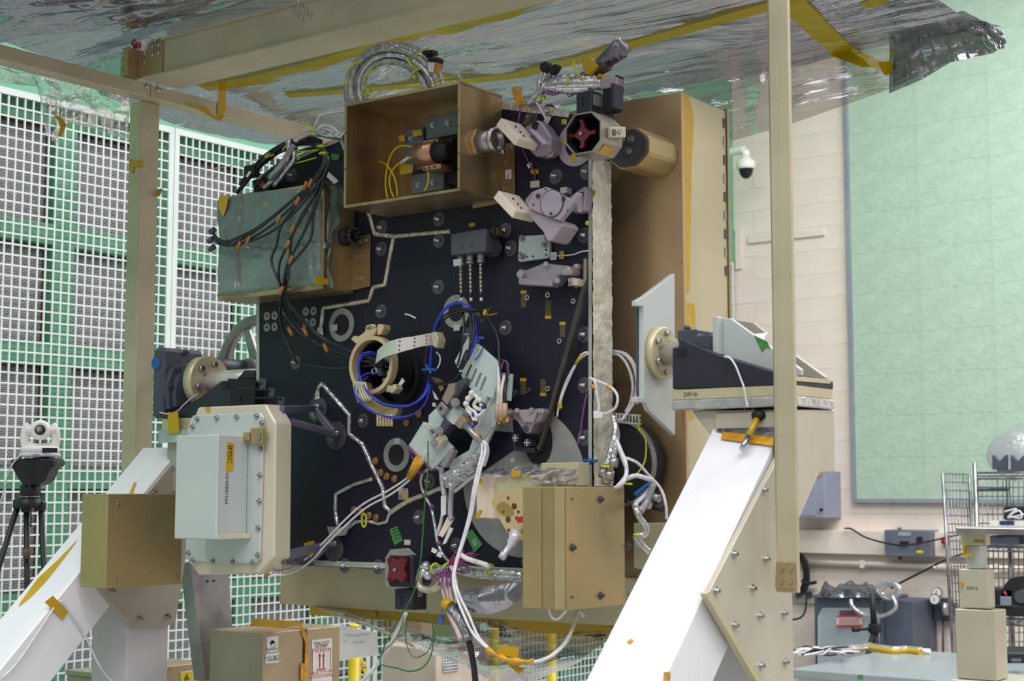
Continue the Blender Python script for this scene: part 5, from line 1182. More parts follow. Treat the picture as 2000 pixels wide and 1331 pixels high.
MB().prism([onX(q[0], q[1], exx+.001) for q in ((815, 1153), (825, 1152), (825, 1166), (815, 1167))], (.001, 0, 0)).build('pale_tab', GREYM, t)
bolts([B(q[0], q[1], .0605) for q in ((784, 1168), (784, 1178))], -Y, .003, t, 'hole', DARK, False)
MB().prism(poly([(807, 1096), (815, 1096), (815, 1115), (807, 1115)], .009), (0, -.0006, 0)).build('amber_label', TAPE, t)
# ------------------------------------------------------------------ big gold box lower right
YG = 2.756; gx1 = -1.935
t = thing('laser_housing', 'big gold box with bolted side, standing out from the lower right of the bench', 'housing', onY(1105, 1192, YG))
gz1, gz0 = onY(1105, 951, YG).z, onY(1105, 1193, YG).z; gx0 = onY(1024, 1000, YG).x
MB().box(gx0, gx1, YG, 2.985, gz0, gz1).build('case', GOLD, t, bev=.0015)
for q0_, q1_, dd, m in ((1024, 1060, .006, GOLD), (1084, 1104, .004, pm('gold_light', (194, 176, 130), .36, .5)), (1060, 1083, .003, pm('gold_band', (176, 154, 108), .36, .55))):
    a_, b_ = onY(q0_, 1000, YG).x, onY(q1_, 1000, YG).x; MB().box(a_, b_, YG-dd, YG-.0002, gz0+.001, gz1-.001).build('front_rib', m, t, bev=.001)
bolts([onX(q[0], q[1], gx1+.0005) for q in ((1172, 976), (1118, 1070), (1226, 1068), (1173, 1164))], X, .005, t, 'recessed_screw', DGREY)
bolts([onX(q[0], q[1], gx1+.0002) for q in ((1118, 975), (1225, 978), (1117, 1167), (1226, 1161))], X, .0025, t, 'hole', DGREY, False)
# cream optic block + cam plate left of it
t = thing('beam_expander', 'cream faced optic block with gold cam plate and clear nozzle beside the big gold box', 'optic', onY(985, 1040, 2.86))
MB().prism([onY(q[0], q[1], 2.90) for q in ((930, 931), (968, 930), (968, 1014), (930, 1012))], (0, .12, 0)).build('cream_plate', pm('peach_plate', (232, 214, 190), .4), t, bev=.002)
MB().prism([onY(q[0], q[1], 2.885) for q in ((968, 930), (1056, 928), (1056, 1020), (968, 1014))], (0, .12, 0)).build('body', GOLDP, t, bev=.002)
MB().prism([onY(q[0], q[1], 2.94) for q in ((1056, 905), (1128, 903), (1128, 950), (1056, 950))], (0, .05, 0)).build('foil_block', GOLDP, t, bev=.002)
cam_ = cat([onY(q[0], q[1], 2.83) for q in ((960, 985), (966, 970), (985, 962), (1012, 960), (1030, 962), (1034, 1000), (1022, 1030), (1004, 1044), (992, 1042), (974, 1012))], 4, True)
MB().prism(cam_, (0, .03, 0)).build('cam_plate', pm('cam_gold', (222, 198, 150), .3, .4, (206, 180, 130), 6), t, bev=.002)
MB().prism(cat([onY(q[0], q[1], 2.8295) for q in ((971, 988), (982, 981), (998, 990), (1002, 1006), (985, 1008), (973, 1000))], 4, True), (0, -.001, 0)).build('cam_recess', pm('olive_gold', (170, 144, 84), .4, .3), t)
for q in ((1004, 989, 6, 4), (992, 1015, 6, 4), (1012, 1000, 3, 3), (1008, 1012, 3, 3), (992, 973, 3, 3), (993, 1036, 3, 3), (983, 1000, 3, 3)):
    c_ = onY(q[0], q[1], 2.8285); k_ = (c_-CAM).dot(FWD)/F; MB().lathe(c_, -Y, [(q[2]*k_, 0), (q[2]*k_*.8, .001)], 14).build('hole', pm('hole_brown', (84, 62, 44), .5), t)
MB().prism([onY(q[0], q[1], 2.80) for q in ((1009, 1010), (1024, 1009), (1024, 1022), (1010, 1022))], (0, .02, 0)).build('red_block', REDB, t)
CLR = pm('frosted_clear', (212, 206, 212), .15, .1, (186, 180, 190), 30)
a_, b_ = onY(1013, 1042, 2.79), onY(982, 1087, 2.76); dv = b_-a_
MB().lathe(a_, dv, [(.018, 0), (.016, .012), (.017, .014), (.012, .022), (.0125, .028), (.007, .034), (.0065, .055), (.0095, .058), (.008, .07)], 18).build('clear_nozzle', CLR, t)
MB().prism([onY(q[0], q[1], 2.78) for q in ((1012, 1046), (1024, 1042), (1024, 1056), (1015, 1055))], (0, .004, 0)).build('tape', TAPE, t)
for i, q in enumerate((((930, 928), (940, 935), (945, 944), (938, 947), (931, 938)), ((937, 996), (944, 998), (934, 1015), (928, 1010)), ((1000, 918), (1018, 920), (1014, 935), (998, 933)))):
    MB().prism([onY(k_[0], k_[1], 2.882) for k_ in q], (0, -.001, 0)).build('tape', TAPE, t)
CLB = film('lilac_bag', (222, 218, 226), .16, .08, 22, .8, (1, 1, 1), .14, (200, 196, 208))
def capf(u, v): 
    q = onY(930+125*u, 932-14*v*math.sin(math.pi*u)**.4-12*v*u, 2.875+.10*v); return q+Z*.008*noise.noise(V((u*7, v*5, 2)))+Y*.006*noise.noise(V((u*13, v*3, 4)))
MB().grid(capf, 36, 10).build('film_cap', CLB, t)
def capf2(u, v): 
    q = onY(1040+88*u, 945-38*v, 2.86+.10*v); return q+Y*.012*noise.noise(V((u*6, v*5, 8)))+Z*.006*noise.noise(V((u*9, v*7, 3)))
MB().grid(capf2, 30, 10).build('film_cap', CLB, t)
MB().cyl(onY(1001, 899, 3.0), onY(1001, 899, 2.98), .006, n=12).build('stud', STEEL, t)
MB().prism([onY(q[0], q[1], 2.938) for q in ((1072, 938), (1088, 937), (1088, 950), (1072, 950))], (0, -.002, 0)).build('crossed_target', WHITEP, t)
# ================================================================== RING CLAMP, STRAP, CENTRAL BRACKET
t = thing('clamp_ring', 'gold split clamp ring standing off the middle of the bench, with plugs inside', 'clamp', B(740, 800))
rcx, rcy = 735, 714
c_ = B(rcx, rcy, .09); k_ = (c_-CAM).dot(FWD)/F
R_ = 57*k_
MB().ring(c_+Y*.0, -Y, R_, R_*.86, .022, 48).build('ring', pm('ring_gold', (228, 204, 164), .34, .35, (210, 184, 142), 8), t)
MB().ring(c_+Y*.09, -Y, R_*.86, R_*.80, .09, 40).build('inner_sleeve', DARK, t)
MB().lathe(c_+Y*.087, -Y, [(R_*.8, 0), (R_*.8, .001)], 30).build('bore', DARK, t)
for pts in (((684, 663), (690, 656), (700, 657), (712, 648), (714, 636), (726, 633), (735, 640), (732, 652), (716, 664), (700, 676)), ((736, 640), (738, 633), (748, 634), (748, 643), (742, 654), (736, 655))):
    MB().prism(poly(pts, .105), (0, .03, 0)).build('clamp_lug', t and MATS['ring_gold'], t, bev=.002)
MB().prism(poly([(756, 752), (772, 762), (768, 768), (753, 766)], .115), (0, .02, 0)).build('clamp_lug', GOLDP, t, bev=.002)
MB().prism(poly([(758, 756), (770, 750), (773, 760), (764, 770)], .12), (0, .03, 0)).build('clamp_screw_boss', GOLDP, t, bev=.002)
MB().cyl(B(718, 642, .105), B(735, 636, .105), .004, n=8).build('clamp_screw', STEEL, t)
rnd = random.Random(3)
for i in range(15):
    a_ = i*.7; r = R_*(.25+.4*((i*37) % 10)/10); q = c_+Y*.03+X*(r*math.cos(a_)*.8+.012)+Z*(r*math.sin(a_)*.9)
    MB().cyl(q+Y*.055, q-Y*.02, .008, n=10).build('plug', STEEL if i % 3 else DGREY, t)
MB().ring(B(782, 735, .0), -Y, .078, .068, .02, 36).build('rubber_seal', DARK, t)
# comb clamp below
t = thing('fibre_comb', 'gold curved fibre comb with slotted ends under the clamp ring', 'clamp', B(735, 830))
cb = cat(poly([(690, 745), (692, 765), (700, 785), (716, 800), (737, 812)], .11), 6)
cb2 = cat(poly([(712, 748), (718, 762), (727, 780), (745, 793), (774, 799)], .11), 6)
b = MB()
MB_ = [p for p in cb]+[p for p in cb2[::-1]]
b.prism(MB_, (0, .025, 0)).build('base', GOLD, t, bev=.001)
for i in range(6):
    u = i/5; a_ = B(691+22*u, 744+3*u, .125); e_ = B(701+26*u, 786-4*u, .125)
    MB().tube(cat([a_, a_.lerp(e_, .5)+X*-.004, e_], 3), .0036, 6).build('comb_tooth', GOLDP, t)
    a_ = B(738+6.5*u*5/1.2, 811-1*u, .12); e_ = B(738+6.5*u*5/1.2, 833, .12)
    MB().cyl(a_, e_, .0038, n=6).build('comb_tooth', MATS['ring_gold'], t)
MB().prism(poly([(737, 808), (775, 796), (776, 805), (770, 815), (738, 816)], .118), (0, .02, 0)).build('end_block', GOLD, t, bev=.001)
# silver strap
t = thing('curved_strap', 'silver curved sheet strap arching from the clamp ring to the right', 'strap', B(790, 700))
def strapf(u, v):
    xs = 737+112*u; ym = 675-17*math.sin(min(1, u*1.5)*math.pi/2)-9*max(0, u-.6)*2.4
    hh = 26+3*math.sin(u*6)
    if u < .25: ym += 10*(1-u/.25)**2
    return B(xs-4*v*(1-u), ym+hh*v, .135-.05*abs(u-.35)*1.5+.03*math.sin(u*3.0))
MB().grid(strapf, 40, 5).build('strap', pm('strap_silver', (234, 228, 216), .34, .3, (222, 214, 202), 5), t)
def strapb(u, v): p = strapf(u, v); return p+Y*.003
MB().grid(strapb, 40, 5).build('strap_back', GREYM, t)
for u in (.4, .66, .86):
    for v in (.2, .5, .8): q = strapf(u, v); MB().cyl(q, q-Y*.002, .0022, n=7).build('rivet', DGREY, t)
MB().prism(poly([(842, 650), (850, 648), (856, 664), (852, 680), (845, 676)], .11), (0, .03, 0)).build('strap_end', GOLDP, t, bev=.001)
MB().tube(cat(poly([(852, 688), (859, 696), (859, 710), (854, 720)], .08), 5), .002, 6).build('hook_wire', CWHITE, t)
MB().prism(poly([(776, 755), (786, 738), (791, 745), (781, 757)], .09), (0, -.001, 0)).build('paper_tag', WHITEP, None, 'white paper tag stuck right of the clamp ring plugs', 'tag')
# central pale green bracket
PG = pm('pale_green_plate', (208, 222, 216), .4, .12, (196, 212, 206), 6)
t = thing('central_bracket', 'pale green angled bracket assembly running diagonally across the bench centre', 'bracket', B(890, 900))
def cp(pts, o, th, m=PG, name='plate', bev=.0015): return MB().prism(poly(pts, o), (0, th, 0)).build(name, m, t, bev=bev)
cp([(887, 706), (914, 657), (974, 709), (974, 740), (962, 780), (950, 775), (946, 790), (934, 782), (926, 768), (907, 748)], .07, .012, name='upper_plate')
cp([(906, 728), (930, 690), (936, 695), (912, 735)], .072, .02, name='upper_rib')
cp([(974, 728), (999, 731), (995, 784), (985, 782), (984, 760), (972, 770)], .06, .010, name='side_tab')
cp([(968, 758), (978, 782), (972, 820), (958, 848), (948, 870), (920, 910), (884, 938), (876, 925), (880, 900), (915, 880), (935, 822), (955, 790)], .055, .012, name='diagonal_arm')
cp([(957, 776), (962, 779), (926, 846), (920, 842)], .06, .02, m=WHITEP, name='arm_rib')
cp([(957, 830), (962, 834), (890, 930), (884, 925)], .06, .02, m=MINTM, name='arm_rib')
cp([(797, 871), (826, 824), (838, 828), (884, 875), (869, 893), (843, 918)], .075, .012, name='lower_plate')
cp([(797, 871), (843, 918), (841, 921), (795, 874)], .08, .02, m=PURPLE, name='lower_rim', bev=0)
cp([(836, 812), (850, 798), (868, 822), (858, 842), (836, 830)], .07, .02, name='mid_block')
cp([(866, 800), (880, 790), (903, 806), (898, 828), (884, 830), (868, 818)], .085, .03, name='mid_block')
cp([(893, 745), (907, 738), (909, 748), (879, 800), (866, 806), (858, 800), (876, 768)], .09, .04, m=DGREY, name='dark_arm')
cp([(862, 780), (876, 750), (889, 748), (886, 770), (872, 792)], .10, .02, m=pm('tan_chip', (164, 150, 134), .4, .3), name='tan_chip')
cp([(850, 797), (861, 784), (874, 798), (861, 816)], .10, .02, m=GREYM, name='grey_chip')
cp([(858, 797), (862, 795), (863, 801), (859, 802)], .1005, -.001, m=DARK, name='chip_hole', bev=0)
cp([(850, 850), (868, 815), (878, 830), (862, 855)], .09, .03, m=DGREY, name='dark_arm')
for q in ((889, 787, 9), (858, 842, 8), (905, 828, 8), (848, 866, 7)):
    MB().cyl(B(q[0], q[1], .06), B(q[0], q[1], .115), rw(q[0], q[1], q[2]), n=16).build('clamp_knob', GREYM, t)
    MB().cyl(B(q[0], q[1], .115), B(q[0], q[1], .121), rw(q[0], q[1], q[2]*.6), n=12).build('clamp_screw', STEEL, t)
cp([(886, 828), (900, 812), (910, 820), (908, 834), (896, 838)], .11, .03, m=pm('connector_tan', (176, 140, 96), .4, .3), name='connector_shell')
cp([(903, 826), (911, 832), (907, 838), (900, 833)], .115, .02, m=BLUEP, name='connector_insert')
cp([(828, 834), (833, 831), (852, 850), (848, 855)], .10, .02, m=GOLDP, name='bent_link')
cp([(844, 868), (858, 846), (866, 858), (852, 878)], .10, .02, m=IVORY, name='peach_block')
cp([(840, 838), (846, 846), (843, 848), (838, 841)], .105, .01, m=BLUEP, name='connector_insert')
cp([(858, 910), (880, 876), (886, 882), (868, 914)], .09, .02, m=LILAC, name='connector_shell')
for q in ((925, 758), (935, 762), (945, 770)): cp([(q[0], q[1]), (q[0]+7, q[1]+2), (q[0]+1, q[1]+18), (q[0]-5, q[1]+14)], .072, .012, name='comb_finger')
cp([(843, 762), (850, 770), (856, 782), (848, 780)], .05, .004, m=WHITEP, name='white_flag'); cp([(844, 786), (851, 788), (850, 796), (843, 794)], .05, .004, m=WHITEP, name='white_flag')
cp([(855, 756), (863, 751), (866, 760), (860, 765)], .06, .002, m=TAPE, name='tape')
# crumpled clear wrap lying on the diagonal arm
def cwf(u, v):
    q = B(862+70*u+18*v, 930-48*u+30*v-8*v*u, .088); return q+Y*(.02*noise.noise(V((u*6, v*4, 2)))+.012*noise.noise(V((u*15, v*9, 5)))-.012*math.sin(math.pi*v))
MB().grid(cwf, 40, 16).build('crumpled_wrap', film('crumple_film', (220, 220, 224), .10, .08, 14, .5, (1, 1, 1), .42, (200, 200, 206)), t)
for i in range(4): cp([(920+9*i, 712+8*i), (923+9*i, 713+8*i), (912+9*i, 738+9*i), (909+9*i, 736+9*i)], .0712, -.0008, m=GREYM, name='reflection_streak', bev=0)  # grey streaks painted on the upper plate stand in for its reflections
# white curls of plugs with blue tips
t = thing('white_plugs', 'curled white jacketed leads with blue tips clipped to the central bracket', 'cable', B(930, 820, .06))
for i, pts in enumerate((((915, 782), (926, 772), (932, 780), (926, 792), (936, 800), (945, 796)), ((910, 790), (918, 800), (928, 806), (930, 820), (922, 832)), ((920, 770), (915, 780), (912, 798), (922, 812), (928, 826)), ((938, 790), (946, 800), (936, 812), (926, 810)))):
    MB().tube(cat(poly(pts, .095), 5), .0048, 7).build('white_lead', WHITEP, t); q = B(pts[-1][0], pts[-1][1], .095); MB().sphere(q, .007, 10, 7).build('blue_tip', BLUE if i % 2 else NAVY, t)
for q in ((921, 768), (914, 779), (910, 789), (936, 782)): MB().sphere(B(q[0], q[1], .10), .0075, 10, 7).build('white_cap', WHITEP, t)
def cable(name, label, runs, r, m, cat_='cable', off=.08, ties=(), n=6, seg=6, group=None, tiem=None):
    """bundle of leads; runs are lists of (px, py[, off]) in front of the bench face"""
    first = runs[0][0]; tt = thing(name, label, cat_, B(first[0], first[1], first[2] if len(first) > 2 else off), group)
    for i, ps_ in enumerate(runs):
        pp = cat([B(q[0], q[1], q[2] if len(q) > 2 else off) for q in ps_], seg)
        MB().tube(pp, r if not isinstance(r, (list, tuple)) else r[i % len(r)], n).build('strand', m[i % len(m)] if isinstance(m, list) else m, tt)
    for q in ties:
        c_ = B(q[0], q[1], q[2] if len(q) > 2 else off); k_ = rw(q[0], q[1], 1, off)
        a_ = math.radians(q[4] if len(q) > 4 else 0); rr = (q[3] if len(q) > 3 else 8)*k_
        d1 = X*math.cos(a_)+Z*math.sin(a_)
        MB().tube([c_+d1*(rr*math.cos(s))+Y*(rr*.8*math.sin(s)) for s in [2*math.pi*j/14 for j in range(14)]], .0026, 5, True).build('cable_tie', tiem or TIE, tt)
    return tt
def tail(tt, pts, off=.08, r=.0022, m=TIE, name='tie_tail'):
    MB().tube(cat([B(q[0], q[1], q[2] if len(q) > 2 else off) for q in pts], 5), r, 5).build(name, m, tt)
# ---- black fibre bundle over the wrapped box
f0 = .165
runs = [((622, 284, .06), (636, 300, .12), (634, 325, f0), (610, 358, f0), (560, 400, f0), (510, 440, f0), (470, 462, f0), (440, 472, .16), (420, 462, .15)),
        ((618, 282, .06), (632, 302, .12), (628, 328, f0), (600, 364, f0), (548, 412, f0), (500, 450, f0), (450, 478, .16), (424, 474, .15), (416, 452, .15)),
        ((626, 284, .06), (638, 304, .12), (636, 335, f0), (612, 372, f0), (580, 410, f0), (535, 450, f0), (480, 474, f0), (436, 474, .16), (418, 458, .15)),
        ((628, 288, .06), (640, 312, .13), (622, 355, f0), (585, 395, f0), (550, 440, f0), (540, 480, f0), (530, 510, f0), (545, 550, f0), (560, 580, .12), (572, 620, .08), (600, 655, .07), (660, 695, .07), (735, 708, .09), (750, 712, .09)),
        ((630, 290, .06), (638, 315, .13), (620, 370, f0), (590, 420, f0), (570, 465, f0), (566, 510, f0), (562, 545, f0), (555, 570, .13), (550, 595, .10), (575, 640, .08), (620, 672, .07), (690, 700, .08), (748, 716, .09)),
        ((632, 290, .06), (636, 320, .13), (612, 385, f0), (575, 450, f0), (556, 490, f0), (545, 520, f0), (548, 560, .15), (568, 600, .1), (595, 632, .08), (640, 668, .07), (700, 690, .08), (745, 704, .09)),
        ((630, 292, .06), (636, 322, .13), (614, 400, f0), (600, 440, f0), (580, 480, f0), (560, 520, f0), (553, 555, f0), (548, 590, .12), (550, 640, .06), (570, 690, .05), (578, 706, .04)),
        ((634, 292, .06), (642, 320, .13), (630, 360, f0), (612, 420, f0), (605, 470, .165), (560, 530, f0), (560, 575, .14), (580, 610, .1), (625, 655, .07), (690, 690, .08), (748, 708, .09)),
        ((624, 282, .06), (634, 300, .12), (630, 332, f0), (596, 376, f0), (540, 432, f0), (490, 466, f0), (455, 480, .16), (430, 476, .15), (420, 466, .15)),
        ((576, 706, .04), (610, 715, .05), (660, 720, .06), (735, 714, .09))]
t = cable('fibre_bundle', 'black fibre cables with amber bands draped over the wrapped box into the clamp ring', runs, .0037, RUBBER, ties=((628, 286, .1, 9), (632, 300, .12, 9)), n=7)
for q in ((600, 355), (585, 385), (566, 470), (575, 440), (548, 420), (488, 462), (470, 472), (610, 350), (553, 560), (572, 500)):
    a_, b_ = B(q[0], q[1], f0+.004), B(q[0]-7, q[1]+16, f0+.004); MB().cyl(a_, b_, .0054, n=8).build('amber_band', BAND, t)
for q in ((550, 600), (563, 640), (592, 640), (632, 672)):
    a_, b_ = B(q[0], q[1], .09), B(q[0]+8, q[1]+16, .088); MB().cyl(a_, b_, .0052, n=8).build('amber_band', BAND, t)
for q in ((413, 452), (410, 470), (412, 486)): MB().cyl(B(q[0]+6, q[1]-4, .15), B(q[0]-2, q[1]+2, .15), .008, n=8).build('connector', DGREY, t)
# coil of black cables arching at upper left, behind the wrapped box
runs = [((628, 276, .02), (600, 268, .02), (565, 278, .03), (535, 298, .05), (500, 330, .06), (478, 360, .07), (462, 378, .08)),
        ((626, 280, .02), (590, 276, .02), (552, 290, .03), (522, 312, .05), (490, 342, .06), (470, 368, .07)),
        ((624, 284, .02), (585, 282, .03), (545, 298, .04), (510, 324, .05), (482, 354, .06), (464, 374, .08)),
        ((620, 274, .02), (580, 272, .02), (548, 284, .03), (515, 306, .05), (486, 338, .06), (468, 362, .07)),
        ((630, 282, .02), (606, 290, .03), (580, 298, .04), (548, 318, .05), (515, 344, .06), (496, 368, .07))]
t = cable('cable_arch', 'arch of thick black cables with lime ties rising above the wrapped box', runs, .0048, RUBBER, ties=((560, 290, .04, 9, 30), (524, 306, .05, 8, 40)), n=7)
tail(t, [(560, 292), (572, 298), (590, 296), (622, 294)], .05); tail(t, [(560, 322), (590, 316), (618, 308)], .05); tail(t, [(632, 300), (642, 312), (630, 345)], .13); tail(t, [(580, 300), (584, 312)], .06)
tail(t, [(518, 308), (535, 302)], .06); tail(t, [(616, 260), (604, 245), (594, 240)], .05, .003)
MB().obox(B(492, 335, .06), X*.020, Y*.014, Z*.016).build('connector_block', DARK, t, bev=.003)
MB().prism(poly([(480, 345), (487, 334), (491, 336), (484, 347)], .085), (0, -.001, 0)).build('white_label', WHITEP, t)
runs = [((563, 276, .05), (564, 300, .06), (556, 325, .06), (535, 350, .06), (516, 368, .06)), ((574, 292, .05), (574, 312, .06), (560, 332, .06), (535, 364, .06)), ((576, 284, .05), (560, 310, .06), (545, 330, .07), (530, 350, .06)), ((626, 262, .04), (600, 262, .04), (575, 276, .05))]
cable('foil_leads', 'silver foil wrapped leads crossing under the black cable arch', runs, [.0075, .006, .012, .009], [FOIL, FOIL, GREYM, FOILC], n=7)
t = thing('red_connector', 'dark connector with a red face just above the wrapped box rim', 'connector', B(510, 360, .05))
MB().prism(poly([(492, 352), (530, 345), (534, 368), (494, 376)], .05), (0, .03, 0)).build('shell', DARK, t, bev=.003); MB().cyl(B(511, 360, .05), B(511, 360, .056), .008).build('red_face', REDB, t)
runs = [((618, 262, .04), (625, 250, .05), (640, 246, .05), (656, 254, .05), (668, 280, .05), (672, 292, .04)), ((616, 258, .04), (628, 246, .05), (646, 248, .05), (662, 262, .05), (670, 285, .04)), ((620, 264, .04), (634, 254, .05), (650, 258, .05), (664, 275, .04)), ((612, 256, .03), (624, 228, .03), (640, 222, .03), (672, 217, .03)), ((622, 258, .06), (640, 264, .06), (672, 268, .06))]
cable('grey_leads', 'pale grey leads and foil looping into the left side of the open gold box', runs, [.004, .004, .004, .004, .009], [CWHITE, CWHITE, CWHITE, CWHITE, FOIL])
MB().prism(poly([(632, 338), (640, 334), (662, 354), (654, 360)], .03), (0, -.003, 0)).build('paper_tag', WHITEP, None, 'white label strip lying on the bench left of the open gold box', 'tag')
MB().prism(poly([(648, 300), (664, 302), (662, 313), (648, 312)], .004), (0, -.002, 0)).build('tape', GREENT, None, 'dark green tape patch at the upper left of the bench, beside the open box', 'tape')
# ---- big silver coil over the open box
cz = B(775, 170, -.02)
t = thing('coiled_harness', 'thick coil of silver braided cables with lime ties above the open gold box', 'cable', B(775, 200, -.02))
k_ = (cz-CAM).dot(FWD)/F
for i in range(9):
    rr = 98-4.5*i; oy = .0+.012*(i % 3)
    pts = [B(768+rr*.93*math.cos(a_)+(i % 2)*4+8*max(0, math.cos(a_)), 178-rr*.92*math.sin(a_)+4*math.cos(a_)*(i % 3), -.03+oy) for a_ in [math.radians(x_) for x_ in range(-8, 212, 9)]]
    MB().tube(pts, .0075 if i % 2 else .009, 7).build('turn', FOIL if i % 2 else pm('braid_silver', (200, 196, 188), .3, .7, (150, 146, 140), 60, .5, 200), t)
for q, an in (((694, 133, 16), 30), ((808, 125, 16), -50), ((815, 146, 14), 40), ((716, 178, 12), 60)):
    c_ = B(q[0], q[1], 0); d1 = X*math.cos(math.radians(an))+Z*math.sin(math.radians(an)); rr = q[2]*k_
    MB().tube([c_+d1*(rr*math.cos(s))+Y*(rr*.9*math.sin(s)) for s in [2*math.pi*j/16 for j in range(16)]], .003, 5, True).build('cable_tie', TIE, t)
for pts in (((808, 112), (822, 100), (840, 92)), ((708, 152), (722, 142), (738, 134)), ((846, 162), (862, 156), (888, 151)), ((672, 158), (678, 168)), ((704, 186), (722, 184), (731, 192))): tail(t, pts, .04, .0026)
t = thing('taped_connector', 'black and white connector wrapped in amber tape beside the silver coil', 'connector', B(845, 120))
MB().prism(poly([(834, 112), (855, 112), (850, 148), (836, 140)], .0), (0, .03, 0)).build('amber_wrap', TAPEO, t, bev=.004); MB().prism(poly([(822, 98), (844, 96), (842, 105), (826, 108)], .0), (0, .03, 0)).build('black_cap', DARK, t, bev=.003)
MB().prism(poly([(834, 111), (854, 111), (853, 120), (834, 119)], .01), (0, .03, 0)).build('black_cap', DARK, t, bev=.003); MB().prism(poly([(836, 122), (850, 122), (847, 142), (838, 140)], .003), (0, -.002, 0)).build('white_face', WHITEP, t)
# ---- foil harness at the top right
runs = [((1040, 205, 0), (1052, 180, 0), (1062, 172, 0), (1090, 162, 0), (1130, 160, -.01), (1180, 162, -.02)), ((1044, 202, .01), (1058, 178, .01), (1086, 172, .01), (1124, 170, 0), (1185, 170, -.02)), ((1050, 200, .01), (1064, 170, .0), (1075, 160, -.02), (1115, 152, -.02), (1160, 158, -.02)), ((1036, 208, .0), (1050, 190, .0), (1054, 160, -.02), (1060, 138, -.02)), ((1060, 190, 0), (1066, 160, -.02), (1080, 138, -.02)), ((1030, 205, .02), (1060, 176, .015), (1110, 178, .01), (1150, 176, 0)), ((1062, 176, .02), (1078, 184, .02), (1092, 180, .015)), ((1110, 185, -.01), (1130, 175, -.01), (1165, 150, -.02))]
t = cable('foil_harness', 'foil wrapped wire harness lying along the top right edge of the bench', runs, [.009, .008, .010, .007, .007, .008, .004, .007], [FOIL, FOILC, FOIL, FOIL, GREYM, FOIL, PURPLE, FOIL], ties=((1112, 162, 0, 13, 80), (1056, 192, .01, 9, 160)), n=7)
tail(t, [(1120, 120, 0), (1124, 135, 0), (1132, 150, 0)], 0, .003); tail(t, [(1046, 184), (1056, 193), (1070, 193)], .02, .003)
for q in (((1053, 122), (1067, 118), (1070, 128), (1058, 142), (1052, 134)), ((1075, 128), (1083, 123), (1089, 128), (1077, 146), (1070, 142))): MB().prism(poly(q, -.01), (0, .025, 0)).build('black_connector', DARK, t, bev=.004)
MB().tube(cat(poly([(1048, 200), (1056, 214), (1064, 228), (1068, 236)], .02), 4), .003, 6).build('white_lead', CWHITE, t)
MB().prism(poly([(1000, 172), (1016, 171), (1018, 185), (1028, 202), (1012, 206), (1004, 192)], .01), (0, -.002, 0)).build('tape', TAPEO, t)
# clear capped bottle-like connector
t = thing('capped_connector', 'clear purple-tinted cap over a connector wrapped in amber tape, pointing up right', 'connector', B(1160, 140, -.05))
a_, b_ = B(1150, 146, -.06), B(1222, 88, -.06); dv = b_-a_; ln = dv.length
MB().lathe(a_, dv, [(.006, 0), (.018, ln*.3), (.024, ln*.65), (.028, ln*.9), (.024, ln*.98), (.010, ln)], 20).build('clear_cap', film('purple_clear', (150, 140, 178), .18, .05, 14, .3, (1, 1, 1), .2, (90, 80, 130)), t)
MB().cyl(a_.lerp(b_, .25), a_.lerp(b_, .75), .012, n=12).build('plug_core', NAVY, t)
MB().prism(poly([(1134, 116), (1148, 110), (1168, 128), (1150, 150), (1140, 146)], -.03), (0, .02, 0)).build('amber_wrap', TAPE, t, bev=.004); MB().cyl(B(1148, 150, -.05), B(1190, 128, -.05), .013, n=10).build('black_boot', pm('brown_boot', (58, 46, 24), .3), t)
MB().tube(cat([B(1128, 158, -.05), B(1138, 148, -.05), B(1160, 140, -.05)], 4), .009, 8).build('foil_tail', DFOIL, t)
for q in ((1172, 150), (1180, 155)): MB().sphere(B(q[0], q[1], -.03), .008, 10, 7).build('gold_nut', TAPE, t)
# ---- blue fibres
runs = [((735, 690, .09), (722, 688, .11), (706, 694, .12), (700, 715, .12), (706, 750, .12), (735, 782, .13), (770, 793, .12), (805, 790, .1), (828, 770, .08), (839, 740, .06)),
        ((735, 693, .09), (716, 692, .11), (703, 705, .12), (703, 735, .12), (722, 770, .13), (760, 793, .12), (800, 793, .1), (830, 772, .08), (838, 745, .06)),
        ((735, 729, .09), (715, 731, .11), (698, 745, .12), (692, 765, .13), (705, 788, .13), (735, 808, .13), (775, 815, .12), (810, 808, .1), (832, 785, .08), (840, 748, .06)),
        ((720, 735, .1), (702, 752, .12), (700, 775, .13), (722, 800, .13), (760, 817, .13), (800, 813, .1), (830, 790, .08), (842, 750, .06))]
t = cable('blue_fibre_loop', 'bright blue optical fibres looping through the clamp ring and gold comb', runs, [.0026, .0026, .0018, .0018], BLUE, n=7)
runs = [((921, 600, .06), (905, 594, .07), (888, 594, .07), (868, 606, .07), (855, 628, .07), (846, 660, .06), (842, 700, .06), (840, 720, .06)), ((925, 615, .06), (915, 600, .07), (896, 592, .07), (872, 600, .07), (852, 630, .07), (844, 665, .06), (838, 722, .06)), ((926, 612, .06), (930, 640, .06), (930, 662, .08), (920, 690, .09), (914, 702, .085)), ((843, 672, .06), (842, 700, .06), (841, 722, .06)), ((943, 680, .075), (936, 694, .075), (928, 704, .075))]
t = cable('blue_fibre_arch', 'blue fibres arching past the upper grey ring to the central bracket', runs, [.0026, .0026, .003, .004, .0016], BLUE, n=7)
for q in ((838, 722), (931, 660)):
    for pts in (((q[0]-14, q[1]+1), (q[0], q[1]), (q[0]+14, q[1]+1)), ((q[0]-6, q[1]-9), (q[0], q[1]), (q[0]+4, q[1]+8))): tail(t, pts, .07, .0035, AZURE)
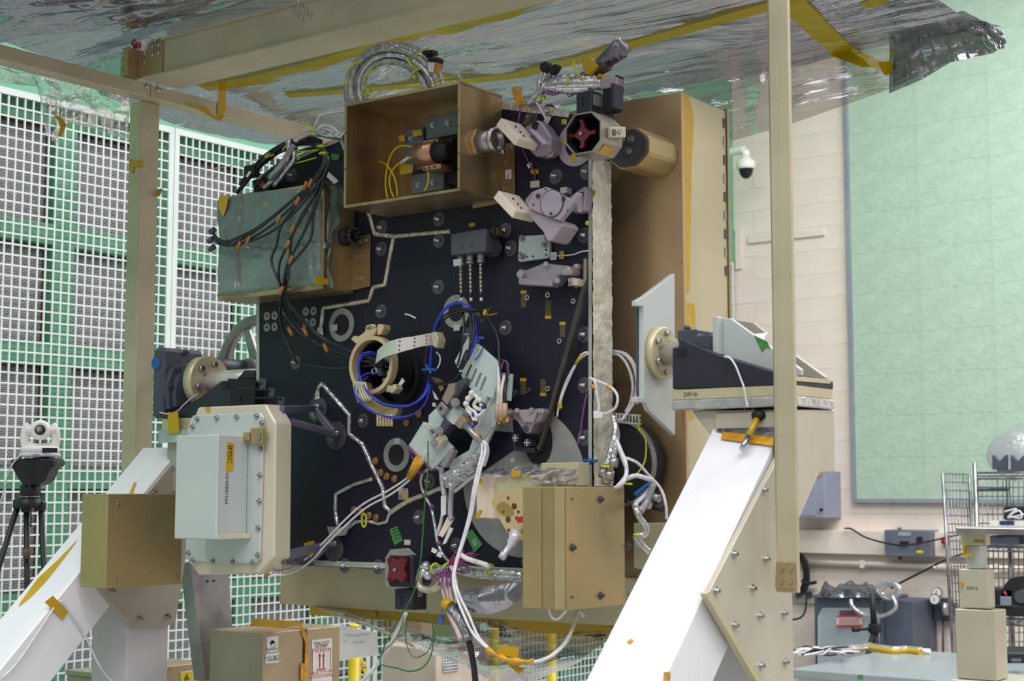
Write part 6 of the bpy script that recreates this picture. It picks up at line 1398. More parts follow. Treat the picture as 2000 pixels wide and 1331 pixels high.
runs = [((938, 612, .05), (920, 604, .07), (890, 606, .07), (862, 622, .07), (842, 655, .06), (832, 700, .06), (838, 728, .06), (856, 748, .07), (880, 748, .08), (902, 728, .09)), ((936, 616, .05), (905, 608, .07), (876, 618, .07), (850, 645, .06), (834, 680, .06), (832, 725, .06), (850, 748, .07), (876, 750, .08), (900, 730, .09)), ((905, 608, .06), (906, 640, .08), (902, 680, .09), (893, 715, .09)), ((918, 610, .06), (920, 645, .08), (915, 690, .09), (898, 722, .09)), ((922, 606, .06), (926, 650, .08), (918, 690, .09), (902, 722, .09)), ((940, 610, .05), (958, 630, .06), (972, 660, .06), (975, 700, .07), (978, 740, .08), (982, 770, .08)), ((975, 705, .07), (985, 705, .07), (990, 720, .07), (990, 740, .07)), ((896, 722, .09), (905, 700, .095), (912, 684, .095))]
t = cable('black_fibre_loop', 'thin black fibres looping around the blue ones beside the central bracket', runs, .0032, RUBBER, n=6)
t = thing('amber_wad', 'crumpled wad of amber tape right of the upper grey ring', 'tape', B(935, 625, .06))
for i in range(7):
    q = B(925+6*i+rnd.uniform(-3, 3), 615+rnd.uniform(-6, 10), .06+.01*(i % 3)); pts = [q+V((rnd.uniform(-.016, .016), rnd.uniform(-.008, .008), rnd.uniform(-.014, .014))) for _ in range(4)]
    MB().prism(pts, (0, -.0015, .001)).build('fold', OLIVE if i % 3 else TAPE, t)
MB().prism(poly([(843, 736), (860, 740), (868, 746), (852, 748)], .07), (0, -.003, 0)).build('tape', OLIVE, None, 'dark amber tape wrap on the black fibres under the blue tie', 'tape')
MB().tube(cat(poly([(791, 614, ), (800, 616), (812, 622)], .012), 4), .0024, 6).build('white_clip', WHITEP, None, 'short white curved clip on the bare bench above the silver strap', 'clip')
# three tan pigtails into an amber wad
runs = [((985, 735, .07), (980, 760, .09), (979, 790, .09), (978, 820, .09)), ((990, 740, .07), (986, 765, .09), (987, 795, .09), (984, 820, .09)), ((974, 710, .07), (974, 760, .09), (973, 790, .09), (972, 825, .09))]
t = cable('tan_pigtails', 'three tan pigtail leads ending in a wad of amber tape right of the central bracket', runs, [.0042, .0042, .005], [IVORY, RUBBER, CWHITE], n=7)
for q in ((972, 800), (979, 800), (986, 798)): MB().cyl(B(q[0], q[1]-10, .095), B(q[0], q[1]+20, .095), .007, n=10).build('tan_sleeve', pm('tan_sleeve', (196, 164, 140), .4), t)
for i in range(7):
    q = B(970+4*i+rnd.uniform(-3, 3), 825+rnd.uniform(-8, 8), .10); pts = [q+V((rnd.uniform(-.014, .014), rnd.uniform(-.008, .008), rnd.uniform(-.016, .016))) for _ in range(4)]; MB().prism(pts, (0, -.0015, .001)).build('tape_fold', TAPEO if i % 2 else OLIVE, t)
MB().tube(cat(poly([(975, 735), (984, 706), (992, 712), (993, 735)], .075), 5), .0018, 5).build('purple_wire', PURPLE, t)
# ---- white leads across the lower bench
runs = [((832, 880, .1), (822, 898, .1), (800, 930, .07), (760, 958, .06), (710, 985, .05), (670, 1020, .06), (632, 1060, .07), (600, 1090, .08), (570, 1110, .12), (545, 1116, .2), (528, 1120, .26)), ((836, 880, .1), (826, 900, .1), (804, 934, .07), (764, 966, .06), (716, 992, .05), (672, 1030, .06), (636, 1065, .07), (610, 1094, .08), (585, 1112, .12), (560, 1122, .2), (528, 1126, .26))]
t = cable('white_lead_pair', 'pair of white leads running down left from the central bracket past the foil clip', runs, .0028, CWHITE, n=7)
a_, b_ = B(820, 898, .1), B(800, 932, .075); MB().cyl(a_, b_, .014, .010, 12).build('amber_sleeve', TAPEO, t)
a_, b_ = B(616, 1070, .08), B(603, 1086, .08); MB().cyl(a_, b_, .008, n=8).build('amber_sleeve', TAPEO, t)
lt = MB().tube([B(711+9*math.cos(s)*.5, 1017+13*math.sin(s), .03) for s in [2*math.pi*j/16 for j in range(16)]], .003, 6, True); lt.build('lime_tie', TIE, None, 'lime cable tie loop round the foil run left of the green note', 'cable tie')
runs = [((938, 860, .11), (942, 880, .14), (934, 915, .17), (924, 960, .185), (918, 1000, .19), (905, 1050, .20), (890, 1100, .22), (885, 1130, .24), (890, 1160, .25), (905, 1200, .26), (925, 1240, .27), (955, 1270, .28)), ((944, 860, .11), (948, 880, .14), (938, 920, .17), (928, 965, .185), (921, 1005, .19), (908, 1050, .20), (892, 1100, .22), (888, 1130, .24), (898, 1165, .25), (915, 1200, .26), (935, 1245, .27), (960, 1272, .28)), ((1035, 1295, .28), (1055, 1292, .27), (1080, 1280, .25), (1105, 1255, .22), (1120, 1220, .18), (1127, 1190, .14)), ((1072, 1190, .1), (1078, 1206, .1), (1090, 1210, .1), (1107, 1192, .1)), ((1132, 1190, .1), (1140, 1205, .1))]
t = cable('white_lead_sling', 'long white lead pair hanging from the bench and slung under the big gold box', runs, [.0034, .0034, .0046, .003, .004], CWHITE, n=7)
w_ = cat([B(952, 1270, .285), B(975, 1283, .29), B(1000, 1292, .29), B(1040, 1294, .285)], 5); MB().tube(w_, [.007+.003*math.sin(i*1.3) for i in range(len(w_))], 8).build('amber_wrap', TAPEO, t)
MB().prism(poly([(978, 1260), (1014, 1265), (1012, 1285), (972, 1278)], .28), (0, -.001, 0)).build('amber_flag', TAPE, t); MB().prism(poly([(985, 1292), (1005, 1300), (1028, 1306), (1014, 1318), (1000, 1306)], .28), (0, -.001, 0)).build('amber_flag', TAPE, t)
runs = [((930, 850, .12), (938, 862, .12)), ((940, 870, .12), (952, 880, .12), (950, 900, .11), (938, 915, .1))]
t = cable('amber_boot', 'amber and red taped boot where white leads leave the central bracket', [((908, 832, .12), (918, 840, .13), (928, 852, .13), (940, 864, .12)), ((925, 846, .125), (936, 858, .12)), ((938, 862, .12), (950, 868, .12), (952, 888, .11), (945, 910, .1))], [.008, .010, .0045], [GREYM, TAPEO, CWHITE], n=8)
runs = [((835, 918, .08), (826, 925, .06), (822, 945, .05), (830, 968, .05), (843, 995, .05), (850, 1030, .05), (855, 1060, .05), (866, 1085, .06), (880, 1100, .08)), ((862, 912, .07), (864, 940, .06), (868, 965, .05), (872, 985, .05)), ((845, 905, .07), (860, 920, .06), (868, 945, .05), (867, 972, .05), (865, 1000, .05), (860, 1025, .05), (852, 1050, .05)), ((935, 925, .08), (915, 938, .07), (895, 955, .06), (885, 962, .05))]
t = cable('twisted_leads', 'foil and red-tied twisted leads descending left of the pale annular mount', runs, [.0042, .008, .0045, .0045], [FOIL, FOIL, CWHITE, CWHITE], n=7)
for q in ((822, 925), (829, 968), (843, 990), (857, 1062), (888, 955)): MB().cyl(B(q[0]-2, q[1]-2, .052), B(q[0]+3, q[1]+3, .052), .006, n=8).build('red_thread', PURPLE, t)
MB().tube(cat(poly([(868, 935), (875, 925), (882, 945), (880, 985), (880, 1010), (884, 1015)], .06), 4), .007, 7).build('grey_sleeve', pm('clear_sleeve', (180, 184, 186), .3, .2), t)
for pts in (((863, 970), (873, 968), (872, 1005), (863, 1010)), ((876, 1010), (886, 1018), (866, 1050), (858, 1046)), ((880, 1030), (886, 1034), (872, 1062), (866, 1064)), ((846, 1070), (856, 1076), (852, 1082), (844, 1078)), ((858, 1078), (866, 1082), (862, 1090), (854, 1086))): MB().prism(poly(pts, .058), (0, -.004, 0)).build('wire_tag', WHITEP if pts[0][0] != 876 else IVORY, t)
MB().tube(cat(poly([(800, 880), (808, 900), (818, 915), (826, 925)], .07), 4), .002, 5).build('purple_wire', PURPLE, t)
# green earth wire
runs = [((836, 862, .1), (836, 900, .11), (834, 940, .12), (830, 980, .13), (826, 1040, .14), (822, 1090, .15), (816, 1130, .15), (805, 1165, .15), (785, 1200, .15), (765, 1235, .15), (750, 1265, .15), (742, 1290, .15), (748, 1300, .15), (775, 1306, .15), (800, 1312, .15), (825, 1305, .15), (842, 1280, .15), (847, 1240, .15), (842, 1210, .15), (834, 1194, .15)), ((806, 1195, .15), (796, 1215, .15), (792, 1245, .15), (800, 1275, .15), (815, 1285, .15), (838, 1270, .15), (846, 1235, .15), (840, 1205, .15)), ((788, 1205, .15), (780, 1235, .15), (765, 1258, .15), (750, 1272, .15), (742, 1285, .15))]
cable('green_wire', 'thin green earth wire hanging down the bench and coiled below it', runs, [.0019, .0014, .0014], GREENW, n=6)
MB().tube(cat(poly([(793, 1198), (780, 1225), (762, 1260), (735, 1300), (700, 1340)], .14), 5), .0055, 7).build('flat_strap', CWHITE, None, 'pale cord slanting down left from under the red-capped camera to the floor', 'cord')
# ---- lower harness with purple wires
t = thing('purple_harness', 'splayed purple wires and foil cable with lime ties along the bottom bench edge', 'cable', B(880, 1120, .08))
for i in range(64):
    a_ = B(884+rnd.uniform(-6, 6), 1108+rnd.uniform(-4, 4), .09); e_ = B(836+rnd.uniform(0, 48), 1126+rnd.uniform(-8, 26), .1+rnd.uniform(0, .02)) if i % 2 else B(905+rnd.uniform(-16, 32), 1086+rnd.uniform(-14, 22), .09)
    MB().tube(cat([a_, a_.lerp(e_, .5)+V((rnd.uniform(-.01, .01), -.01, rnd.uniform(-.01, .012))), e_], 4), .0013, 4).build('purple_wire', PURPLE if i % 4 else REDB, t)
for ps_ in (((822, 1110), (850, 1116), (880, 1112), (905, 1118), (940, 1124), (1022, 1130)), ((905, 1112), (935, 1120), (970, 1118), (1022, 1124)), ((824, 1112), (818, 1135), (824, 1150), (845, 1152), (860, 1140))): MB().tube(cat(poly(ps_, .07), 6), .009, 8).build('foil_cable', FOIL if ps_[1][0] != 818 else FOILC, t)
for ps_ in (((896, 1082), (912, 1092), (930, 1098)), ((930, 1098), (950, 1104), (955, 1110))): MB().tube(poly(ps_, .1), .0065, 8).build('white_sleeve', WHITEP, t)
for ps_ in (((880, 1106), (892, 1140), (890, 1180)), ((862, 1130), (866, 1160), (872, 1180)), ((868, 1128), (874, 1160), (880, 1185)), ((876, 1130), (880, 1160), (884, 1180))): MB().tube(cat(poly(ps_, .11), 5), .0045, 6).build('bare_lead', pm('pinkish_lead', (206, 184, 180), .45), t)
for q in ((874, 1112), (957, 1114), (850, 1112)):
    c_ = B(q[0], q[1], .08); MB().tube([c_+X*(.004*math.cos(s))+Z*(.013*math.sin(s))+Y*(.012*math.cos(s)) for s in [2*math.pi*j/14 for j in range(14)]], .003, 5, True).build('cable_tie', TIE, t)
for q in ((832, 1106), (828, 1118), (836, 1124)): MB().sphere(B(q[0], q[1], .085), .012, 12, 8).build('foil_ball', FOIL, t)
MB().prism(poly([(858, 1206), (867, 1202), (868, 1216), (860, 1219)], .11), (0, -.006, 0)).build('blue_plug', pm('blue_plug', (52, 96, 190), .4), t); MB().cyl(B(863, 1180, .11), B(863, 1204, .11), .001, n=5).build('thread', PURPLE, t)
runs = [((868, 1180, .11), (880, 1205, .13), (892, 1230, .14), (900, 1250, .15)), ((884, 1180, .11), (900, 1210, .12), (915, 1250, .13), (925, 1300, .13), (930, 1345, .13)), ((866, 1182, .11), (884, 1215, .125), (898, 1245, .13))]
t = cable('sleeved_cables', 'clear sleeved pale and black cables dropping below the purple wires', runs, [.006, .0075, .007], [pm('pinkish_lead', (206, 184, 180)), RUBBER, GREYM], n=8)
a_ = [B(880, 1188, .125), B(900, 1215, .13), B(915, 1255, .135)]; MB().tube(cat(a_, 4), .013, 10).build('clear_sleeve', film('sleeve_film', (200, 200, 204), .2, .08, 20, .5, (1, 1, 1), .2, (160, 158, 165)), t); MB().cyl(B(868, 1178, .12), B(880, 1186, .12), .015, n=10).build('amber_band', TAPE, t)
def bagf(u, v):
    q = B(890+135*u, 1135+22*(1-u)+(28+26*math.sin(u*3.0))*v, .10); 
    return q+Y*(-.05*math.sin(math.pi*u)*math.sin(math.pi*(.15+v*.8))+.02*noise.noise(V((u*5, v*2, 1)))+.006*noise.noise(V((u*12, v*2, 7))))
MB().grid(bagf, 50, 16).build('plastic_bag', film('grey_bag', (165, 165, 178), .04, .22, 4, .2, (.8, .8, .88), .6, (146, 146, 164), st=(3, 1, 1), rot=(0, .5, 0)), None, 'crumpled grey plastic wrap under the foil cable at the bottom bench edge', 'plastic wrap')
# ---- right edge harness
runs = [((1148, 688, .02), (1138, 692, .03), (1122, 715, .03), (1106, 745, .03), (1094, 780, .03), (1088, 815, .03)), ((1150, 690, .02), (1130, 705, .03), (1112, 740, .03), (1098, 775, .03), (1092, 800, .03))]
t = cable('white_twist', 'thin white twisted leads with amber tape beside the dark shield rim', runs, .0022, CWHITE, n=6)
MB().cyl(B(1137, 692, .032), B(1124, 712, .032), .004, n=8).build('amber_sleeve', TAPE, t); MB().prism(poly([(1090, 788), (1098, 786), (1098, 798), (1091, 799)], .032), (0, -.002, 0)).build('amber_tag', TAPE, t)
MB().tube(cat(poly([(1146, 770), (1140, 800), (1134, 840), (1128, 870)], .008), 4), .002, 5).build('purple_wire', PURPLE, None, 'purple wire on the bench face left of the silver edge', 'wire')
runs = [((1151, 740, .02), (1162, 746, .03), (1166, 770, .03), (1170, 800, .03), (1160, 806, .03)), ((1151, 738, .02), (1175, 748, .03), (1195, 758, .03), (1206, 775, .03), (1203, 795, .03), (1190, 806, .03), (1172, 812, .03)), ((1193, 688, -.1), (1215, 690, -.1), (1235, 710, -.1), (1244, 745, -.1), (1240, 780, -.1), (1230, 800, -.08), (1212, 822, -.06), (1200, 815, -.02)), ((1193, 692, -.1), (1210, 695, -.1), (1226, 715, -.1), (1236, 750, -.1), (1232, 785, -.1), (1222, 805, -.08)), ((1194, 686, -.1), (1222, 692, -.1), (1240, 715, -.1), (1248, 750, -.1), (1244, 790, -.1))]
t = cable('edge_harness', 'white leads looping over and behind the silver right edge of the bench', runs, [.0035, .0035, .0038, .0038, .0038], CWHITE, n=7)
MB().obox(B(1170, 812, .03), X*.012, Y*.008, Z*.008).build('white_anchor', WHITEP, t, bev=.002)
for q in ((1160, 756), (1190, 757)): MB().cyl(B(q[0]-3, q[1]-3, .031), B(q[0]+3, q[1]+4, .031), .0048, n=8).build('amber_band', TAPEO, t)
runs = [((1197, 815, .02), (1202, 835, .03), (1200, 860, .04), (1192, 885, .05), (1186, 910, .06)), ((1198, 820, .02), (1205, 845, .03), (1203, 870, .04), (1196, 900, .05), (1190, 925, .06)), ((1204, 860, .04), (1214, 885, .05), (1222, 905, .06), (1222, 930, .06), (1205, 952, .08)), ((1206, 868, .04), (1216, 895, .05), (1224, 920, .06), (1216, 945, .08), (1198, 955, .08)), ((1222, 895, .05), (1245, 905, .03), (1268, 930, .0), (1290, 955, -.02), (1300, 985, -.02), (1302, 1015, -.02)), ((1215, 940, .06), (1240, 930, .04), (1262, 935, .02), (1276, 942, .0), (1262, 965, .0), (1240, 985, .03)), ((1240, 985, .06), (1248, 1010, .06), (1262, 1030, .04), (1258, 1045, .04), (1242, 1050, .05), (1258, 1070, .03), (1268, 1080, .02)), ((1276, 945, .0), (1264, 980, .0), (1250, 1000, .03))]
t = cable('foil_branch_harness', 'white and foil branch harness falling behind the upper right of the big gold box', runs, [.008, .007, .0048, .0048, .0035, .0055, .008, .008], [FOIL, FOIL, CWHITE, CWHITE, CWHITE, CWHITE, FOIL, pm('clear_sleeve', (180, 184, 186))], ties=((1187, 912, .06, 12), (1228, 946, .06, 6), (1244, 1045, .06, 6)), n=8)
for q in ((1180, 925), (1192, 930), (1186, 938), (1200, 905)): MB().cyl(B(q[0], q[1]-10, .055), B(q[0]-3, q[1]+8, .06), .011, n=10).build('connector', GREYM, t)
MB().tube(cat([B(1240, 968, .01), B(1256, 955, .0), B(1274, 942, -.01)], 4), .0055, 7).build('blue_tie', AZURE, t)
for q in ((1280, 972), (1262, 985), (1286, 992)): MB().cyl(B(q[0]-8, q[1]-3, -.01), B(q[0]+8, q[1]+3, -.01), .009, n=10).build('connector', GREYM if q[0] != 1286 else DARK, t)
for pts in (((1140, 900), (1155, 902)), ((1150, 896), (1154, 908)), ((1156, 903), (1166, 900))): tail(t, pts, .02, .004, BLUEP, 'blue_clip')
# telescope-like dark drum behind the edge
t = thing('dark_drum', 'large black drum with a pale rim behind the silver edge of the bench', 'drum', B(1235, 930, -.1))
c_ = onY(1205, 905, 3.125); k_ = (c_-CAM).dot(FWD)/F
MB().lathe(c_, Y, [(75*k_, 0), (84*k_, .01), (84*k_, .055), (70*k_, .06)], 40).build('drum', DARK, t)
MB().ring(c_-Y*.0, Y, 85.5*k_, 80*k_, .012, 40).build('pale_rim', GREYM, t)
b = MB(); z0_, z1_ = B(1230, 826, -.08).z, B(1230, 807, -.08).z
for i in range(9):
    a_ = B(1198+6.2*i, 808+.5*i, -.085); e_ = B(1198+6.2*i, 824+.5*i, -.085); MB().tube([a_, e_], .0022, 5).build('chain_link', MINTM, t)
for y_ in (808, 824): MB().tube([B(1194, y_, -.085), B(1252, y_+5, -.085)], .0026, 5).build('chain_rail', MINTM, t)
cable('lime_string', 'thin lime cord hanging in front of the black drum', [((1250, 820, -.07), (1248, 838, -.07), (1260, 856, -.07), (1262, 880, -.07), (1258, 905, -.07), (1245, 925, -.06), (1232, 935, -.05))], .0022, TIE, 'cord', n=6)
# mounting beam piece right of the big gold box
MB().prism([onY(q[0], q[1], 3.14) for q in ((1237, 1022), (1300, 1022), (1300, 1120), (1237, 1110))], (0, .05, 0)).build('fixture_beam', GOLDP, fx, bev=.002)
# shield tags: three flat black straps near the left bearing
t = thing('black_flags', 'three black remove tags on thin rods at the left edge of the bench', 'tag', B(520, 760, .1))
for pts, fl_ in ((((446, 742), (500, 744), (510, 752)), ((505, 738), (520, 740), (518, 762), (507, 764))), (((460, 760), (518, 762), (528, 764)), ((524, 757), (537, 760), (535, 778), (526, 780))), (((486, 778), (540, 778), (550, 780)), ((540, 774), (556, 776), (554, 797), (545, 800)))):
    MB().tube([onY(q[0], q[1], 2.96) for q in pts], .003, 6).build('rod', DARK, t); MB().prism([onY(q[0], q[1], 2.96) for q in fl_], (0, .004, 0)).build('flag', DGREY, t)
# ================================================================== FILMS
CANOPY = film('canopy_film', (160, 157, 165), .12, .03, 1.6, .42, (.62, .6, .66), .24, (100, 97, 106), dist=.10, st=(.55, 2.0, 1), rot=(0, 0, .12))
CLEARF = film('clear_film', (240, 244, 242), .10, .03, 7, .9, (1, 1, 1), .05, (215, 225, 222), dist=.05)
SKIRT = film('skirt_film', (214, 212, 208), .09, .05, 2.2, .6, (.9, .9, .9), .16, (128, 124, 126), dist=.06, st=(.5, 1, 5.5), rot=(0, -.28, 0))
LOWF = film('lower_film', (212, 216, 216), .05, .06, 1.4, .35, (1, 1, 1), .24, (150, 154, 158), dist=.06, st=(.8, 1, 3), rot=(0, .25, 0))
FZ = 2.93
def filmz(x, y):
    b = .016*noise.noise(V((x*1.6, y*2.2, 4)))+.012*noise.noise(V((x*3.5+y*2, y*5.0, 9)))+.004*noise.noise(V((x*11, y*13, 2)))
    sag = -.05*math.sin(math.pi*max(0, min(1, (y-3.2)/1.1)))**1 if y > 3.2 else .02
    rd = .05*max(0, 1-abs(x+3.6)/.35)
    return FZ+b+sag
def canf(u, v):
    x = -4.15+2.66*u; y = 2.15+2.15*v
    if u > .93: y += .0
    return V((x, y, filmz(x, y)+(.06 if y < 3.2 else 0)*min(1, (3.2-y)/.1 if y < 3.2 else 0)))
t = thing('canopy_film', 'smoky transparent plastic canopy sheet stretched over the overhead frame', 'plastic sheet', V((-2.8, 3.4, FZ)))
MB().grid(canf, 130, 110).build('sheet', CANOPY, t)
def onF(px, py, d=-.004):
    z_ = FZ
    for _ in range(4): p = onZ(px, py, z_); z_ = filmz(p.x, p.y)+d
    return onZ(px, py, z_)
# far skirt hanging from the far edge and the right end
TOPS = [(360, 160), (430, 176), (540, 186), (670, 183), (820, 178), (980, 172), (1100, 160), (1250, 150), (1400, 140), (1550, 100), (1740, 60), (1850, 20), (1960, 62)]
BOTS = [(352, 162), (425, 232), (540, 246), (672, 282), (820, 240), (980, 222), (1100, 240), (1210, 205), (1428, 276), (1552, 240), (1738, 174), (1850, 122), (1962, 94)]
def lerp_l(Ls, u):
    f = u*(len(Ls)-1); i = min(int(f), len(Ls)-2); f -= i; return (Ls[i][0]*(1-f)+Ls[i+1][0]*f, Ls[i][1]*(1-f)+Ls[i+1][1]*f)
def skf(u, v):
    a_, b_ = lerp_l(TOPS, u), lerp_l(BOTS, u)
    px, py = a_[0]*(1-v)+b_[0]*v, a_[1]*(1-v)+b_[1]*v
    yy = 4.26+.035*noise.noise(V((u*14, v*1.5, 3)))+.02*noise.noise(V((u*40, v*3, 6)))+.02*v
    p = onY(px, py, yy)
    p.z = min(p.z, filmz(p.x, min(p.y, 4.3))+.01); return p
MB().grid(skf, 120, 14).build('skirt', SKIRT, t)
def endf(u, v):
    x = -1.49; y = 2.15+2.12*u
    return V((x+.012*noise.noise(V((u*5, v*2, 1)))+.01*v, y, filmz(x, y)+.012-.05*v+.006*noise.noise(V((u*6, v, 2)))))
# second flap with corner at the right (a double layer)
def flapf(u, v):
    a_ = lerp_l([(1738, 70), (1800, 50), (1880, 20), (1958, 62)], u); b_ = lerp_l([(1736, 183), (1800, 156), (1856, 122), (1940, 104), (1966, 84)], u)
    px, py = a_[0]*(1-v)+b_[0]*v, a_[1]*(1-v)+b_[1]*v
    return onY(px, py, 4.22+.03*noise.noise(V((u*10, v*2, 8)))+.01*v)
MB().grid(flapf, 40, 8).build('corner_flap', film('flap_film', (150, 152, 154), .05, .06, 1.6, .2, (.7, .7, .72), .22, (96, 96, 100), dist=.05, st=(.5, 1, 4), rot=(0, -.3, 0)), t)
# tape seams under the sheet
def seam(pts, w_, m=TAPEF, nm='tape_seam'):
    pp = []
    for i in range(len(pts)-1):
        for j in range(10): f = j/10; pp.append(onF(pts[i][0]*(1-f)+pts[i+1][0]*f, pts[i][1]*(1-f)+pts[i+1][1]*f))
    pp.append(onF(*pts[-1])); return MB().ribbon(pp, w_, Z, .0005).build(nm, m, t)
seam([(395, 172), (500, 158), (640, 122), (800, 76), (960, 36), (1090, -12)], .085)
seam([(905, 160), (1010, 148), (1150, 112), (1330, 62), (1500, 14), (1560, -6)], .06)
seam([(560, 188), (640, 182), (760, 172), (900, 160)], .05)
seam([(1535, -6), (1590, 50), (1640, 96), (1700, 124), (1742, 134)], .075)
seam([(1690, 14), (1735, -6)], .05)
def sk_tape(pts, yy=4.22, m=TAPEF, nm='tape_patch'): MB().prism([onY(q[0], q[1], yy) for q in pts], (0, -.001, 0)).build(nm, m, t)
sk_tape([(1715, 122), (1748, 118), (1752, 135), (1732, 148), (1726, 146)]); sk_tape([(1620, 108), (1650, 92), (1690, 118), (1700, 130), (1686, 132)])
for q_ in (((427, 172), (441, 176), (441, 212), (432, 236), (424, 220)), ((362, 200), (400, 209), (418, 226), (440, 224), (428, 238), (404, 224))): MB().prism([onX(q[0], q[1], -3.743) for q in q_], (.001, 0, 0)).build('tape_patch', TAPE, t)
sk_tape([(480, 178), (520, 182), (530, 192), (490, 192)], 4.0)
sk_tape([(1000, 171), (1018, 170), (1020, 186), (1030, 200), (1018, 206), (1006, 192)], 3.2)
sk_tape([(540, 236), (575, 226), (580, 240), (548, 246)], 4.0)
# clear flap hanging over the left end of the side rail
t = thing('clear_flap', 'clear crinkled plastic flap hanging from the side rail at the upper left', 'plastic sheet', onX(130, 250, -3.80))
FT = [(-20, 96), (60, 116), (120, 130), (190, 150), (252, 166)]; FBt = [(-20, 160), (82, 170), (86, 262), (110, 282), (128, 240), (180, 250), (252, 274)]
def ffl(u, v):
    a_, b_ = lerp_l(FT, u), lerp_l(FBt, u); px, py = a_[0]*(1-v)+b_[0]*v, a_[1]*(1-v)+b_[1]*v
    return onX(px, py, -3.81+.03*noise.noise(V((u*7, v*4, 2)))+.015*noise.noise(V((u*17, v*11, 5)))-.02*v)
MB().grid(ffl, 60, 26).build('flap', CLEARF, t)
MB().prism([onX(q[0], q[1], -3.80) for q in ((105, 225), (118, 228), (130, 244), (124, 258), (118, 268), (112, 266), (118, 250), (116, 240))], (.001, 0, 0)).build('tape_tail', TAPE, t)
# near left sheet above rail and beam
t = thing('upper_sheet', 'wrinkled clear plastic sheet over the beam corner at the top left of the picture', 'plastic sheet', onY(150, 20, 2.9))
UT = [(-30, -20), (150, -30), (300, -40), (420, -50), (620, -60)]; UB = [(-30, 92), (60, 70), (160, 62), (235, 60), (300, 52), (400, 30), (520, -8), (620, -40)]
def upf(u, v):
    a_, b_ = lerp_l(UT, u), lerp_l(UB, u); px, py = a_[0]*(1-v)+b_[0]*v, a_[1]*(1-v)+b_[1]*v
    p = onZ(px, py, 2.99+.012*noise.noise(V((u*5, v*5, 1)))+.008*noise.noise(V((u*14, v*9, 4)))); return p
MB().grid(upf, 80, 26).build('sheet', CANOPY, t)
# filter lamp-grid light above seen through? leave; lower drape under the fixture
t = thing('lower_drape', 'transparent plastic drape taped along the bottom edge of the tall gold box', 'plastic sheet', onY(900, 1300, 3.15))
LT = [(612, 1184), (700, 1190), (800, 1198), (900, 1208), (1000, 1214), (1100, 1222), (1200, 1228), (1232, 1232)]
LB = [(625, 1192), (720, 1226), (812, 1268), (905, 1300), (960, 1330), (1030, 1336), (1130, 1296), (1195, 1242)]
def lowf(u, v):
    a_, b_ = lerp_l(LT, u), lerp_l(LB, u); px, py = a_[0]*(1-v)+b_[0]*v, a_[1]*(1-v)+b_[1]*v
    return onY(px, py, 3.195-.10*math.sin(math.pi*v*.6)+.04*noise.noise(V((u*5, v*2, 2)))+.010*noise.noise(V((u*11, v*4, 5))))
MB().grid(lowf, 90, 26).build('drape', LOWF, t)
def lowg(u, v):
    a_, b_ = lerp_l([(625, 1192), (760, 1232), (830, 1240), (900, 1250)], u), lerp_l([(640, 1200), (740, 1232), (812, 1258), (900, 1266)], u); px, py = a_[0]*(1-v)+b_[0]*v, a_[1]*(1-v)+b_[1]*v
    return onY(px, py, 3.06+.02*noise.noise(V((u*9, v*2, 3))))
MB().grid(lowg, 50, 6).build('folded_hem', LOWF, t)
tp = [(606, 1186), (700, 1192), (800, 1198), (900, 1206), (1000, 1212), (1100, 1222), (1200, 1232), (1236, 1236)]
MB().ribbon([onY(q[0], q[1], 3.183) for q in tp], .045, Y, -.0008).build('tape_edge', TAPE, t)
MB().prism([onY(q[0], q[1], 3.18) for q in ((606, 1180), (730, 1184), (737, 1206), (640, 1200), (612, 1192))], (0, -.001, 0)).build('tape_patch', TAPE, t)
MB().prism([onY(q[0], q[1], 3.18) for q in ((985, 1182), (1022, 1178), (1080, 1200), (1198, 1226), (1192, 1240), (1060, 1224), (990, 1212))], (0, -.001, 0)).build('tape_patch', TAPE, t)
MB().prism([onY(q[0], q[1], 3.17) for q in ((985, 1190), (1020, 1176), (1022, 1192), (1006, 1204))], (0, -.001, 0)).build('tape_patch', TAPEO, t)
# ================================================================== FOREGROUND LEFT: camera on tripod
DP = 5.2
def G(px, py, o=0.0): return CAM+ray(px, py)*(DP-o)
k_ = DP/F
t = thing('pan_tilt_camera', 'cream pan-tilt video camera with a black lens on a white base, on the big tripod', 'camera', G(78, 892))
fwd = (RGT*.25-FWD); fwd.z = 0; fwd.normalize(); sd = fwd.cross(Z).normalized(); sd = sd if sd.dot(RGT) > 0 else -sd
c_ = G(78, 885)
MB().lathe(c_-Z*8*k_, Z, [(39*k_, 0), (39*k_, 6*k_), (38*k_, 7*k_)], 28).build('white_base', pm('base_white', (226, 224, 236), .35), t)
MB().lathe(c_-Z*1*k_, Z, [(37*k_, 0), (37*k_, 11*k_), (34*k_, 13*k_)], 28).build('cream_plinth', WHITEP, t)
MB().obox(c_+fwd*37*k_+Z*4*k_+sd*20*k_, sd*14*k_, fwd*1.5*k_, Z*4.5*k_).build('black_window', DARK, t)
for s_ in (-1, 1):
    pts = [c_+sd*(s_*26*k_)+Z*10*k_, c_+sd*(s_*29*k_)+Z*26*k_, c_+sd*(s_*27*k_)+Z*44*k_, c_+sd*(s_*20*k_)+Z*54*k_]
    MB().tube(cat(pts, 4), [9*k_]*13, 10).build('yoke_arm', WHITEP, t)
MB().tube(cat([c_+sd*-26*k_+Z*16*k_, c_+sd*-10*k_+Z*11*k_, c_+sd*10*k_+Z*11*k_, c_+sd*26*k_+Z*16*k_], 4), 8*k_, 10).build('yoke_base', WHITEP, t)
hc_ = c_+Z*44*k_
MB().lathe(hc_-fwd*20*k_, fwd, [(14*k_, 0), (19*k_, 8*k_), (20*k_, 26*k_), (17*k_, 38*k_), (14*k_, 40*k_)], 24).build('head', WHITEP, t)
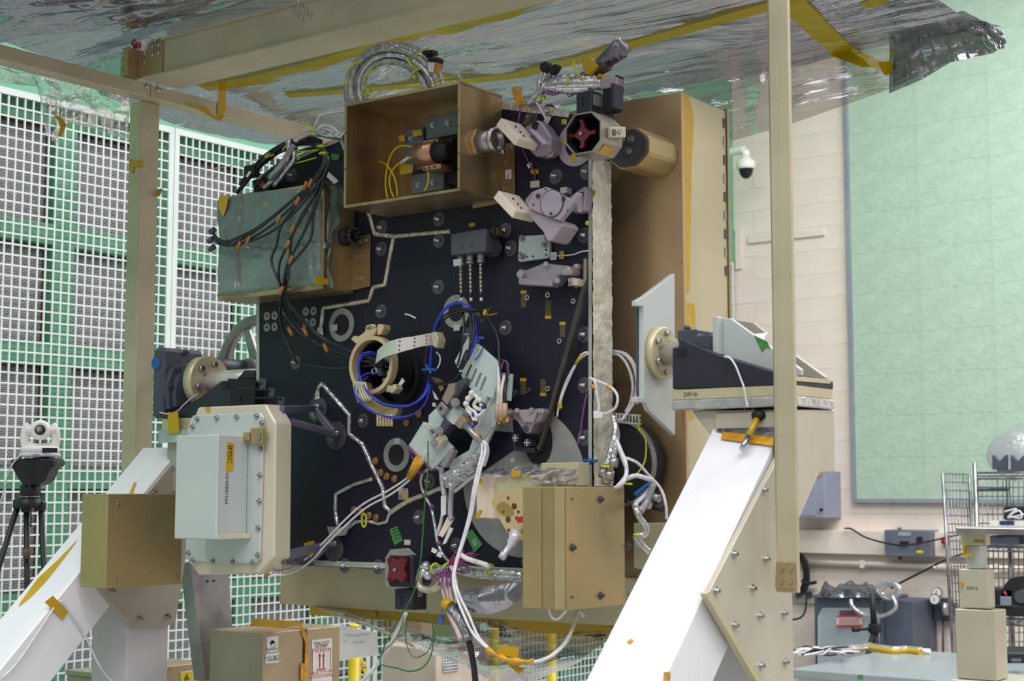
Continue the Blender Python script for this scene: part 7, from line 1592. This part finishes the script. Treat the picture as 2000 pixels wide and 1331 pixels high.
MB().lathe(hc_+fwd*20*k_, fwd, [(10*k_, 0), (10*k_, 1.5*k_), (8*k_, 0)], 20).build('lens', pm('lens_black', (18, 18, 22), .1), t)
for s_ in (-1, 1): MB().cyl(hc_+sd*(s_*16*k_), hc_+sd*(s_*28*k_), 11*k_, n=16).build('pivot', WHITEP, t)
lp_ = c_+fwd*39.4*k_-Z*4.5*k_; text('V', 7*k_, lp_-sd*15*k_, sd, Z, TAPE, t); text('addio', 7*k_, lp_-sd*5*k_, sd, Z, NAVY, t)
t = thing('tripod', 'large black video tripod at the left edge carrying the cream camera', 'tripod', G(50, 1200))
t.location.z = 0; WL[t.name] = V(t.location)
hd_ = [(20, 898), (86, 893), (108, 896), (110, 908), (98, 914), (88, 940), (72, 948), (44, 948), (34, 934), (22, 912)]
n_ = -FWD.copy(); n_.z = 0; n_.normalize()
MB().prism([G(q[0], q[1], .05) for q in hd_], -n_*.11).build('head', pm('tripod_black', (30, 31, 38), .45, 0, (24, 25, 31), 12), t, bev=.005)
MB().prism([G(q[0], q[1], .06) for q in ((80, 897), (108, 899), (110, 912), (86, 912))], n_*.02).build('plate_clamp', DARK, t, bev=.003)
TR = MATS['tripod_black']
MB().lathe(G(59, 966), Z, [(19*k_, -2*k_), (20*k_, 0), (20*k_, 16*k_), (17*k_, 20*k_)], 24).build('bowl', TR, t)
MB().lathe(G(59, 972), Z, [(18*k_, 0), (18*k_, 4*k_)], 24).build('silver_band', STEEL, t)
MB().lathe(G(56, 992), Z, [(26*k_, 0), (28*k_, 8*k_), (22*k_, 18*k_), (18*k_, 20*k_)], 24).build('spider', TR, t)
for a_, e_, nm in (((36, 985), (-40, 1230), 'leg'), ((52, 992), (54, 1230), 'leg'), ((80, 990), (92, 1230), 'leg')):
    p_, q_ = G(*a_), G(*e_)
    d_ = (q_-p_); q_ = p_+d_*((p_.z)/(p_.z-q_.z))
    lg = MB().cyl(p_, p_.lerp(q_, .55), 6*k_, 5.5*k_, 10); lg.build('leg', TR, t)
    MB().cyl(p_.lerp(q_, .5), q_, 4.2*k_, 4*k_, 10).build('lower_leg', TR, t)
    MB().obox(p_, RGT*9*k_, n_*9*k_, Z*9*k_).build('leg_hinge', TR, t, bev=.004)
MB().cyl(G(52, 1072, .02), G(52, 1092, .02), 7*k_, n=10).build('amber_band', OLIVE, t)
MB().tube(cat([G(q[0], q[1], .08) for q in ((42, 893), (38, 900), (50, 910), (54, 930), (58, 960), (60, 1000), (60, 1030))], 5), .003, 6).build('lead', DARK, t)
MB().tube(cat([G(q[0], q[1], .06) for q in ((40, 890), (26, 905), (14, 930), (8, 960), (-6, 1000), (-20, 1030))], 5), .0028, 6).build('white_lead', CWHITE, None, 'thin white lead running from the cream camera off the left picture edge', 'cable')
# ================================================================== CRATES AND BARRIER
CR = pm('crate_tan', (186, 166, 132), .5, .25, (172, 152, 120), 4); CRG = pm('crate_olive', (152, 152, 126), .5, .2, (140, 142, 118), 4)
cx1_ = -3.20
def crx(px, py, x_=cx1_): return onX(px, py, x_)
ya, yb = crx(514, 1240).y, crx(592, 1240).y; xa = onY(411, 1240, ya).x; zt_ = crx(514, 1238).z
pz = .78
ct = thing('crate_cart', 'low grey cart under the two tan crates, mostly below the picture', 'cart', (-3.4, 3.2, 0))
MB().box(-3.46, -3.15, 3.03, 3.50, pz-.05, pz).build('deck', GREYW, ct, bev=.004)
for xx in (-3.42, -3.2):
    for yy in (3.06, 3.46): MB().box(xx-.02, xx+.02, yy-.02, yy+.02, 0, pz-.05).build('leg', GREYW, ct)
t = thing('tan_crate', 'tan crate with two white stickers on its right face, left of the striped pair', 'crate', (cx1_, ya, pz))
MB().box(xa, cx1_, ya, yb, pz+.001, zt_).build('shell', CR, t, bev=.002)
MB().prism([V((xa+.002, ya-.0005, pz+.002)), V((cx1_-.002, ya-.0005, pz+.002)), V((cx1_-.002, ya-.0005, zt_-.002)), V((xa+.002, ya-.0005, zt_-.002))], (0, -.001, 0)).build('front_sheet', CRG, t)
def stick(pts, x_, nm='sticker', m=WHITEP): return MB().prism([crx(q[0], q[1], x_+.0006) for q in pts], (.0008, 0, 0)).build(nm, m, t)
stick([(521, 1245), (543, 1243), (543, 1273), (521, 1276)], cx1_); stick([(519, 1278), (545, 1275), (544, 1295), (518, 1297)], cx1_)
xl = cx1_+.0018
for pts in (((527, 1256), (532, 1251), (536, 1254), (530, 1260)), ((530, 1254), (534, 1252), (537, 1256), (533, 1258)), ((528, 1257), (529, 1257), (531, 1262), (530, 1262))): stick(pts, xl, 'logo', NAVY)
b = MB(); cq = crx(533, 1260, xl+.001); kk = (cq-CAM).dot(FWD)/F
b.tube([cq+Y*(6*kk/.7*math.cos(s))+Z*(6*kk*math.sin(s)) for s in [math.radians(x_) for x_ in range(-120, 60, 15)]], .0006, 4); b.build('logo_swoosh', TEALG, t)
text('Sigmation', .0115, crx(532, 1268.5, xl), Y, Z, NAVY, t); text('DESIGN', .012, crx(529, 1286, xl), Y, Z, MGREY, t); text('A2', .018, crx(540, 1285, xl), Y, Z, NAVY, t)
stick([(523, 1290), (543, 1288), (543, 1290), (523, 1292)], xl-.0009, 'rule', MGREY)
# second crate
y2a, y2b = crx(600, 1240).y, crx(664, 1240).y; zt2_ = crx(664, 1223).z
t2 = thing('tan_crate', 'tan crate with the big red arrowed handling label, beside the stickered crate', 'crate', (cx1_, y2a, pz)); 
MB().box(-3.44, cx1_, y2a, y2b, pz+.001, zt2_).build('shell', CR, t2, bev=.002)
t = t2
stick([(609, 1251), (648, 1247), (648, 1331), (608, 1331)], cx1_, 'handling_label')
xl = cx1_+.0018; ly = crx(628, 1280, xl)
def lt(px, py): return crx(px, py, xl)
text('ICESat-2 ATLAS', .0100, lt(628.5, 1255.5), Y, Z, INK, t); text('LRS Baseplate', .0100, lt(628, 1259.8), Y, Z, INK, t); text('P/N 2105861', .0095, lt(628, 1264.2), Y, Z, INK, t)
text('THIS END UP', .0115, lt(628.5, 1272), Y, Z, REDB, t); text('HANDLE WITH CARE', .0095, lt(628, 1313.5), Y, Z, REDB, t); text('SPACE FLIGHT HARDWARE', .0082, lt(628, 1322.5), Y, Z, REDB, t)
for x_ in (624.5, 632): stick([(x_-.8, 1280), (x_+.8, 1280), (x_+.8, 1306), (x_-.8, 1306)], xl-.0006, 'arrow_shaft', REDB); stick([(x_, 1276), (x_+2.4, 1283), (x_-2.4, 1283)], xl-.0006, 'arrow_head', REDB)
stick([(619, 1308.5), (637, 1306), (637, 1308), (619, 1310.5)], xl-.0006, 'arrow_bar', REDB)
for pts in (((610, 1269), (646, 1266), (646, 1266.5), (610, 1269.6)), ((610, 1269), (610.6, 1269), (610.6, 1320), (610, 1320)), ((645.4, 1266), (646, 1266), (645.4, 1317), (644.8, 1317)), ((610, 1319.5), (645, 1316.5), (645, 1317.2), (610, 1320.2))): stick(pts, xl-.0008, 'label_border', REDB)
# amber tape over the crate top and the gap
t = thing('tape_strap', 'amber tape strap folded over the top of the stickered crate and down the gap', 'tape', crx(590, 1230))
MB().prism([crx(q[0], q[1], cx1_-.10) for q in ((487, 1222), (498, 1209), (585, 1214), (592, 1222), (578, 1228), (488, 1224))], (.002, 0, 0)).build('top_strap', TAPE, t)
MB().prism([crx(q[0], q[1], cx1_+.003) for q in ((582, 1213), (589, 1222), (601, 1245), (601, 1331), (594, 1331), (596, 1256), (586, 1228))], (.001, 0, 0)).build('side_strap', TAPEO, t)
MB().prism([crx(q[0], q[1], cx1_+.004) for q in ((587, 1296), (595, 1296), (599, 1331), (587, 1331))], (.001, 0, 0)).build('patch', TAPEO, t)
# small crate with hazard label
xh = -3.75
p0_, p1_ = onX(331, 1302, xh), onX(405, 1295, xh)
t = thing('hazard_crate', 'small tan box with a yellow hazard label, between the left stand and the crates', 'crate', (xh, (p0_.y+p1_.y)/2, 0))
yA, yB_ = p0_.y, p1_.y
MB().box(xh-.2, xh, yA-.08, yB_, p0_.z-.5, p0_.z).build('shell', CR, t, bev=.002)
MB().box(xh-.18, xh-.02, yA-.06, yB_-.02, 0, p0_.z-.5).build('pedestal', GREYW, t)
def hz(pts, o=.0006, m=YELLOW, nm='label'): return MB().prism([onX(q[0], q[1], xh+o) for q in pts], (.0008, 0, 0)).build(nm, m, t)
hz([(352, 1313), (377, 1309), (377, 1345), (352, 1345)], m=WHITEP, nm='label_backing'); hz([(353, 1315), (376, 1312), (376, 1345), (353, 1345)], .0016)
hz([(365, 1316.5), (370.5, 1329), (359, 1329.5)], .0026, INK, 'triangle'); hz([(365, 1319), (368.6, 1327.6), (361, 1328)], .0036, YELLOW, 'triangle_field'); hz([(363, 1324), (366, 1322), (367, 1326.5), (363.5, 1327)], .0046, INK, 'symbol')
hz([(332, 1304), (336, 1304), (335, 1310), (332, 1310)], nm='tape', m=TAPE)
bolts([onX(q[0], q[1], xh) for q in ((362, 1309), (398, 1304))], X, .002, t, 'screw', STEEL, False)
t = thing('olive_crate', 'low olive metal box behind the left stand column at the bottom edge', 'crate', onY(155, 1331, 3.6))
a_, b_ = onY(132, 1312, 3.6), onY(183, 1308, 3.6)
MB().box(a_.x, b_.x+.1, 3.6, 3.8, 0, a_.z).build('shell', CRG, t, bev=.003); MB().box(a_.x-.006, b_.x+.106, 3.594, 3.806, a_.z-.012, a_.z+.006).build('lid', CRG, t, bev=.002)
# yellow posts with chain and a hand written sheet
DB = 6.3
def H(px, py, o=0.0): return CAM+ray(px, py)*(DB-o)
posts = []
for i, (px, w_, lab) in enumerate(((692, 11, 'yellow barrier post under the hand-written sheet'), (965, 10, 'yellow barrier post seen through the lower drape, left of two'), (1077, 9, 'yellow barrier post seen through the lower drape, right of two'))):
    tp_ = H(px, 1226 if i == 0 else 1190); t = thing('barrier_post', lab, 'post', (tp_.x, tp_.y, 0), 'yellow barrier posts with plastic chain')
    MB().cyl((tp_.x, tp_.y, .03), tp_, w_*DB/F, n=18).build('post', YELLOW, t); MB().lathe((tp_.x, tp_.y, 0), Z, [(.09, 0), (.085, .03)], 24).build('foot', YELLOW, t)
    MB().lathe(tp_, Z, [(w_*DB/F*1.05, 0), (w_*DB/F*.8, .012)], 18).build('cap', YELLOW, t)
def chain(pts, label):
    t = thing('plastic_chain', label, 'chain', pts[0]); cc_ = cat(pts, 6); L_ = [cc_[0]]
    for p in cc_[1:]:
        while (p-L_[-1]).length > .026: L_.append(L_[-1]+(p-L_[-1]).normalized()*.026)
    for i in range(len(L_)-1):
        a_, b_ = L_[i], L_[i+1]; d_ = (b_-a_).normalized(); m_ = (a_+b_)/2; s_ = d_.cross(FWD).normalized() if i % 2 else d_.cross(RGT).normalized()
        MB().tube([m_+d_*(.019*math.cos(q))+s_*(.010*math.sin(q)) for q in [2*math.pi*j/10 for j in range(10)]], .0035, 5, True).build('link', YELLOW, t)
chain([H(706, 1285), H(710, 1300), H(714, 1320), H(718, 1340)], 'yellow plastic chain hanging right of the post under the hand-written sheet')
chain([H(922, 1318), H(926, 1328), H(930, 1350)], 'short end of yellow plastic chain at the bottom edge near the black cable')
n_ = thing('handwritten_sheet', 'white hand-written paper sheet standing behind the red arrowed crate', 'paper', H(700, 1290))
sh = [H(663, 1222, .06), H(736, 1236, .06), H(740, 1280, .06), H(663, 1290, .06)]; MB().prism(sh, FWD*.002).build('sheet', pm('paper', (240, 240, 240), .6), n_)
for pts in (((672, 1228), (676, 1226)), ((674, 1240), (690, 1242), (704, 1240), (722, 1238)), ((673, 1254), (676, 1252)), ((690, 1254), (700, 1256), (712, 1252))): MB().tube([H(q[0], q[1], .063) for q in pts], .0012, 4).build('handwriting', GREYM, n_)
# pale column and beige cabinet behind the lower drape
a_, b_ = onX(822, 1290, -6.35), onX(848, 1290, -6.35)
struct('trim_4', MB().box(-6.6, -6.35, a_.y, b_.y, 0, 3.2), CREAMP)
a_, b_ = onX(852, 1268, -5.6), onX(1020, 1300, -5.6)
t = thing('beige_cabinet', 'beige cabinet with a small grille window behind the lower plastic drape', 'cabinet', (-5.8, a_.y, 0))
MB().box(-6.0, -5.6, a_.y, b_.y, 0, a_.z).build('body', pm('beige_paint', (196, 182, 166), .5), t, bev=.006)
gq = [onX(q[0], q[1], -5.598) for q in ((865, 1284), (893, 1281), (893, 1310), (865, 1313))]
MB().prism(gq, (.002, 0, 0)).build('grille_window', FILT, t)
b = MB()
for i in range(6): b.tube([gq[0].lerp(gq[1], i/5)+X*.004, gq[3].lerp(gq[2], i/5)+X*.004], .003, 4); b.tube([gq[0].lerp(gq[3], i/5)+X*.004, gq[1].lerp(gq[2], i/5)+X*.004], .003, 4)
b.build('grille_bars', LATT, t, kind='stuff')
